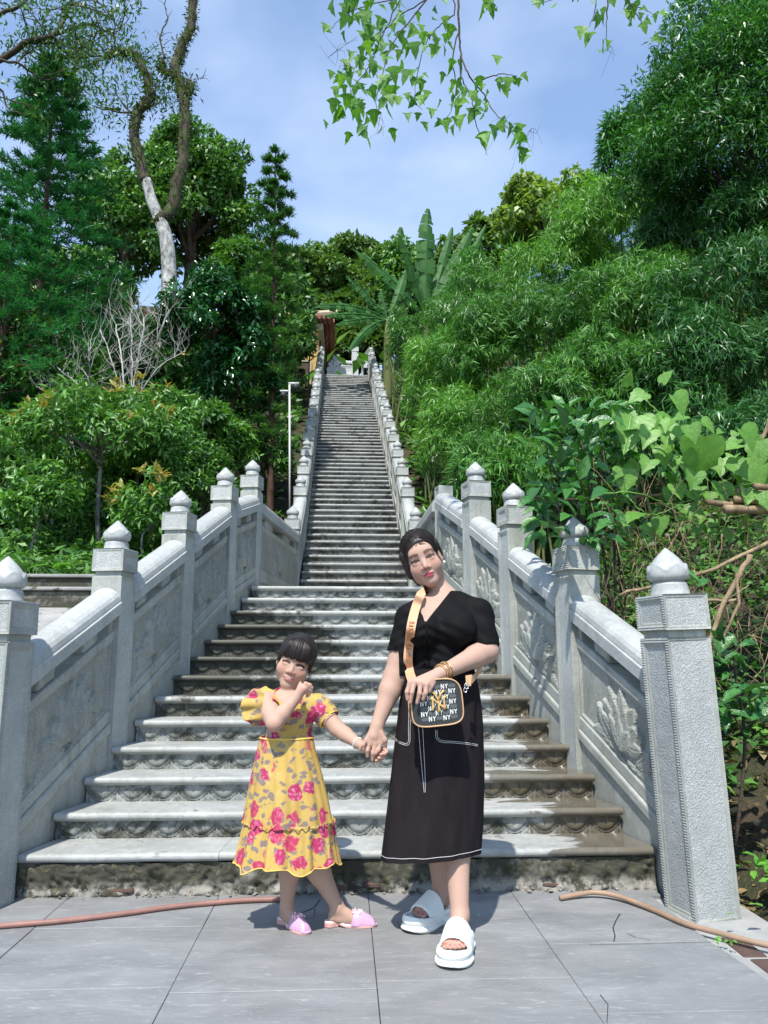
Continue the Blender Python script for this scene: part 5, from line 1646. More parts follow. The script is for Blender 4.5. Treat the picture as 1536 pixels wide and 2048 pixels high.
# ------------------------------------------------------------------ concrete ramp and steps beside the left balustrade
def left_ramp():
    g = N('weathered_concrete')
    n1, n2 = g.noise(3, 6, .7), g.noise(40, 4, .7)
    c = g.mix(g.ramp(n1, [(.35, 0), (.7, 1)]), (.20, .195, .18), (.36, .355, .335))
    c = g.mix(g.ramp(g.noise(9, 5, .7), [(.56, 0), (.62, 1)]), c, (.055, .065, .03))
    m = g.done(g.bsdf(c, .9, g.bump(n2, .5, .01)))
    mb = MB()
    mb.grid(np.array([[(x, y, z) for (y, z) in ((4.3, .55), (4.85, 1.16), (6.24, 1.53))] for x in (-5.5, -1.80)]))
    o = mb.build('concrete_ramp', m); tag(o, kind='structure')
    st = empty('side_steps', (-3.5, 6.2, 1.5), 'two low weathered stone steps leading left behind the balustrade', 'steps')
    for k, (y, z) in enumerate(((6.24, 1.66), (6.62, 1.80))):
        mb = MB(); mb.box((-3.65, y + .2, z - .10), (3.7, .42, .20)); bevel(mb.build('step', M_PLINTH, st), .015, 2)
        mb = MB(); mb.box((-3.65, y + .18, z + .014), (3.72, .44, .028)); bevel(mb.build('step_edge', m, st), .008, 2)

    w = MB(); w.box((-3.68, 4.28, .26), (3.66, .16, .74))
    tag(bevel(w.build('retaining_wall', M_PLINTH, None), .02, 2), 'low mossy retaining wall left of the front left post', 'wall')


left_ramp()

# ------------------------------------------------------------------ hoses
def hose(pts, r, mat, label):
    rng = np.random.default_rng(1)
    mb = MB(); limb(mb, [(*at_z(x, y, r)[:2], r + .002 + dz) for x, y, dz in pts], r, r, 10, n=len(pts) * 9)
    tag(mb.build('rubber_hose', mat, None, smooth=True), label, 'hose', 'hoses on the paving')


M_HOSE1 = simple('pink_brown_hose', (0.25, 0.125, 0.10), 0.6, .45, 9)
M_HOSE2 = simple('tan_hose', (0.29, 0.19, 0.125), 0.6, .45, 8)
hose([(-120, 1866, 0), (0, 1853, 0), (120, 1843, 0), (240, 1829, 0), (340, 1815, 0), (430, 1806, 0), (500, 1801, 0), (575, 1799, 0)], .0120, M_HOSE1, 'pinkish brown hose lying on the paving at the left')
hose([(1120, 1797, 0), (1150, 1793, 0.004), (1190, 1791, .012), (1240, 1798, .008), (1310, 1822, 0), (1370, 1848, 0), (1440, 1868, 0), (1536, 1892, 0), (1680, 1920, 0)], .0120, M_HOSE2, 'tan hose curling past the foot of the front post at the right')

# ------------------------------------------------------------------ lamp pole
def lamp_pole():
    w = simple('white_painted_metal', (0.55, 0.56, 0.56), 0.45, .1)
    d = simple('black_lamp_housing', (0.02, 0.02, 0.022), 0.4)
    Y = 12.9
    b = at_y(583, 948, Y); t = at_y(579, 766, Y)
    gz = float(ground_h(b[0], b[1]))
    root = empty('lamp_pole', (b[0], b[1], gz), 'thin white T-shaped lamp pole left of the long steps', 'lamp pole')
    mb = MB(); mb.tube([(b[0], b[1], gz - .1), tuple(t)], .017, 10); mb.build('pole', w, root, smooth=True)
    a1, a2 = at_y(577, 767, Y), at_y(598, 767, Y)
    mb = MB(); mb.tube([tuple(a1), tuple(a2)], .022, 8); mb.build('arm', w, root, smooth=True)
    c1, c2 = at_y(560, 782, Y), at_y(580, 782, Y)
    mb = MB(); mb.tube([tuple(c1), tuple(c2)], .020, 8); mb.build('arm', w, root, smooth=True)
    for (x, y) in ((592, 776), (567, 792)):
        q = at_y(x, y, Y - .04)
        mb = MB(); mb.tube([(q[0], q[1] + .05, q[2] + .02), (q[0], q[1] - .02, q[2]), (q[0], q[1] - .05, q[2] - .02)], [.03, .065, .06], 14)
        mb.build('floodlight', d, root, smooth=True)


lamp_pole()

# ------------------------------------------------------------------ yellow temple at the top left
def temple():
    wall = simple('ochre_wall', (0.52, 0.33, 0.10), 0.85, .15, 4)
    trim = simple('cream_trim', (0.45, 0.38, 0.26), 0.8, .1, 6)
    tile = simple('red_roof_tile', (0.24, 0.085, 0.055), 0.7, .3, 9)
    wood = simple('dark_door_wood', (0.06, 0.03, 0.02), 0.7, .2, 12)
    X0, X1, Y0, Y1_ = -7.2, -1.0, 24.9, 29.5
    zb = 7.7
    root = empty('temple', ((X0 + X1) / 2, Y0, zb), 'ochre yellow temple with red tiled roofs half hidden by trees at the top left', 'temple')
    mb = MB(); mb.box(((X0 + X1) / 2, (Y0 + Y1_) / 2, zb + 2.2), (X1 - X0, Y1_ - Y0, 4.4)); mb.build('wall', wall, root)
    mb = MB(); mb.box(((X0 + X1) / 2, (Y0 + Y1_) / 2, zb + 4.5), (X1 - X0 + .3, Y1_ - Y0 + .3, .24)); mb.build('cornice', trim, root)
    for k, x in enumerate((-6.2, -4.6, -3.0, -1.7)):
        w = MB(); w.box((x, Y0 - .01, zb + 2.6), (.8, .10, 1.3)); wo = w.build('window', wood, root)
        f = MB()
        for (dx, dz, sx, sz) in ((-.44, 0, .08, 1.46), (.44, 0, .08, 1.46), (0, .70, .80, .08), (0, -.70, .80, .08)):
            f.box((x + dx, Y0 - .04, zb + 2.6 + dz), (sx, .10, sz))
        f.build('frame', trim, wo)
    d = MB(); d.box((X1 + .005, Y0 + 1.2, zb + 3.0), (.10, 1.2, 2.6)); d.build('door', wood, root)
    def roof(cx, cy, z, wx, wy, rise, top):
        r = MB()
        nx, ny = 46, 9
        for s in (-1, 1):                                         # two long slopes, made of tile courses with round ribs
            for i in range(nx):
                xa = cx - wx / 2 + wx * i / nx
                pts = []
                for j in range(ny + 1):
                    t = j / ny
                    pts.append((xa, cy + s * (wy / 2 + .5) * (1 - t * .98), z + rise * (t ** 1.35) + (.10 * (1 - t) ** 3)))
                r.tube(pts, .07, 5)
            q = [[(cx + e * wx / 2, cy + s * (wy / 2 + .5) * (1 - t * .98), z + rise * t ** 1.35 + .10 * (1 - t) ** 3) for t in np.linspace(0, 1, ny + 1)] for e in (-1, 1)]
            r.grid(np.array(q), flip=(s == 1))
        o = r.build('roof', tile, root)
        rb = MB(); rb.tube([(cx - wx / 2 - .1, cy, z + rise + .25), (cx - wx / 4, cy, z + rise + .1), (cx + wx / 4, cy, z + rise + .1), (cx + wx / 2 + .1, cy, z + rise + .25)], .14, 8)
        for e in ():
            rb.tube([(cx + e * wx / 2, cy, z + rise + .2), (cx + e * (wx / 2 + .25), cy, z + rise + .5), (cx + e * (wx / 2 + .2), cy, z + rise + .9)], [.13, .10, .03], 7)
        rb.build('ridge', trim, o)
    roof((X0 + X1) / 2, (Y0 + Y1_) / 2, zb + 4.6, X1 - X0 + 1.0, Y1_ - Y0, 1.3, True)


temple()
# ================================================================== implicit surfaces: smooth unions meshed with surface nets
CAP = 0.07


class Grid:
    def __init__(s, lo, hi, h):
        s.lo = np.array(lo, float); s.h = h
        s.n = np.ceil((np.array(hi) - s.lo) / h).astype(int) + 1
        s.D = np.full(s.n, CAP, np.float32)

    def sub(s, lo, hi):
        a = np.clip(np.floor((np.array(lo) - s.lo) / s.h).astype(int), 0, s.n - 1)
        b = np.clip(np.ceil((np.array(hi) - s.lo) / s.h).astype(int) + 1, 1, s.n)
        sl = tuple(slice(i, j) for i, j in zip(a, b))
        ax = [(s.lo[k] + s.h * np.arange(a[k], b[k])).astype(np.float32) for k in range(3)]
        return sl, ax[0][:, None, None], ax[1][None, :, None], ax[2][None, None, :]

    def all(s):
        return s.sub(s.lo, s.lo + s.h * (s.n - 1))

    def blend(s, sl, d, k, cut=False):
        a = s.D[sl]
        if cut:
            d = -d
            if k <= 0: s.D[sl] = np.maximum(a, d)
            else:
                h = np.clip(0.5 - 0.5 * (a - d) / k, 0, 1); s.D[sl] = a * (1 - h) + d * h + k * h * (1 - h)
        elif k <= 0: s.D[sl] = np.minimum(a, d)
        else:
            h = np.clip(0.5 + 0.5 * (a - d) / k, 0, 1); s.D[sl] = a * (1 - h) + d * h - k * h * (1 - h)

    def cone(s, a, b, ra, rb, k=0.01, cut=False, off=0.0):
        a, b = np.array(a, float), np.array(b, float)
        ra, rb = ra + off, rb + off
        m = max(ra, rb) + CAP
        sl, x, y, z = s.sub(np.minimum(a, b) - m, np.maximum(a, b) + m)
        d = b - a; L2 = float(d @ d) + 1e-12
        t = np.clip(((x - a[0]) * d[0] + (y - a[1]) * d[1] + (z - a[2]) * d[2]) / L2, 0, 1)
        q = np.sqrt((x - a[0] - t * d[0]) ** 2 + (y - a[1] - t * d[1]) ** 2 + (z - a[2] - t * d[2]) ** 2) - (ra + (rb - ra) * t)
        s.blend(sl, q.astype(np.float32), k, cut)

    def chain(s, pts, rs, k=0.01, off=0.0):
        for i in range(len(pts) - 1): s.cone(pts[i], pts[i + 1], rs[i], rs[i + 1], k, off=off)

    def ell(s, c, r, M=None, k=0.01, cut=False, off=0.0):
        c = np.array(c, float); r = np.array(r, float) + off
        m = max(r) + CAP
        sl, x, y, z = s.sub(c - m, c + m)
        M = np.eye(3) if M is None else np.asarray(M)
        X, Y, Z = x - c[0], y - c[1], z - c[2]
        u = [(M[i, 0] * X + M[i, 1] * Y + M[i, 2] * Z) / r[i] for i in range(3)]
        k0 = np.sqrt(u[0] ** 2 + u[1] ** 2 + u[2] ** 2)
        k1 = np.sqrt((u[0] / r[0]) ** 2 + (u[1] / r[1]) ** 2 + (u[2] / r[2]) ** 2) + 1e-9
        s.blend(sl, (k0 * (k0 - 1.0) / k1).astype(np.float32), k, cut)

    def nets(s):
        D = s.D; S = D < 0
        nx, ny, nz = D.shape
        acc = np.zeros((nx - 1, ny - 1, nz - 1), np.uint8)
        for i in (0, 1):
            for j in (0, 1):
                for k in (0, 1): acc += S[i:nx - 1 + i, j:ny - 1 + j, k:nz - 1 + k]
        act = np.argwhere((acc > 0) & (acc < 8))
        idx = np.full(acc.shape, -1, np.int32); idx[act[:, 0], act[:, 1], act[:, 2]] = np.arange(len(act))
        sm = np.zeros((len(act), 3)); ct = np.zeros(len(act))
        cs = [(i, j, k) for i in (0, 1) for j in (0, 1) for k in (0, 1)]
        val = {c: D[act[:, 0] + c[0], act[:, 1] + c[1], act[:, 2] + c[2]] for c in cs}
        for c in cs:
            for ax in range(3):
                if c[ax] == 0:
                    e = list(c); e[ax] = 1; e = tuple(e)
                    a, b = val[c], val[e]
                    m = (a < 0) != (b < 0)
                    t = np.where(m, a / (a - b + 1e-12), 0)
                    p = np.tile(np.array(c, float), (len(act), 1)); p[:, ax] += t
                    sm += p * m[:, None]; ct += m
        V = s.lo + (act + sm / ct[:, None]) * s.h
        Q = []
        for ax in range(3):
            o = [0, 0, 0]; o[ax] = 1
            A = S[:nx - o[0], :ny - o[1], :nz - o[2]]; B = S[o[0]:, o[1]:, o[2]:]
            e = np.argwhere(A != B)
            b1, b2 = (ax + 1) % 3, (ax + 2) % 3
            e = e[(e[:, b1] > 0) & (e[:, b2] > 0) & (e[:, b1] < acc.shape[b1]) & (e[:, b2] < acc.shape[b2])]
            inside = A[e[:, 0], e[:, 1], e[:, 2]]
            def cell(d1, d2):
                c = e.copy(); c[:, b1] -= d1; c[:, b2] -= d2
                return idx[c[:, 0], c[:, 1], c[:, 2]]
            q = np.stack([cell(1, 1), cell(0, 1), cell(0, 0), cell(1, 0)], -1)
            q[~inside] = q[~inside][:, ::-1]
            Q.append(q)
        Q = np.concatenate(Q)
        return V, Q[(Q >= 0).all(1)]

    def depth_at(s, px, py, y0=2.9, y1=3.9, off=0.0):
        """first surface met along the view ray through a photo pixel"""
        for Y in np.arange(y0, y1, 0.002):
            p = at_y(px, py, Y)
            i = np.round((p - s.lo) / s.h).astype(int)
            if (i >= 0).all() and (i < s.n).all() and s.D[tuple(i)] < 0: return at_y(px, py, Y - off)
        return at_y(px, py, 3.4)


def smooth_v(V, Q, it=2, w=0.5):
    n = len(V)
    a = np.concatenate([Q[:, 0], Q[:, 1], Q[:, 2], Q[:, 3]]); b = np.concatenate([Q[:, 1], Q[:, 2], Q[:, 3], Q[:, 0]])
    i = np.concatenate([a, b]); j = np.concatenate([b, a])
    cnt = np.bincount(i, minlength=n)[:, None]
    for _ in range(it):
        m = np.stack([np.bincount(i, V[j, k], minlength=n) for k in range(3)], -1) / np.maximum(cnt, 1)
        V = V + (m - V) * w
    return V


def body_mesh(name, V, Q, mat, colour, refine=None):
    me = np_mesh(name, V, Q, mat, smooth=True)
    if refine is not None:
        bm = bmesh.new(); bm.from_mesh(me)
        ed = [e for e in bm.edges if any(np.linalg.norm(np.array(e.verts[0].co) - c) < r for c, r in refine)]
        bmesh.ops.subdivide_edges(bm, edges=ed, cuts=1, use_grid_fill=True, smooth=0.0)
        bm.to_mesh(me); bm.free()
        me.polygons.foreach_set('use_smooth', np.ones(len(me.polygons), bool))
    P = np.zeros(len(me.vertices) * 3, np.float32); me.vertices.foreach_get('co', P); P = P.reshape(-1, 3).astype(float)
    c = colour(P)
    at = me.color_attributes.new('skin', 'FLOAT_COLOR', 'POINT')
    at.data.foreach_set('color', np.concatenate([c, np.ones((len(c), 1))], 1).astype(np.float32).ravel())
    me.update()
    return me


def skinmat(name):
    g = N(name)
    a = g.n('ShaderNodeAttribute', attribute_name='skin')
    n = g.noise(140, 3, .6)
    c = g.mix(g.math('MULTIPLY', g.noise(9, 3), .15), a.outputs['Color'], (.46, .235, .165))
    b = g.n('ShaderNodeBsdfPrincipled')
    g.put(b.inputs['Base Color'], c); b.inputs['Roughness'].default_value = .62; b.inputs['Specular IOR Level'].default_value = .22
    b.inputs['Subsurface Weight'].default_value = 0.12; b.inputs['Subsurface Radius'].default_value = (.010, .004, .002); b.inputs['Subsurface Scale'].default_value = 1.0
    g.put(b.inputs['Normal'], g.bump(n, .06, .001))
    return g.done(b.outputs[0])


M_SKIN = skinmat('skin')


def hairmat():
    g = N('black_hair')
    n = g.noise(1.0, 2, .5, vec=g.vec(g.pos, (260, 260, 30)))
    c = g.mix(n, (.005, .004, .004), (.022, .016, .014))
    c = g.mix(g.geo.outputs['Random Per Island'], c, (.028, .017, .013))
    return g.done(g.bsdf(c, .42, g.bump(n, .5, .002), Specular_IOR_Level=.45))


M_HAIR = hairmat()


def frame(roll, yaw, pitch):
    """head axes as rows: x image right, y forward (to the viewer), z up"""
    r = np.array([math.cos(yaw), -math.sin(yaw), 0]); f = np.array([-math.sin(yaw), -math.cos(yaw), 0]); u = np.array([0, 0, 1.])
    f2 = f * math.cos(pitch) - u * math.sin(pitch); u2 = u * math.cos(pitch) + f * math.sin(pitch)
    x = r * math.cos(roll) + u2 * math.sin(roll); z = -r * math.sin(roll) + u2 * math.cos(roll)
    return np.stack([x, f2, z])


class Head:
    def __init__(s, c, M, sc, wide=1.0):
        s.c, s.M, s.sc, s.w = np.array(c), M, sc, wide

    def p(s, x, y, z): return s.c + s.sc * (s.M.T @ np.array([x * s.w, y, z]))

    def loc(s, P):
        q = (P - s.c) @ s.M.T / s.sc
        q[:, 0] /= s.w
        return q

    def e(s, g, c, r, k=0.01, cut=False, off=0.0):
        r = np.array(r) * s.sc; r[0] *= s.w
        g.ell(s.p(*c), r, s.M, k * s.sc, cut, off)

    def face(s, g, child=False):
        e = lambda c, r, k=.012, cut=False: s.e(g, c, r, k, cut)
        e((0, -.018, .046), (.074, .092, .082), .02)
        e((0, .018, -.030), (.062, .072, .084), .03)
        e((0, .054, -.100), (.027, .028, .023), .03)
        for sx in (-1, 1):
            e((sx * .041, .006, -.064), (.021, .034, .030), .03)
            e((sx * .037, .050, -.036), (.030, .030, .032) if not child else (.031, .030, .031), .022)
        e((0, .066, .030), (.050, .022, .030), .025)
        for sx in (-1, 1):
            e((sx * .033, .096, .002), (.021, .014, .0115), .010, True)
            e((sx * .033, .0695, -.001), (.018, .0135, .0125), .006)
            e((sx * .033, .0790, -.0115), (.015, .006, .0045), .008)
            e((sx * .076, -.006, -.008), (.008, .018, .031), .006)
            e((sx * .081, .000, -.006), (.004, .010, .020), .004, True)
        n0, n1 = s.p(0, .078, .004), s.p(0, .101 if not child else .095, -.036)
        g.cone(n0, n1, .0065 * s.sc, .0105 * s.sc, .012 * s.sc)
        for sx in (-1, 1):
            e((sx * .0125, .0885, -.041), (.0085, .010, .0075), .007)
            e((sx * .006, .096, -.0475), (.0035, .005, .003), .003, True)
        # mouth
        e((0, .084, -.0655), (.023, .0115, .0060), .006)
        e((0, .083, -.0760), (.020, .0115, .0070), .006)
        e((0, .0965, -.0705), (.024, .006, .0016), .003, True)


SKIN_W = np.array([.435, .285, .218])
SKIN_G = np.array([.445, .29, .218])


def paint_face(P, C, h, lips, brow, child=False):
    L = h.loc(P)
    x, y, z = L[:, 0], L[:, 1], L[:, 2]
    near = (np.abs(x) < .10) & (np.abs(z) < .16) & (y > .02)
    ax = np.abs(x)
    def put(mask, col):
        m = (np.clip(mask, 0, 1) * near)[:, None]
        C[:] = C * (1 - m) + np.array(col) * m
    # cheeks
    put(.45 * np.exp(-(((ax - .040) / .022) ** 2 + ((z + .032) / .018) ** 2)), (.45, .165, .12))
    put(.30 * np.exp(-((x / .016) ** 2 + ((z + .040) / .012) ** 2)) * (y > .085), (.45, .165, .12))
    # lips
    if child:
        zc = -.0710 + 9.0 * ax ** 2
        put(np.clip((1.0 - (ax / .0270) ** 2) - np.abs(z - zc) / .0105, 0, .25) * 4, lips)
        put(np.clip(1.5 - np.abs(z - zc) / .0030, 0, 1) * (ax < .0205), (.10, .03, .03))
        put(np.clip(1.5 - np.abs(z - zc - .0012) / .0020, 0, 1) * (ax < .014), (.62, .58, .52))
    else:
        zc = -.0705 + 3.0 * ax ** 2
        put(np.clip((1.0 - (ax / .0265) ** 2) * 1.0 - np.abs(z - zc) / .0115, 0, .25) * 4, lips)
        put(np.clip(1.3 - np.abs(z - zc) / .0018, 0, 1) * (ax < .024), (.22, .03, .05))
    # brows
    if not child:
        zb = .0215 + .004 * np.sin(np.clip((ax - .012) / .042, 0, 1) * 2.4)
        bw = .0056 * (1 - .6 * np.clip((ax - .03) / .024, 0, 1))
        put(.92 * np.clip(1.7 - np.abs(z - zb) / bw, 0, 1) * (ax > .012) * (ax < .054), brow)
    # eyes: lash line, dark iris in a narrow slit
    ex = (ax - .033)
    if child:
        ze = -.001 - 18 * ex ** 2 + .004                              # closed, smiling: arc
        put(np.clip(2.0 - np.abs(z - ze) / .0036, 0, 1) * (np.abs(ex) < .0185), (.010, .007, .006))
        put(.30 * np.clip(1.5 - np.abs(z - ze - .010) / .0022, 0, 1) * (np.abs(ex) < .016), (.34, .18, .13))
    else:
        ze = .0030 - 9 * ex ** 2 + .10 * ex
        put(.8 * np.clip(1.5 - np.abs(z - ze + .0040) / .0040, 0, 1) * (np.abs(ex) < .0150), (.30, .22, .19))
        put(np.clip(2.2 - np.sqrt((ex / .0066) ** 2 + ((z - ze + .0022) / .0052) ** 2), 0, 1), (.008, .005, .005))
        put(np.clip(2.0 - np.abs(z - ze) / .0034, 0, 1) * (np.abs(ex) < .0195), (.010, .007, .006))
        put(.55 * np.clip(1.5 - np.abs(z - ze - .0105) / .0024, 0, 1) * (np.abs(ex) < .018), (.22, .11, .08))
    # nostrils
    put(.8 * np.clip(1.4 - np.sqrt(((ax - .0065) / .0042) ** 2 + ((z + .0475) / .0028) ** 2), 0, 1) * (y > .08), (.20, .07, .05))
    return C


def shoe_2d(x, y, circ, k=.03):
    """smooth union of circles in plan: list of (cx, cy, r)"""
    d = None
    for (cx, cy, r) in circ:
        q = np.sqrt((x - cx) ** 2 + (y - cy) ** 2) - r
        if d is None: d = q
        else:
            h = np.clip(.5 + .5 * (d - q) / k, 0, 1); d = d * (1 - h) + q * h - k * h * (1 - h)
    return d


def hair_strands(h, parent, starts, ctr, rad, end, n, seed, r=.0011, lift=1.012, spread=.35, keep=None):
    """fine strands lying on the skull ellipsoid (head coordinates) from the hairline to a gathering point"""
    rng = np.random.default_rng(seed)
    ctr, rad = np.array(ctr), np.array(rad)
    e = unit((np.array(end) - ctr) / rad)
    mb = MB()
    for i in range(n):
        s0 = starts(rng)
        s = unit((np.array(s0) - ctr) / rad)
        e2 = unit(e + rng.normal(size=3) * spread * .4)
        om = math.acos(max(-1, min(1, float(s @ e2))))
        t1 = rng.uniform(.55, 1.0); off = lift + rng.uniform(0, .022)
        pts = []
        for t in np.linspace(0, t1, 10):
            v = (math.sin((1 - t) * om) * s + math.sin(t * om) * e2) / math.sin(om)
            q = ctr + v * rad * off
            pts.append(h.p(*q))
        mb.tube(pts, [r * .5] + [r] * 8 + [r * .5], 4, cap=False)
    return tag(mb.build('strands', M_HAIR, parent, smooth=True), kind='stuff')


class Mat2:
    """plan frame of a foot: origin heel, +t to the toe"""
    def __init__(s, heel, toe):
        s.o = np.array(heel[:2]); d = np.array(toe[:2]) - s.o; s.L = np.linalg.norm(d); s.t = d / s.L; s.n = np.array([-s.t[1], s.t[0]])

    def w(s, a, b, z): q = s.o + s.t * a + s.n * b; return np.array([q[0], q[1], z])


# ================================================================== the woman
def make_woman():
    p = at_y
    root = empty('person', tuple(at_z(900, 1880)), 'woman in black top and long black skirt holding the girl\'s hand', 'person', 'people')
    # ---- skeleton measured from the photograph
    neckb, necku = p(886, 1196, 3.50), p(868, 1150, 3.44)
    sL, sR = p(818, 1236, 3.475), p(958, 1226, 3.455)
    eL, wL = p(789, 1356, 3.455), p(755, 1449, 3.385)
    eR, wR = p(973, 1302, 3.40), p(884, 1346, 3.235)
    chest, waist, hips = p(884, 1262, 3.475), p(880, 1340, 3.475), p(878, 1430, 3.47)
    hc = p(850, 1115, 3.40)
    M = frame(R(21), R(7), R(4))
    h = Head(hc + np.array([0, .085, 0]) * 1.0, M, 1.06, .985)
    F1 = Mat2((.487, 3.375), (.400, 3.095)); F2 = Mat2((.475, 3.70), (.300, 3.525))
    SOLE = .050
    def torso(g, off=0.0):
        g.cone(neckb, p(874, 1168, 3.515), .051 + off, .045 + off, .008)
        g.cone(neckb, sL, .050, .050, .025, off=off); g.cone(neckb, sR, .050, .051, .025, off=off)
        g.ell(chest, (.158, .108, .155), None, .04, off=off)
        g.ell(p(846, 1262, 3.385), (.068, .062, .066), None, .03, off=off); g.ell(p(916, 1258, 3.38), (.072, .064, .068), None, .03, off=off)
        g.ell(waist, (.142, .105, .13), None, .05, off=off)
        g.ell(hips, (.168, .118, .15), None, .06, off=off)
    def upper_arms(g, off=0.0, offe=None):
        offe = off if offe is None else offe
        g.cone(sL, eL, .052 + off, .049 + offe, .02)
        g.cone(sR, eR, .054 + off, .050 + offe, .02)
    lo = np.array([.02, 2.98, 0.0]); hi = np.array([.86, 3.86, 1.80])
    g = Grid((-.02, 3.00, 0.0), (.82, 3.80, 1.78), .0046)
    torso(g); upper_arms(g)
    h.face(g)
    g.cone(h.p(0, -.060, -.045), neckb, .046, .050, .005)
    # forearms
    fL = eL + (wL - eL) * .28
    g.chain([eL, fL, wL], [.049, .046, .0275], .02)
    fR = eR + (wR - eR) * .25
    g.chain([eR, fR, wR], [.050, .047, .0295], .02)
    # her right hand (clasping the girl's)
    Yh = 3.365
    kn = [p(733, 1480, Yh), p(741, 1485, Yh - .004), p(751, 1487, Yh - .006), p(761, 1485, Yh - .002)]
    for q in kn: g.cone(wL + (q - wL) * .12, q, .0175, .0118, .016)
    g.cone(wL, p(747, 1472, Yh), .024, .020, .012)
    fing = [[kn[0], p(726, 1490, Yh - .004), p(720, 1498, Yh + .004)], [kn[1], p(735, 1501, Yh - .012), p(735, 1513, Yh - .004)],
            [kn[2], p(746, 1506, Yh - .014), p(745, 1520, Yh - .004)], [kn[3], p(757, 1500, Yh - .013), p(751, 1507, Yh - .014)]]
    for f, r in zip(fing, (.0085, .0092, .0096, .0093)): g.chain(f, [r * 1.1, r, r * .85], .004)
    g.chain([p(762, 1466, Yh), p(770, 1480, Yh - .006), p(771, 1494, Yh + .004)], [.013, .0105, .008], .006)
    # her left hand, fingers laid over the bag
    Yb = 3.150
    k2 = [p(820, 1367, Yb + .018), p(829, 1364, Yb + .008), p(841, 1366, Yb + .002), p(853, 1369, Yb)]
    for q in k2: g.cone(wR + (q - wR) * .15, q, .0205, .0125, .016)
    m2 = [p(814, 1384, Yb + .010), p(824, 1385, Yb - .008), p(839, 1387, Yb - .012), p(851, 1386, Yb - .010)]
    t2 = [p(815, 1399, Yb + .012), p(821, 1405, Yb - .002), p(834, 1406, Yb - .006), p(846, 1399, Yb - .004)]
    for a, b, c_ in zip(k2, m2, t2): g.chain([a, b, c_], [.0105, .0095, .0075], .004)
    g.chain([wR + (k2[3] - wR) * .35, p(862, 1372, Yb + .01), p(858, 1383, Yb + .006)], [.015, .011, .008], .006)
    # legs
    a1, a2 = F1.w(.055, 0, .125), F2.w(.055, 0, .125)
    kF, kB = p(912, 1625, 3.435), p(872, 1625, 3.50)
    g.chain([p(915, 1460, 3.46), kF, kF * .62 + a1 * .38 + np.array([.0, .022, 0]), a1], [.085, .058, .056, .035], .03)
    g.chain([p(845, 1460, 3.48), kB, kB * .62 + a2 * .38 + np.array([.0, .022, 0]), a2], [.085, .055, .053, .034], .03)
    for F in (F1, F2):
        z = SOLE
        g.cone(F.w(.04, 0, z + .085), F.w(.035, 0, z + .030), .033, .030, .015)
        g.cone(F.w(.055, 0, z + .070), F.w(.165, .004, z + .026), .034, .026, .02)
        g.cone(F.w(.09, .012, z + .03), F.w(.185, .018, z + .018), .026, .022, .02)
        g.cone(F.w(.09, -.012, z + .03), F.w(.185, -.018, z + .018), .026, .022, .02)
        sgn = 1 if F is F1 else -1
        for i, (b, l, r) in enumerate(((.032, .222, .0125), (.011, .224, .0098), (-.007, .219, .0092), (-.023, .211, .0088), (-.037, .200, .0085))):
            g.cone(F.w(.18, b * sgn * -1 * .8, z + .017), F.w(l, b * sgn * -1, z + .013), r * 1.1, r, .004)
    V, Q = g.nets()
    V = smooth_v(V, Q, 1, .4)
    def colour(P):
        C = np.tile(SKIN_W, (len(P), 1))
        # warmer knuckles, hands and knees
        for c, r in ((p(745, 1505, Yh), .05), (p(828, 1395, Yb), .04), (kF, .07)):
            m = np.exp(-(np.linalg.norm(P - c, axis=1) / r) ** 2)[:, None] * .35; C = C * (1 - m) + np.array([.45, .215, .16]) * m
        C = paint_face(P, C, h, (.42, .050, .085), (.075, .040, .030))
        for F in (F1, F2):
            sgn = 1 if F is F1 else -1
            for i, (b, l) in enumerate(((.032, .222), (.011, .224), (-.007, .219), (-.023, .211), (-.037, .200))):
                c = F.w(l + .004, b * sgn * -1, SOLE + .024)
                m = (np.linalg.norm(P - c, axis=1) < (.0085 if i == 0 else .0065))[:, None]
                C = np.where(m, np.array([.05, .06, .14]) if i % 2 else np.array([.50, .10, .08]), C)
            for c in (F.w(.2, 0, SOLE + .01),):
                m = np.exp(-(np.linalg.norm(P - c, axis=1) / .05) ** 2)[:, None] * .5; C = C * (1 - m) + np.array([.53, .21, .155]) * m
        return C
    refine = [(h.p(0, .06, -.01), .115), (p(745, 1500, Yh), .07), (p(830, 1385, Yb), .07)]
    link('body', body_mesh('body', V, Q, M_SKIN, colour, refine), root)

    # ---- hair
    g2 = Grid(h.c - .17, h.c + .17, .0034)
    h.e(g2, (0, -.020, .048), (.0835, .101, .0925), .01)
    h.e(g2, (0, -.070, -.005), (.062, .055, .075), .03)
    for (a, b, ra, rb) in (((-.074, .015, .045), (-.076, -.012, -.048), .020, .014), ((.070, .005, .050), (.076, -.028, .0), .020, .016), ((-.070, -.02, -.03), (-.055, -.06, -.085), .018, .014)):
        g2.cone(h.p(*a), h.p(*b), ra * h.sc, rb * h.sc, .015)
    h.e(g2, (0, -.105, .02), (.034, .030, .034), .015)
    h.e(g2, (.004, .088, -.022), (.0675, .078, .0865), .006, True)
    h.e(g2, (.012, .085, .030), (.052, .06, .042), .008, True)
    for sx in (1,):
        h.e(g2, (sx * .080, .002, -.012), (.016, .022, .034), .004, True)
    sl, x, y, z = g2.all()
    lx = (x - h.c[0]) * M[0, 0] + (y - h.c[1]) * M[0, 1] + (z - h.c[2]) * M[0, 2]
    lz = (x - h.c[0]) * M[2, 0] + (y - h.c[1]) * M[2, 1] + (z - h.c[2]) * M[2, 2]
    ly = (x - h.c[0]) * M[1, 0] + (y - h.c[1]) * M[1, 1] + (z - h.c[2]) * M[1, 2]
    g2.D[sl] += .0005 * np.sin((lz * 1.2 + lx * .9 - ly * .9) * 330 + 2 * np.sin(lx * 60))
    V, Q = g2.nets()
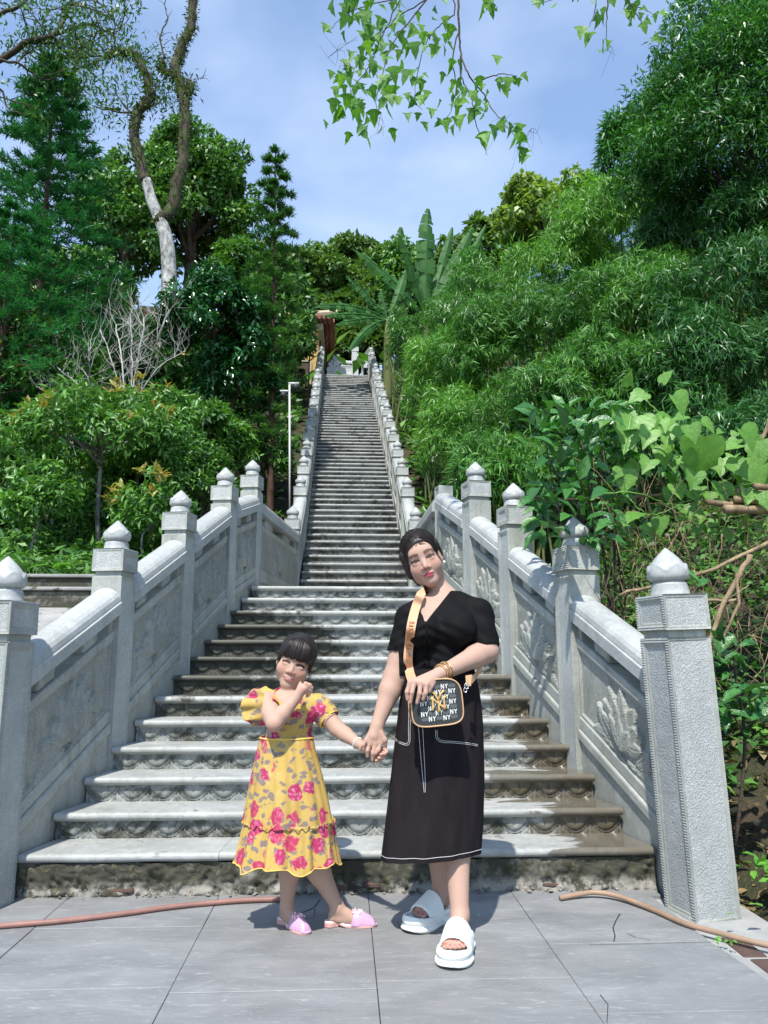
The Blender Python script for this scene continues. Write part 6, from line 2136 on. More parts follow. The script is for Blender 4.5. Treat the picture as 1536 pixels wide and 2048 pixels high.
    hair = link('hair', np_mesh('hair', V, Q, M_HAIR, True), root)
    mb = MB()
    for (x0, z0, bow, x1, z1) in ((.008, .074, .006, .066, .000), (.012, .072, .010, .067, .006), (.004, .074, .003, .064, -.006), (-.058, .050, .002, -.069, -.045), (-.055, .055, .002, -.072, -.035)):
        pts = []
        for t in np.linspace(0, 1, 12):
            xx = x0 + (x1 - x0) * t; zz = z0 + (z1 - z0) * t + bow * math.sin(t * 3.1)
            yy = .084 * math.sqrt(max(.02, 1 - (xx / .082) ** 2 - (max(0, zz - .0) / .16) ** 2)) + .004
            pts.append(h.p(xx, yy, zz))
        mb.tube(pts, [.0011] * 6 + [.0008] * 6, 4)
    mb.build('loose_strands', M_HAIR, hair, smooth=True)
    def st(rng):
        a = rng.uniform(-1.75, 1.75)
        return (.072 * math.sin(a) + .004, .070 * max(math.cos(a), -.2) + .012 + rng.normal() * .010, .048 + .062 * max(0.0, math.cos(a)) ** .8 + rng.normal() * .008)
    hair_strands(h, hair, st, (0, -.020, .048), (.0835, .101, .0925), (0, -.105, .01), 420, 21)
    mb = MB(); mb.tube([h.p(.081, .004, -.036), h.p(.083, .006, -.042), h.p(.081, .008, -.048)], [.003, .0066, .003], 10)
    mb.build('earring', simple('pearl', (.85, .82, .76), .2, .03), root, smooth=True)

    # ---- top
    cloth = N('black_jersey')
    n = cloth.noise(500, 2, .5)
    M_TOP = cloth.done(cloth.bsdf(cloth.mix(cloth.noise(12, 3), (.0045, .0045, .005), (.009, .009, .010)), .72, cloth.bump(n, .25, .001), Specular_IOR_Level=.08))
    g3 = Grid(p(770, 1360, 3.62)[[0, 1, 2]] * 0 + np.array([.06, 3.20, 1.0]), (.70, 3.66, 1.60), .0044)
    torso(g3, .009)
    cutL = sL + (eL - sL) * .60; cutR = sR + (eR - sR) * .93
    upper_arms(g3, .008, .013)
    sl, x, y, z = g3.all()
    def half(c, n_): n_ = unit(n_); return (x - c[0]) * n_[0] + (y - c[1]) * n_[1] + (z - c[2]) * n_[2]
    D = g3.D[sl]
    # ruching about the centre line, sleeve folds
    xc = p(852, 1290, 3.35)[0]
    dx = np.abs(x - xc)
    D += .0042 * np.sin((z * 1.0 + dx * .42) * 150) * np.exp(-dx / .085) * (y < 3.46) * np.clip((1.36 - z) / .06, 0, 1)
    D += .0012 * np.sin((z - x * .6) * 60) * (x > p(935, 1250, 3.4)[0])
    D += .0020 * np.sin((z * .8 + x * .55) * 95 + 1.0) * (y < 3.44)
    # sleeve ends
    for c, a, b, side in ((cutL, sL, eL, -1), (cutR, sR, eR, 1)):
        d = unit(b - a)
        hp = half(c, d)
        rad = np.sqrt((x - c[0]) ** 2 + (y - c[1]) ** 2 + (z - c[2]) ** 2)
        armside = (x < .235) if side == -1 else (x > .585)
        D = np.where(armside & (hp > 0) & (rad < .2), np.maximum(D, hp), D)
        inner_d = np.sqrt(np.maximum(0, rad ** 2 - hp ** 2)) - .055
        D = np.where(armside & (hp > -.03) & (rad < .12), np.maximum(D, -inner_d), D)
    # hem at the waist
    D = np.maximum(D, p(880, 1352, 3.36)[2] - z)
    # V neck
    vb = p(851, 1243, 3.33); vl = p(836, 1185, 3.40); vr = p(918, 1160, 3.44)
    t = np.clip((z - vb[2]) / (vr[2] - vb[2]), 0, 1.3)
    tl = np.clip((z - vb[2]) / (vl[2] - vb[2]), 0, 1.6)
    xl = vb[0] - .004 + (vl[0] - vb[0]) * tl; xr = vb[0] + .004 + (vr[0] - vb[0]) * t
    cut = np.maximum(np.maximum(xl - x, x - xr), np.maximum(vb[2] - z, y - 3.50))
    D = np.maximum(D, -cut)
    nk = np.sqrt((x - neckb[0] - .0) ** 2 + ((y - neckb[1]) * .9) ** 2) - .076
    D = np.maximum(D, -np.maximum(nk, p(880, 1182, 3.47)[2] - z))
    D = np.maximum(D, z - p(900, 1158, 3.46)[2])
    g3.D[sl] = D
    V, Q = g3.nets()
    V = smooth_v(V, Q, 1, .4)
    top = link('top', np_mesh('top', V, Q, M_TOP, True), root)
    mb = MB()
    for dx_, ln in ((-5, 1330), (0, 1342), (6, 1326)):
        pts = [g3.depth_at(853 + dx_ * (yy - 1240) / 90, yy, off=.004) for yy in np.linspace(1240, ln, 12)]
        mb.tube(pts, .0030, 6)
    mb.build('drawstring', M_TOP, top, smooth=True)

    # ---- skirt
    den = N('washed_black_denim')
    n1 = den.noise(1.0, 3, .6, vec=den.vec(den.pos, (420, 420, 60)))
    n2 = den.noise(7, 4, .6, vec=den.vec(den.pos, (1.6, 1.6, .5)))
    c = den.mix(den.ramp(n2, [(.3, 0), (.7, 1)]), (.009, .0072, .008), (.020, .016, .018))
    c = den.mix(den.math('MULTIPLY', n1, .4), c, (.026, .021, .023))
    M_DEN = den.done(den.bsdf(c, .9, den.bump(n1, .35, .0015), Specular_IOR_Level=.08))
    rows = [(1338, 814, 948, .108), (1360, 808, 954, .118), (1400, 799, 961, .132), (1450, 793, 965, .142), (1550, 781, 966, .155), (1650, 768, 963, .168), (1712, 760, 958, .176)]
    zs, cxs, rxs, rys = [], [], [], []
    YC = 3.468
    for (yy, a, b, ry) in rows:
        A, B = p(a, yy, YC), p(b, yy, YC)
        zs.append((A[2] + B[2]) / 2); cxs.append((A[0] + B[0]) / 2); rxs.append((B[0] - A[0]) / 2); rys.append(ry)
    zs, cxs, rxs, rys = map(np.array, (zs, cxs, rxs, rys))
    def sk(theta, z, off=0.0):
        f = lambda arr: np.interp(z, zs[::-1], arr[::-1])
        u = np.clip((zs[0] - z) / (zs[0] - zs[-1]), 0, 1)
        fold = 1 + u * (.040 * np.cos(3 * theta + 1.0 + .5 * u) + .034 * np.cos(5 * theta - .6) + .030 * np.maximum(0, np.cos(8 * theta + 1.2 * u + .4)) ** 3 + .018 * np.cos(13 * theta + 2 * u)) + .006 * np.cos(14 * theta + 9 * u) + .005 * np.sin(40 * u + 3 * theta) * np.exp(-((u - .15) / .12) ** 2)
        s = np.sin(theta); c_ = np.cos(theta)
        sx = np.sign(s) * np.abs(s) ** .92
        ht = u ** 3 * .022 * np.sin(theta * 1.0 + .9)
        return np.stack([f(cxs) + (f(rxs) * (1 + .35 * (fold - 1)) + off) * sx, YC - (f(rys) * fold + off) * c_, z + ht + 0 * theta], -1)
    T, Z = np.meshgrid(np.linspace(-math.pi, math.pi, 180, endpoint=False), np.linspace(zs[0], zs[-1], 60), indexing='ij')
    mb = MB(); mb.grid(sk(T, Z), close_u=True)
    mb.grid(sk(T, Z, -.004), close_u=True, flip=True)
    e0, e1 = sk(T[:, -1], Z[:, -1]), sk(T[:, -1], Z[:, -1], -.004)
    mb.grid(np.stack([e0, e1], 1), close_u=True)
    skirt = mb.build('skirt', M_DEN, root, smooth=True)
    M_ST = simple('white_stitching', (.55, .54, .53), .8, .1)
    def stitch(pts, r=.0011):
        q = []
        for (px, py) in pts:
            z = p(px, py, YC - .14)[2]
            x = p(px, py, YC - .14)[0]
            rx = float(np.interp(z, zs[::-1], rxs[::-1])); cx = float(np.interp(z, zs[::-1], cxs[::-1]))
            th = math.asin(max(-.995, min(.995, math.copysign(min(1, abs((x - cx) / rx)) ** (1 / .92), x - cx))))
            q.append(sk(np.array(th), np.array(z), .0012))
        m = MB(); limb(m, q, r, r, 4, n=len(q) * 6); m.build('stitching', M_ST, skirt, smooth=True)
    stitch([(838, 1452), (841, 1500), (845, 1550), (848, 1586)]); stitch([(846, 1452), (848, 1500), (850, 1550), (850, 1586)])
    stitch([(871, 1460), (872, 1476), (882, 1484), (905, 1486), (935, 1490), (960, 1496)]); stitch([(874, 1460), (875, 1474), (884, 1481), (905, 1483), (935, 1487), (960, 1493)])
    stitch([(790, 1486), (805, 1491), (820, 1490), (822, 1460), (823, 1425)]); stitch([(790, 1483), (805, 1488), (818, 1487), (819, 1460), (820, 1425)])
    m = MB(); th = np.linspace(-math.pi, math.pi, 121); m.tube(sk(th, np.full(121, zs[-1] + .020), .0012), .0012, 4); m.build('stitching', M_ST, skirt, smooth=True)

    # ---- slides
    M_SL = simple('white_foam_rubber', (.80, .81, .76), .55, .03, 60, .05)
    for F in (F1, F2):
        gg = Grid(np.append(F.o + F.t * .12 - .26, 0) * np.array([1, 1, 0]) + np.array([0, 0, -.012]), np.append(F.o + F.t * .12 + .26, .16), .0035)
        sl, x, y, z = gg.all()
        a = (x - F.o[0]) * F.t[0] + (y - F.o[1]) * F.t[1]; b = (x - F.o[0]) * F.n[0] + (y - F.o[1]) * F.n[1]
        d2 = shoe_2d(a, b, [(.030, 0, .048), (.10, .0, .044), (.185, .002, .060), (.232, -.004, .048)], .05)
        bulge = .010 * np.exp(-((z - .016) / .012) ** 2) + .005 * np.exp(-((z - .045) / .009) ** 2) - .006 * np.exp(-((z - .031) / .005) ** 2) + .0
        spring = .014 * np.clip((a - .20) / .09, 0, 1) ** 2
        sole = np.maximum(d2 - bulge, np.abs(z - spring - .030) - .029)
        foot = np.maximum(d2 + .010, -(z - .048)); sole = np.maximum(sole, -np.maximum(foot, z - .2))      # foot bed
        gg.D[sl] = np.minimum(sole, CAP)
        V, Q = gg.nets(); V = smooth_v(V, Q, 2, .5)
        sh = link('slide_sandal', np_mesh('slide_sandal', V, Q, M_SL, True), root)
        # upper band
        gg.D[:] = CAP
        ax_ = np.sqrt((b / .060) ** 2 + (np.maximum(z - .030, -.02) / (.108 - .44 * np.clip(a - .110, 0, .2))) ** 2)
        shell = (np.abs(ax_ - 1.0) * .055 - .0045)
        lim = np.maximum(np.abs(a - .157 - .008 * np.cos(b * 30)) - .046, .026 - z)
        gg.D[sl] = np.minimum(np.maximum(shell, lim), CAP)
        V, Q = gg.nets(); V = smooth_v(V, Q, 2, .5)
        link('upper_band', np_mesh('upper_band', V, Q, M_SL, True), sh)

    # ---- jewellery
    M_GOLD = simple('brass', (.55, .36, .16), .3, .2, 60, Metallic=.8)
    M_BEAD = simple('amber_bead', (.42, .22, .10), .35, .5, 90)
    def ring(c, axis, r, rt, mat, name, wob=0.0, n=28):
        axis = Vector(unit(axis)); u = axis.orthogonal().normalized(); w = axis.cross(u)
        m = MB(); m.tube([Vector(c) + (u * math.cos(t) + w * math.sin(t)) * (r * (1 + wob * math.sin(3 * t))) + axis * wob * .02 * math.cos(2 * t) for t in np.linspace(0, 2 * math.pi, n + 1)], [rt * (1 if i % 2 else .72) for i in range(n + 1)], 6, cap=False)
        m.build(name, mat, root, smooth=True)
    ad = wR - eR
    for i, t in enumerate((.90, .945, .985, 1.02)):
        ring(eR + ad * t, ad + np.array([.02 * (i - 1), .0, .03 * (i % 2)]), .037 - .001 * i, .0036, M_BEAD if i % 2 else M_GOLD, 'bracelet', .06)
    ring(eL + (wL - eL) * .40, (wL - eL), .0455, .0009, simple('dark_thread', (.05, .03, .03), .6), 'thread_bracelet')
    ring(kn[1] * .6 + fing[1][1] * .4, fing[1][1] - kn[1], .0105, .0014, M_GOLD, 'finger_ring', n=16)

    # ---- cross-body bag
    bag = empty('shoulder_bag', tuple(p(875, 1408, 3.19)), 'small dark monogram shoulder bag with tan trim hanging at the woman\'s hip', 'bag')
    c0 = p(874, 1405, 3.175)
    BM = frame(R(5), R(-6), R(3))
    W2, H2, DP = .105, .091, .058
    bp = lambda x, y, z: c0 + BM.T @ np.array([x, y, z])
    def outline(k, sx=1.0, n=72):
        t = np.linspace(0, 2 * math.pi, n, endpoint=False)
        cx, cz = np.cos(t), np.sin(t)
        e = np.where(cz > 0, 2 / 3.6, 2 / 4.2)
        return np.stack([np.sign(cx) * np.abs(cx) ** e * (W2 + k) * (1 - .045 * np.sin(t)), np.sign(cz) * np.abs(cz) ** e * (H2 + k)], -1)
    M_CAN = simple('charcoal_canvas', (.030, .033, .034), .8, .15, 60)
    M_TAN = simple('tan_leather', (.60, .36, .18), .5, .12, 20)
    M_PRT = simple('white_print', (.72, .71, .66), .7, .04)
    M_LOZ = simple('grey_print', (.095, .105, .108), .8, .06)
    M_EMB = simple('gold_embroidery', (.62, .40, .14), .55, .2, 90)
    mb = MB()
    rings = []
    for (yy, k) in ((.000, -.006), (.002, -.001), (-.004, 0), (-DP + .004, 0), (-DP - .002, -.001), (-DP, -.006)):
        rings.append([bp(a, yy, b) for a, b in outline(k)])
    mb.grid(np.array(rings), close_v=True)
    n_ = 72
    mb.add(rings[0], [tuple(range(n_))]); mb.add(rings[-1], [tuple(range(n_ - 1, -1, -1))])
    bg = mb.build('bag_body', M_CAN, bag, smooth=False)
    for yy in (.001, -DP):
        m = MB(); o_ = [bp(a, yy, b) for a, b in outline(.0005)]; m.tube(o_ + [o_[0]], .0030, 7, cap=False); m.build('piping', M_TAN, bag, smooth=True)
    m = MB(); o_ = [bp(a, -DP * .5, b) for a, b in outline(.0015)]; m.tube(o_[3:34], .0028, 6); m.build('zip', M_GOLD, bag, smooth=True)
    def inside(x, z): return (abs(x / (W2 - .008))) ** 3.6 + (abs(z / (H2 - .008))) ** 3.6 < 1
    def bar(m, x0, z0, x1, z1, w, yy):
        d = np.array([x1 - x0, z1 - z0]); d = d / np.linalg.norm(d); nn = np.array([-d[1], d[0]]) * w / 2
        q = [(x0 - nn[0], z0 - nn[1]), (x1 - nn[0], z1 - nn[1]), (x1 + nn[0], z1 + nn[1]), (x0 + nn[0], z0 + nn[1])]
        m.add([bp(a, yy, b) for a, b in q], [(0, 3, 2, 1)])
    pr, lz_ = MB(), MB()
    px_, pz_ = .0600, .0205
    for r_ in range(-6, 7):
        for c_ in range(-4, 5):
            x = c_ * px_ + (px_ / 2 if r_ % 2 else 0) + .004 * r_ * 0 + .006; z = r_ * pz_
            if inside(x - .013, z - .008) and inside(x + .013, z + .008) :
                hh, w_ = .0090, .0042
                for (a, b, e, f) in ((-.0135, -hh, -.0135, hh), (-.0035, -hh, -.0035, hh), (-.0135, hh, -.0035, -hh)): bar(pr, x + a, z + b, x + e, z + f, w_ * .8, .0012 + .0002 * (a == -.0135 and e != a))
                for (a, b, e, f) in ((.0075, -hh, .0075, .0), (.0075, 0, .0025, hh), (.0075, 0, .0125, hh)): bar(pr, x + a, z + b, x + e, z + f, w_ * .8, .0012 + .0002 * (b == 0) + .0001 * (e > .01))
                for dz in (-hh, hh): bar(pr, x - .0155, z + dz, x - .0112, z + dz, .0022, .0016)
            x2 = x + px_ / 2
            if inside(x2 - .014, z - .006) and inside(x2 + .014, z + .006):
                t = np.linspace(0, 2 * math.pi, 12, endpoint=False)
                lz_.add([bp(x2 + .0150 * math.copysign(abs(math.cos(q)) ** .6, math.cos(q)), .0009, z + .0078 * math.copysign(abs(math.sin(q)) ** .6, math.sin(q))) for q in t], [tuple(range(11, -1, -1))])
    tag(pr.build('monogram_print', M_PRT, bg), kind='stuff'); tag(lz_.build('lozenge_print', M_LOZ, bg), kind='stuff')
    # interlocked gold emblem: an N and a Y sharing strokes
    em = MB(); ox, oz = .006, .006
    def stroke(pts, w):
        q = [bp(ox + a, .0035, oz + b) for a, b in pts]
        em.tube(q, [w / 2 * (1.25 if i in (0, len(q) - 1) else 1) for i in range(len(q))], 6)
    stroke([(-.030, -.034), (-.024, -.026), (-.024, .006), (-.030, .016)], .0085)
    stroke([(-.030, .018), (-.018, .006), (.010, -.020), (.026, -.034)], .0085)
    stroke([(.030, .018), (.023, .008), (.023, -.024), (.029, -.032)], .0085)
    stroke([(-.026, .040), (-.014, .030), (0, .004), (0, -.030), (-.004, -.044)], .0085)
    stroke([(.026, .040), (.014, .030), (.0, .004)], .0085)
    stroke([(0, -.030), (.005, -.044)], .006)
    em.build('emblem', M_EMB, bg, smooth=True)
    # strap: front part up to the shoulder, then behind the back to the right-hand clip
    M_STR = simple('peach_webbing', (.56, .335, .195), .75, .08, 120)
    M_STT = simple('orange_print', (.50, .17, .06), .7, .05)
    fr = [g3.depth_at(px, py, off=.024) for px, py in ((819, 1343), (816, 1318), (818, 1290), (821, 1262), (826, 1235), (833, 1210), (841, 1190))]
    fr = [p(825, 1362, 3.185)] + fr + [p(848, 1180, 3.50), p(862, 1200, 3.60), p(920, 1280, 3.64), p(962, 1330, 3.56), p(957, 1345, 3.44), p(942, 1362, 3.26)]
    m = MB(); pts = []
    cps = [Vector(q) for q in fr]
    dense = limb(MB(), cps, .01, .01, 4, n=80)
    Vs = []
    for i, q in enumerate(dense):
        t = (dense[min(i + 1, 80)] - dense[max(i - 1, 0)]).normalized()
        ctr = Vector((chest[0], chest[1], q.z))
        out = (q - ctr); out.z = 0; out.normalize()
        if i < 46: out = Vector((-.12, -1, .15)).normalized()
        w = t.cross(out).normalized() * (.0195 if i < 66 else .013)
        Vs.append([q - w, q + w, q + w - out * .003, q - w - out * .003])
    m.grid(np.array([[tuple(v) for v in r] for r in Vs]), close_v=True)
    strap = m.build('strap', M_STR, bag, smooth=False)
    # lettering running down the strap
    letters = {'B': [(0, 0, 0, 1), (0, 1, .6, .9), (.6, .9, .6, .6), (.6, .6, 0, .5), (.6, .45, .65, .1), (.65, .1, 0, 0)], 'A': [(0, 0, .35, 1), (.35, 1, .7, 0), (.12, .35, .58, .35)], 'S': [(.65, .85, .1, .95), (.1, .95, .05, .6), (.05, .6, .62, .42), (.62, .42, .6, .08), (.6, .08, 0, .12)],
               'E': [(0, 0, 0, 1), (0, 1, .6, 1), (0, .5, .5, .5), (0, 0, .6, 0)], 'L': [(0, 0, 0, 1), (0, 0, .6, 0)], 'M': [(0, 0, 0, 1), (0, 1, .35, .4), (.35, .4, .7, 1), (.7, 1, .7, 0)], 'J': [(.6, 1, .6, .15), (.6, .15, .3, 0), (.3, 0, 0, .15)], 'O': [(0, .1, 0, .9), (0, .9, .65, .9), (.65, .9, .65, .1), (.65, .1, 0, .1)],
               'R': [(0, 0, 0, 1), (0, 1, .6, .9), (.6, .9, .6, .55), (.6, .55, 0, .5), (.2, .5, .65, 0)]}
    tx = MB()
    word = 'BASEBALL MAJOR L'
    cum = [0.0]
    for i in range(80): cum.append(cum[-1] + (dense[i + 1] - dense[i]).length)
    s0, adv, hh = .475, .0150, .021
    def on_strap(sv, b):
        i = int(np.searchsorted(cum, sv)) - 1; i = max(0, min(79, i)); u = (sv - cum[i]) / max(1e-6, cum[i + 1] - cum[i])
        q = dense[i].lerp(dense[i + 1], u); A_, B_ = Vector(Vs[i][0]), Vector(Vs[i][1])
        wv = (B_ - A_).normalized(); o = Vector((-.12, -1, .15)).normalized()
        sgn = 1 if wv.x > 0 else -1
        return q + wv * sgn * b + o * .0022
    for i, ch in enumerate(word):
        for (a, b, e, f) in letters.get(ch, []):
            # letters read downwards: along the strap = letter x, across = letter height
            P0 = on_strap(s0 - i * adv - a * .0112, (b - .5) * hh); P1 = on_strap(s0 - i * adv - e * .0112, (f - .5) * hh)
            tx.tube([P0, P1], .0014, 4)
    tag(tx.build('strap_lettering', M_STT, strap), kind='stuff')
    M_SIL = simple('steel', (.62, .62, .62), .25, .05, Metallic=1.0)
    m = MB(); rc = Vector(p(933, 1372, 3.21))
    for (o_, r_) in ((Vector((0, 0, 0)), .011), (Vector((-.006, 0, -.016)), .009)):
        m.tube([rc + o_ + Vector((math.cos(t) * r_ * .7, .2 * r_ * math.sin(t), math.sin(t) * r_)) for t in np.linspace(0, 6.2832, 17)], .0022, 6, cap=False)
    m.build('clip', M_SIL, bag, smooth=True)
    m = MB(); st = Vector(p(937, 1366, 3.235))
    m.add([st + Vector(q) for q in ((-.012, 0, .03), (.016, 0.01, .034), (.010, 0, -.012), (-.010, 0, -.012))], [(0, 1, 2, 3)]); m.build('strap_tab', M_TAN, bag)


make_woman()
# ================================================================== the girl
def dress_material():
    g = N('yellow_rose_print')
    P = g.pos
    warp = g.n('ShaderNodeTexNoise'); g.put(warp.inputs['Vector'], P); warp.inputs['Scale'].default_value = 26; warp.inputs['Detail'].default_value = 2
    v = g.n('ShaderNodeVectorMath', operation='MULTIPLY_ADD')
    g.put(v.inputs[0], warp.outputs['Color']); v.inputs[1].default_value = (.046, .046, .046); g.put(v.inputs[2], P)
    W = v.outputs[0]
    base = g.mix(g.noise(16, 3, .6), (.52, .315, .060), (.60, .43, .13))
    base = g.mix(g.math('MULTIPLY', g.ramp(g.noise(23, 3, .6, vec=W), [(.56, 0), (.66, 1)]), .5), base, (.62, .50, .27))
    # grey-mauve leaves
    lf = g.voronoi(24, vec=g.vec(W, (1, 1, 1.5), loc=(.3, .1, .7)))
    lm = g.math('MULTIPLY', g.ramp(lf, [(.36, 1), (.46, 0)]), g.ramp(g.noise(9.5, 2, .5, vec=g.vec(P, loc=(3, 1, 2))), [(.42, 0), (.48, 1)]))
    base = g.mix(g.math('MULTIPLY', lm, .85), base, g.mix(g.noise(60, 2), (.12, .095, .115), (.27, .23, .24)))
    # roses
    rv = g.n('ShaderNodeTexVoronoi'); g.put(rv.inputs['Vector'], W); rv.inputs['Scale'].default_value = 13.0
    rs = g.math('MULTIPLY', g.ramp(rv.outputs['Distance'], [(.42, 1), (.48, 0)]), 1.0)
    sel = g.n('ShaderNodeSeparateColor'); g.put(sel.inputs[0], rv.outputs['Color'])
    keep = g.ramp(sel.outputs[0], [(.28, 0), (.30, 1)])
    rm = g.math('MULTIPLY', rs, keep)
    pet = g.voronoi(62, vec=W)
    pink = g.mix(g.ramp(pet, [(.15, 0), (.55, 1)]), (.64, .21, .30), (.44, .028, .11))
    pink = g.mix(g.math('MULTIPLY', g.ramp(sel.outputs[1], [(.4, 0), (.9, 1)]), .55), pink, (.50, .055, .08))
    c = g.mix(rm, base, pink)
    n = g.noise(420, 2)
    b = g.bsdf(c, .8, g.bump(n, .12, .001))
    t = g.n('ShaderNodeBsdfTranslucent'); g.put(t.inputs['Color'], c)
    m = g.n('ShaderNodeMixShader'); m.inputs[0].default_value = .16
    g.nt.links.new(b, m.inputs[1]); g.nt.links.new(t.outputs[0], m.inputs[2])
    return g.done(m.outputs[0])


def make_girl():
    p = at_y
    root = empty('person', tuple(at_z(630, 1858)), 'little girl in a yellow rose-print dress with one hand on her cheek', 'person', 'people')
    YG = 3.58
    hc = p(588, 1325, YG - .03)
    M = frame(R(-18), R(2), R(4))
    h = Head(hc + np.array([0, .078, 0]), M, .965, 1.06)
    neckb = p(573, 1396, YG + .035)
    s1, s2 = p(531, 1402, YG), p(634, 1408, YG + .005)
    e1, w1 = p(549, 1446, 3.425), p(592, 1396, 3.455)
    e2, w2 = p(674, 1457, 3.53), p(716, 1487, 3.435)
    chest, waist = p(579, 1430, YG + .01), p(574, 1480, YG + .01)
    FA = Mat2(at_z(561, 1845), at_z(606, 1866)); FB = Mat2(at_z(652, 1853), at_z(749, 1853))
    FA.L = .20
    def torso(g, off=0.0):
        g.cone(neckb, h.p(0, -.055, -.045), .033 + off * .5, .033 + off * .5, .006)
        g.cone(neckb, s1, .034, .036, .03, off=off); g.cone(neckb, s2, .034, .036, .03, off=off)
        g.ell(chest, (.104, .076, .105), None, .03, off=off)
        g.ell(waist, (.098, .078, .09), None, .04, off=off)
    g = Grid((-.36, 3.28, 0.0), (.26, 3.80, 1.34), .0040)
    torso(g)
    g.ell(p(574, 1530, YG), (.105, .085, .09), None, .04)
    h.face(g, child=True)
    # raised arm
    g.chain([s1, s1 * .45 + e1 * .55, e1], [.043, .042, .036], .014)
    g.chain([e1, e1 * .65 + w1 * .35, w1], [.036, .034, .023], .010)
    hk = p(607, 1377, 3.445)
    g.cone(w1, hk, .021, .020, .012)
    g.cone(w1, p(602, 1374, 3.455), .017, .015, .010)
    for i, (a, b, c) in enumerate((((611, 1367), (620, 1370), (618, 1378)), ((614, 1372), (623, 1375), (620, 1383)), ((614, 1378), (622, 1381), (618, 1387)), ((612, 1383), (618, 1387), (614, 1392)))):
        g.chain([hk, p(*a, 3.440 + .004 * i), p(*b, 3.444 + .005 * i), p(*c, 3.460 + .005 * i)], [.012, .0086, .0078, .0066], .004)
    g.chain([p(601, 1386, 3.45), p(598, 1374, 3.468), p(601, 1366, 3.475)], [.010, .0085, .007], .005)
    # arm held out to the woman
    g.chain([s2, e2], [.042, .035], .014)
    g.chain([e2, e2 * .6 + w2 * .4, w2], [.035, .032, .0215], .010)
    pm = p(737, 1499, 3.392)
    g.cone(w2, pm, .020, .019, .012)
    for (a, b, c, r) in (((757, 1494, 3.385), (769, 1497, 3.372), (774, 1504, 3.358), .0080), ((757, 1503, 3.385), (770, 1508, 3.362), (762, 1509, 3.342), .0080),
                         ((754, 1509, 3.385), (766, 1516, 3.360), (757, 1516, 3.340), .0078), ((750, 1513, 3.388), (760, 1522, 3.364), (752, 1521, 3.345), .0072)):
        g.chain([pm, p(*a), p(*b), p(*c)], [.012, r * 1.1, r, r * .85], .004)
    # legs
    aA, aB = FA.w(.045, 0, .080), FB.w(.045, 0, .085)
    kA, kB = p(580, 1690, YG), p(617, 1690, YG - .01)
    g.chain([p(556, 1530, YG), kA, kA * .55 + aA * .45 + np.array([.004, .014, 0]), aA], [.066, .046, .045, .027], .025)
    g.chain([p(596, 1530, YG), kB, kB * .55 + aB * .45 + np.array([-.010, .012, 0]), aB], [.068, .050, .048, .028], .025)
    for F in (FA, FB):
        L = F.L
        g.cone(F.w(.045, 0, .085), F.w(.030, 0, .040), .026, .023, .012)
        g.cone(F.w(.050, 0, .070), F.w(L * .62, 0, .030), .027, .020, .015)
        g.cone(F.w(.06, 0, .032), F.w(L * .80, 0, .022), .022, .016, .015)
    V, Q = g.nets(); V = smooth_v(V, Q, 1, .4)
    def colour(P):
        C = np.tile(SKIN_G, (len(P), 1))
        for c, r in ((p(757, 1508, 3.36), .05), (p(612, 1377, 3.45), .035), (e1, .04)):
            m = np.exp(-(np.linalg.norm(P - c, axis=1) / r) ** 2)[:, None] * .4; C = C * (1 - m) + np.array([.66, .32, .25]) * m
        return paint_face(P, C, h, (.58, .17, .17), (.30, .18, .13), child=True)
    refine = [(h.p(0, .06, -.02), .11), (p(757, 1508, 3.36), .06), (p(606, 1372, 3.43), .05)]
    link('body', body_mesh('body', V, Q, M_SKIN, colour, refine), root)

    # ---- hair with a fringe
    g2 = Grid(h.c - .18, h.c + .18, .0033)
    h.e(g2, (0, -.018, .046), (.0830, .1015, .0920), .01)
    h.e(g2, (0, -.010, .050), (.0830, .1150, .0935), .01)
    h.e(g2, (0, -.085, .0), (.055, .045, .07), .03)
    sl, x, y, z = g2.all()
    X, Y, Z = x - h.c[0], y - h.c[1], z - h.c[2]
    lx = (M[0, 0] * X + M[0, 1] * Y + M[0, 2] * Z) / h.sc / h.w; ly = (M[1, 0] * X + M[1, 1] * Y + M[1, 2] * Z) / h.sc; lz = (M[2, 0] * X + M[2, 1] * Y + M[2, 2] * Z) / h.sc
    D = g2.D[sl]
    jag = .0045 * np.sin(lx * 210 + 1) + .003 * np.sin(lx * 470) + .0025 * np.sin(lx * 95 + 2)
    edge_z = .0200 + .010 * (np.abs(lx) / .07) ** 2 * 0 - .30 * np.clip(np.abs(lx) - .050, 0, .04) * 2.2 + jag + .10 * lx * 0
    face_cut = np.minimum(edge_z - lz, ly - (.012 - .4 * np.clip(-lz, 0, .05)))          # positive in front and below the fringe
    D = np.maximum(D, face_cut * .9)
    D = np.maximum(D, (-.055 - lz))
    ang = np.arctan2(lx, ly + .03)
    D = D + .0011 * np.sin(ang * 46 + 2.2 * np.sin(lz * 40)) * np.clip((.125 - lz) / .05, 0, 1) + .0008 * np.sin(ang * 97)
    g2.D[sl] = D
    for sx, y0 in ((1, .022), (-1, .016)):
        g2.cone(h.p(sx * .073, y0, .03), h.p(sx * .0765, y0 - .006, -.02 if sx > 0 else -.012), .011, .0055, .006)
    V, Q = g2.nets()
    hair = link('hair', np_mesh('hair', V, Q, M_HAIR, True), root)
    rng = np.random.default_rng(3)
    mb = MB()
    for i in range(54):
        x0 = rng.uniform(-.062, .066); zt = .125 - 6.0 * x0 * x0; zb = .0190 - .30 * max(0, abs(x0) - .050) * 2 + rng.normal() * .004
        pts = []
        for t in np.linspace(0, 1, 8):
            zz = zt + (zb - zt) * t; xx = x0 * (.72 + .28 * t)
            q = max(.03, 1 - (xx / .084) ** 2 - ((zz - .050) / .095) ** 2)
            pts.append(h.p(xx, -.010 + .1160 * math.sqrt(q) + .0015, zz))
        mb.tube(pts, [.0016] * 6 + [.0012, .0004], 4)
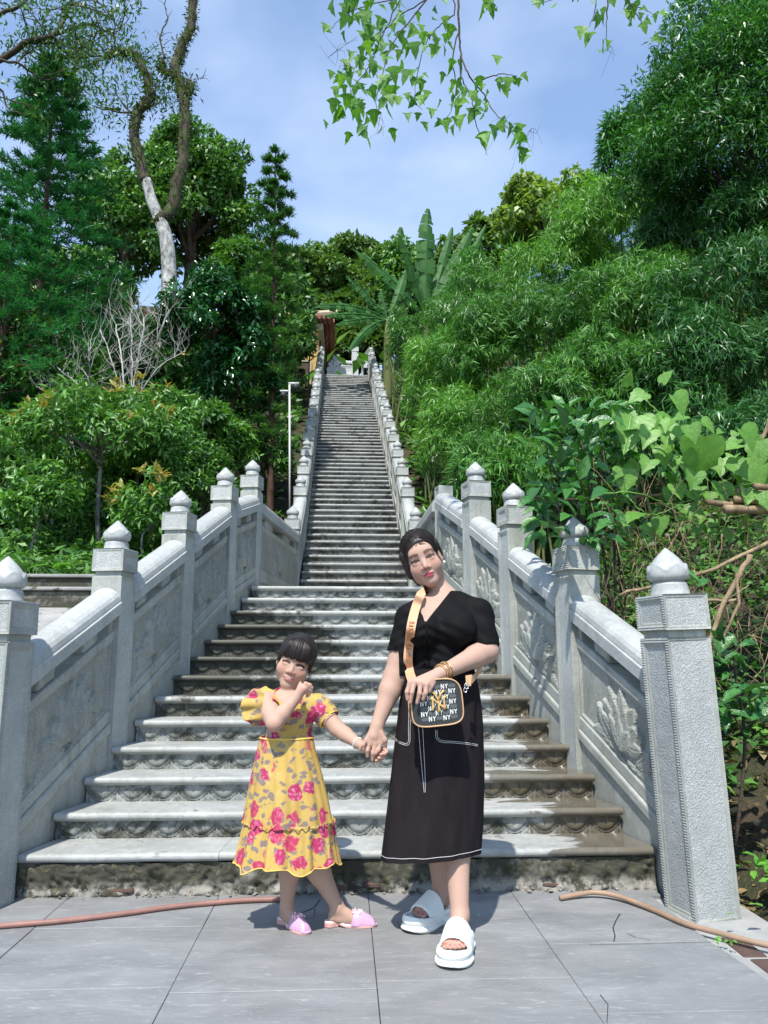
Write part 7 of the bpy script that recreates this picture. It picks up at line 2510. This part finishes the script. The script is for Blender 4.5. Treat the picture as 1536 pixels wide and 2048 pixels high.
    for (x0, z0, x1, z1) in ((.078, .0, .088, -.062), (.076, -.01, .080, -.075), (-.076, .01, -.070, -.05)):
        mb.tube([h.p(x0, .015, z0), h.p((x0 + x1) / 2 + .004, .012, (z0 + z1) / 2), h.p(x1, .008, z1)], [.002, .0014, .0006], 4)
    tag(mb.build('fringe_strands', M_HAIR, hair, smooth=True), kind='stuff')
    def st(rng):
        a = rng.uniform(.75, 2.0) * rng.choice([-1, 1])
        return (.078 * math.sin(a), .060 * math.cos(a) + rng.normal() * .012, .050 + .07 * rng.random())
    hair_strands(h, hair, st, (0, -.018, .046), (.083, .1015, .092), (0, -.10, .01), 220, 22)
    hair_strands(h, hair, lambda r: (r.uniform(-.06, .064), .080 + r.normal() * .004, .030 + r.random() * .02), (0, -.018, .046), (.083, .1015, .092), (.004, .01, .138), 160, 23, lift=1.02, spread=.5)

    # ---- dress
    M_DR = dress_material()
    g3 = Grid(p(500, 1490, 3.75)[[0, 1, 2]] * 0 + np.array([-.32, 3.38, .74]), (.10, 3.74, 1.10), .0038)
    torso(g3, .009)
    g3.ell(p(648, 1426, YG), (.052, .060, .062), None, .012)              # puffed sleeve on the held-out arm
    g3.cone(p(640, 1412, YG), p(659, 1437, 3.565), .048, .050, .015)
    g3.cone(s1, s1 * .5 + e1 * .5, .050, .051, .015)
    sl, x, y, z = g3.all()
    D = g3.D[sl]
    D = np.maximum(D, p(574, 1476, YG)[2] - z)
    # neckline
    nb = p(574, 1392, 3.52)
    D = np.maximum(D, -(np.sqrt((x - nb[0]) ** 2 + ((y - 3.575) * .85) ** 2 + ((z - nb[2] - .012) * .8) ** 2) - .058))
    # sleeve ends: held-out arm, raised arm
    for (a, b, t_, r, grow) in ((s2, e2, .62, .052, 1), (s1, e1, .40, .048, 0)):
        d = unit(b - a); c = a + (b - a) * t_
        hp = (x - c[0]) * d[0] + (y - c[1]) * d[1] + (z - c[2]) * d[2]
        rad = np.sqrt((x - c[0]) ** 2 + (y - c[1]) ** 2 + (z - c[2]) ** 2)
        m = (hp > 0) & (rad < .085) & ((x > p(628, 1420, YG)[0]) if a is s2 else ((y < 3.53) & (x < p(558, 1420, 3.5)[0])))
        D = np.where(m, np.maximum(D, hp), D)
        inner_d = np.sqrt(np.maximum(0, rad ** 2 - hp ** 2)) - (.040 if grow else .046)
        D = np.where((hp > -.02) & (rad < .07), np.maximum(D, -inner_d), D)
    D = D + .0018 * np.sin((x - .3 * z) * 130) * np.exp(-np.abs(z - p(574, 1470, YG)[2]) / .05) + .0016 * np.sin(((z - x) * 90)) * (x > p(625, 1400, YG)[0])
    g3.D[sl] = D
    V, Q = g3.nets(); V = smooth_v(V, Q, 1, .4)
    dress = link('dress', np_mesh('dress', V, Q, M_DR, True), root)
    M_PIPE = simple('yellow_piping', (.80, .52, .10), .7, .06)
    # skirt
    def loft(rows, folds, name, hem=True, seed=0):
        rng = np.random.default_rng(seed)
        zs, cx, rx, ry = [], [], [], []
        for (yy, a, b, d) in rows:
            A, B = p(a, yy, YG), p(b, yy, YG); zs.append((A[2] + B[2]) / 2); cx.append((A[0] + B[0]) / 2); rx.append((B[0] - A[0]) / 2); ry.append(d)
        zs, cx, rx, ry = map(np.array, (zs, cx, rx, ry))
        nt, nz = 240, 30
        T, Z = np.meshgrid(np.linspace(-math.pi, math.pi, nt, endpoint=False), np.linspace(zs[0], zs[-1], nz), indexing='ij')
        u = (zs[0] - Z) / (zs[0] - zs[-1])
        f = lambda arr: np.interp(Z, zs[::-1], arr[::-1])
        fo = 1 + sum(a * (u ** pw) * np.cos(k * T + ph + dr * u) for (k, a, ph, dr, pw) in folds)
        S, C = np.sin(T), np.cos(T)
        hz = .012 * u ** 2 * np.cos(5 * T + 1.3) + .006 * u ** 2 * np.cos(11 * T)
        def surf(off): return np.stack([f(cx) + (f(rx) * (1 + .5 * (fo - 1)) + off) * S, YG - (f(ry) * fo + off) * C, Z + hz], -1)
        mb = MB(); A = surf(0); B = surf(-.003)
        mb.grid(A, close_u=True); mb.grid(B, close_u=True, flip=True)
        mb.grid(np.stack([A[:, -1], B[:, -1]], 1), close_u=True); mb.grid(np.stack([B[:, 0], A[:, 0]], 1), close_u=True)
        o = mb.build(name, M_DR, dress, smooth=True)
        if hem:
            m = MB(); e = A[:, -1]; m.tube(np.concatenate([e, e[:1]]), .0024, 5, cap=False); m.build('hem_piping', M_PIPE, dress, smooth=True)
        return A
    loft([(1472, 521, 626, .092), (1500, 514, 632, .105), (1550, 504, 646, .125), (1600, 495, 658, .142), (1648, 487, 667, .155)],
         [(9, .055, .4, .6, .7), (5, .035, 1.2, -.3, 1), (17, .020, 2, .5, .5), (26, .012, 0, 0, .2)], 'skirt', hem=False)
    loft([(1640, 489, 665, .150), (1650, 486, 668, .157), (1690, 477, 673, .172), (1722, 469, 680, .184)],
         [(11, .060, 2.0, .5, .6), (7, .030, .2, -.4, 1), (23, .028, 1, .6, .3), (37, .014, 0, 0, .1)], 'ruffle', seed=1)
    # gathered frill where the ruffle is sewn on
    zf = p(577, 1642, YG)[2]; A0, B0 = p(488, 1642, YG), p(667, 1642, YG)
    t = np.linspace(-math.pi, math.pi, 361)
    fr = [((A0[0] + B0[0]) / 2 + (B0[0] - A0[0]) / 2 * (1.02 + .02 * math.sin(31 * a)) * math.sin(a), YG - .158 * (1.03 + .035 * math.sin(31 * a + 1)) * math.cos(a), zf + .004 * math.sin(43 * a) + .004 * math.sin(17 * a)) for a in t]
    m = MB(); m.tube(fr, .0030, 6, cap=False); m.build('frill', M_DR, dress, smooth=True)
    zw = p(574, 1475, YG)[2]; A0, B0 = p(520, 1475, YG), p(627, 1475, YG)
    m = MB(); m.tube([((A0[0] + B0[0]) / 2 + (B0[0] - A0[0]) / 2 * 1.01 * math.sin(a), YG - .0935 * math.cos(a), zw) for a in t[::6]], .0032, 6, cap=False); m.build('waist_seam', M_PIPE, dress, smooth=True)
    # fluttering cap sleeve hanging behind the raised arm
    nu, nv = 40, 12
    P = np.zeros((nu, nv, 3))
    top = [np.array(p(*q)) for q in ((556, 1384, 3.60), (544, 1388, 3.585), (534, 1398, 3.58), (530, 1414, 3.58), (530, 1434, 3.585), (536, 1450, 3.60))]
    bot = [np.array(p(*q)) for q in ((535, 1376, 3.615), (512, 1378, 3.615), (490, 1396, 3.61), (482, 1416, 3.60), (490, 1440, 3.60), (512, 1452, 3.61))]
    tp = limb(MB(), top, .01, .01, 4, n=nu - 1); bt = limb(MB(), bot, .01, .01, 4, n=nu - 1)
    for i in range(nu):
        for j in range(nv):
            v = j / (nv - 1)
            q = np.array(tp[i]) * (1 - v) + np.array(bt[i]) * v
            P[i, j] = q + np.array([0, .012 * v * math.sin(i * .55), .005 * v * math.sin(i * .8)])
    mb = MB(); mb.grid(P); o = mb.build('flutter_sleeve', M_DR, dress, smooth=True)
    sm = o.modifiers.new('thick', 'SOLIDIFY'); sm.thickness = .003
    m = MB(); m.tube(P[:, -1], .0024, 5); m.build('sleeve_piping', M_PIPE, dress, smooth=True)
    d = unit(e2 - s2); c = s2 + (e2 - s2) * .62; u_ = Vector(d).orthogonal().normalized(); w_ = Vector(d).cross(u_)
    m = MB(); m.tube([Vector(c) + (u_ * math.cos(q) + w_ * math.sin(q)) * .0505 for q in np.linspace(0, 6.2832, 37)], .0024, 5, cap=False); m.build('sleeve_piping', M_PIPE, dress, smooth=True)
    # bead bracelet
    d = unit(w2 - e2); c = w2 - d * .004; u_ = Vector(d).orthogonal().normalized(); w_ = Vector(d).cross(u_)
    M_BD = simple('white_beads', (.72, .66, .64), .3, .1)
    m = MB()
    for q in np.linspace(0, 6.2832, 23)[:-1]:
        k = Vector(c) + (u_ * math.cos(q) + w_ * math.sin(q)) * .0245
        m.tube([k - Vector(d) * .003, k, k + Vector(d) * .003], [.0012, .0036, .0012], 6)
    m.build('bracelet', M_BD, root, smooth=True)
    # ---- pink mules
    M_PK = simple('pink_satin', (.52, .31, .44), .38, .05, 40); M_SO = simple('rose_sole', (.58, .32, .28), .6, .1); M_IN = simple('white_insole', (.78, .74, .72), .6, .05)
    M_GEM = simple('pink_crystal', (.80, .50, .56), .12, .25, 150)
    for F in (FA, FB):
        L = F.L
        gg = Grid(np.array([min(F.w(0, 0, 0)[0], F.w(L, 0, 0)[0]) - .07, min(F.w(0, 0, 0)[1], F.w(L, 0, 0)[1]) - .07, -.006]), np.array([max(F.w(0, 0, 0)[0], F.w(L, 0, 0)[0]) + .07, max(F.w(0, 0, 0)[1], F.w(L, 0, 0)[1]) + .07, .11]), .0026)
        sl, x, y, z = gg.all()
        a = (x - F.o[0]) * F.t[0] + (y - F.o[1]) * F.t[1]; b = (x - F.o[0]) * F.n[0] + (y - F.o[1]) * F.n[1]
        d2 = shoe_2d(a, b, [(.016, 0, .026), (L * .4, 0, .025), (L * .68, 0, .034), (L * .88, 0, .022), (L * .97, 0, .008)], .04)
        lift = .012 * np.clip((.45 - a / L) / .25, 0, 1)
        heel = (a < L * .26)
        sole = np.maximum(d2, np.maximum(z - lift - .010, np.where(heel, -z, lift - z)))
        gg.D[sl] = np.minimum(sole, CAP)
        V, Q = gg.nets(); V = smooth_v(V, Q, 1, .5)
        sh = link('pink_mule', np_mesh('pink_mule', V, Q, M_SO, True), root)
        ins = np.maximum(d2 + .002, np.maximum(z - lift - .0125, lift + .008 - z)); gg.D[sl] = np.minimum(ins, CAP)
        V, Q = gg.nets(); link('insole', np_mesh('insole', V, Q, M_IN, True), sh)
        hgt = .052 * np.sqrt(np.clip(1 - ((a - L * .50) / (L * .52)) ** 2, 0, 1)) + .006
        dome = (np.sqrt((b / .0355) ** 2 * np.clip(1 + 2.2 * np.clip(a / L - .68, 0, 1) ** 1.2 * 2, 1, 9) + (np.maximum(z - .008, 0) / np.maximum(hgt, .004)) ** 2) - 1) * .026
        up = np.maximum(np.maximum(dome, d2 - .003), np.maximum(.008 - z + 0 * a, L * .46 + .35 * np.abs(b) - a + .25 * z))
        gg.D[sl] = np.minimum(up, CAP)
        V, Q = gg.nets(); V = smooth_v(V, Q, 2, .5)
        link('vamp', np_mesh('vamp', V, Q, M_PK, True), sh)
        mb = MB(); rg = np.random.default_rng(2)
        cc = F.w(L * .66, 0, .056)
        for i in range(26):
            q = cc + rg.normal(size=3) * np.array([.012, .012, .005])
            r_ = rg.uniform(.003, .0065)
            mb.tube([q - np.array([0, 0, r_]), q, q + np.array([0, 0, r_])], [r_ * .4, r_, r_ * .4], 6)
        for k in range(5):
            aa = k * 1.2566; q = cc + np.array([math.cos(aa) * .016, math.sin(aa) * .016, .002])
            mb.tube([cc, q, q + (q - cc) * .4], [.004, .009, .003], 7)
        tag(mb.build('crystal_flower', M_GEM, sh), kind='stuff')


make_girl()
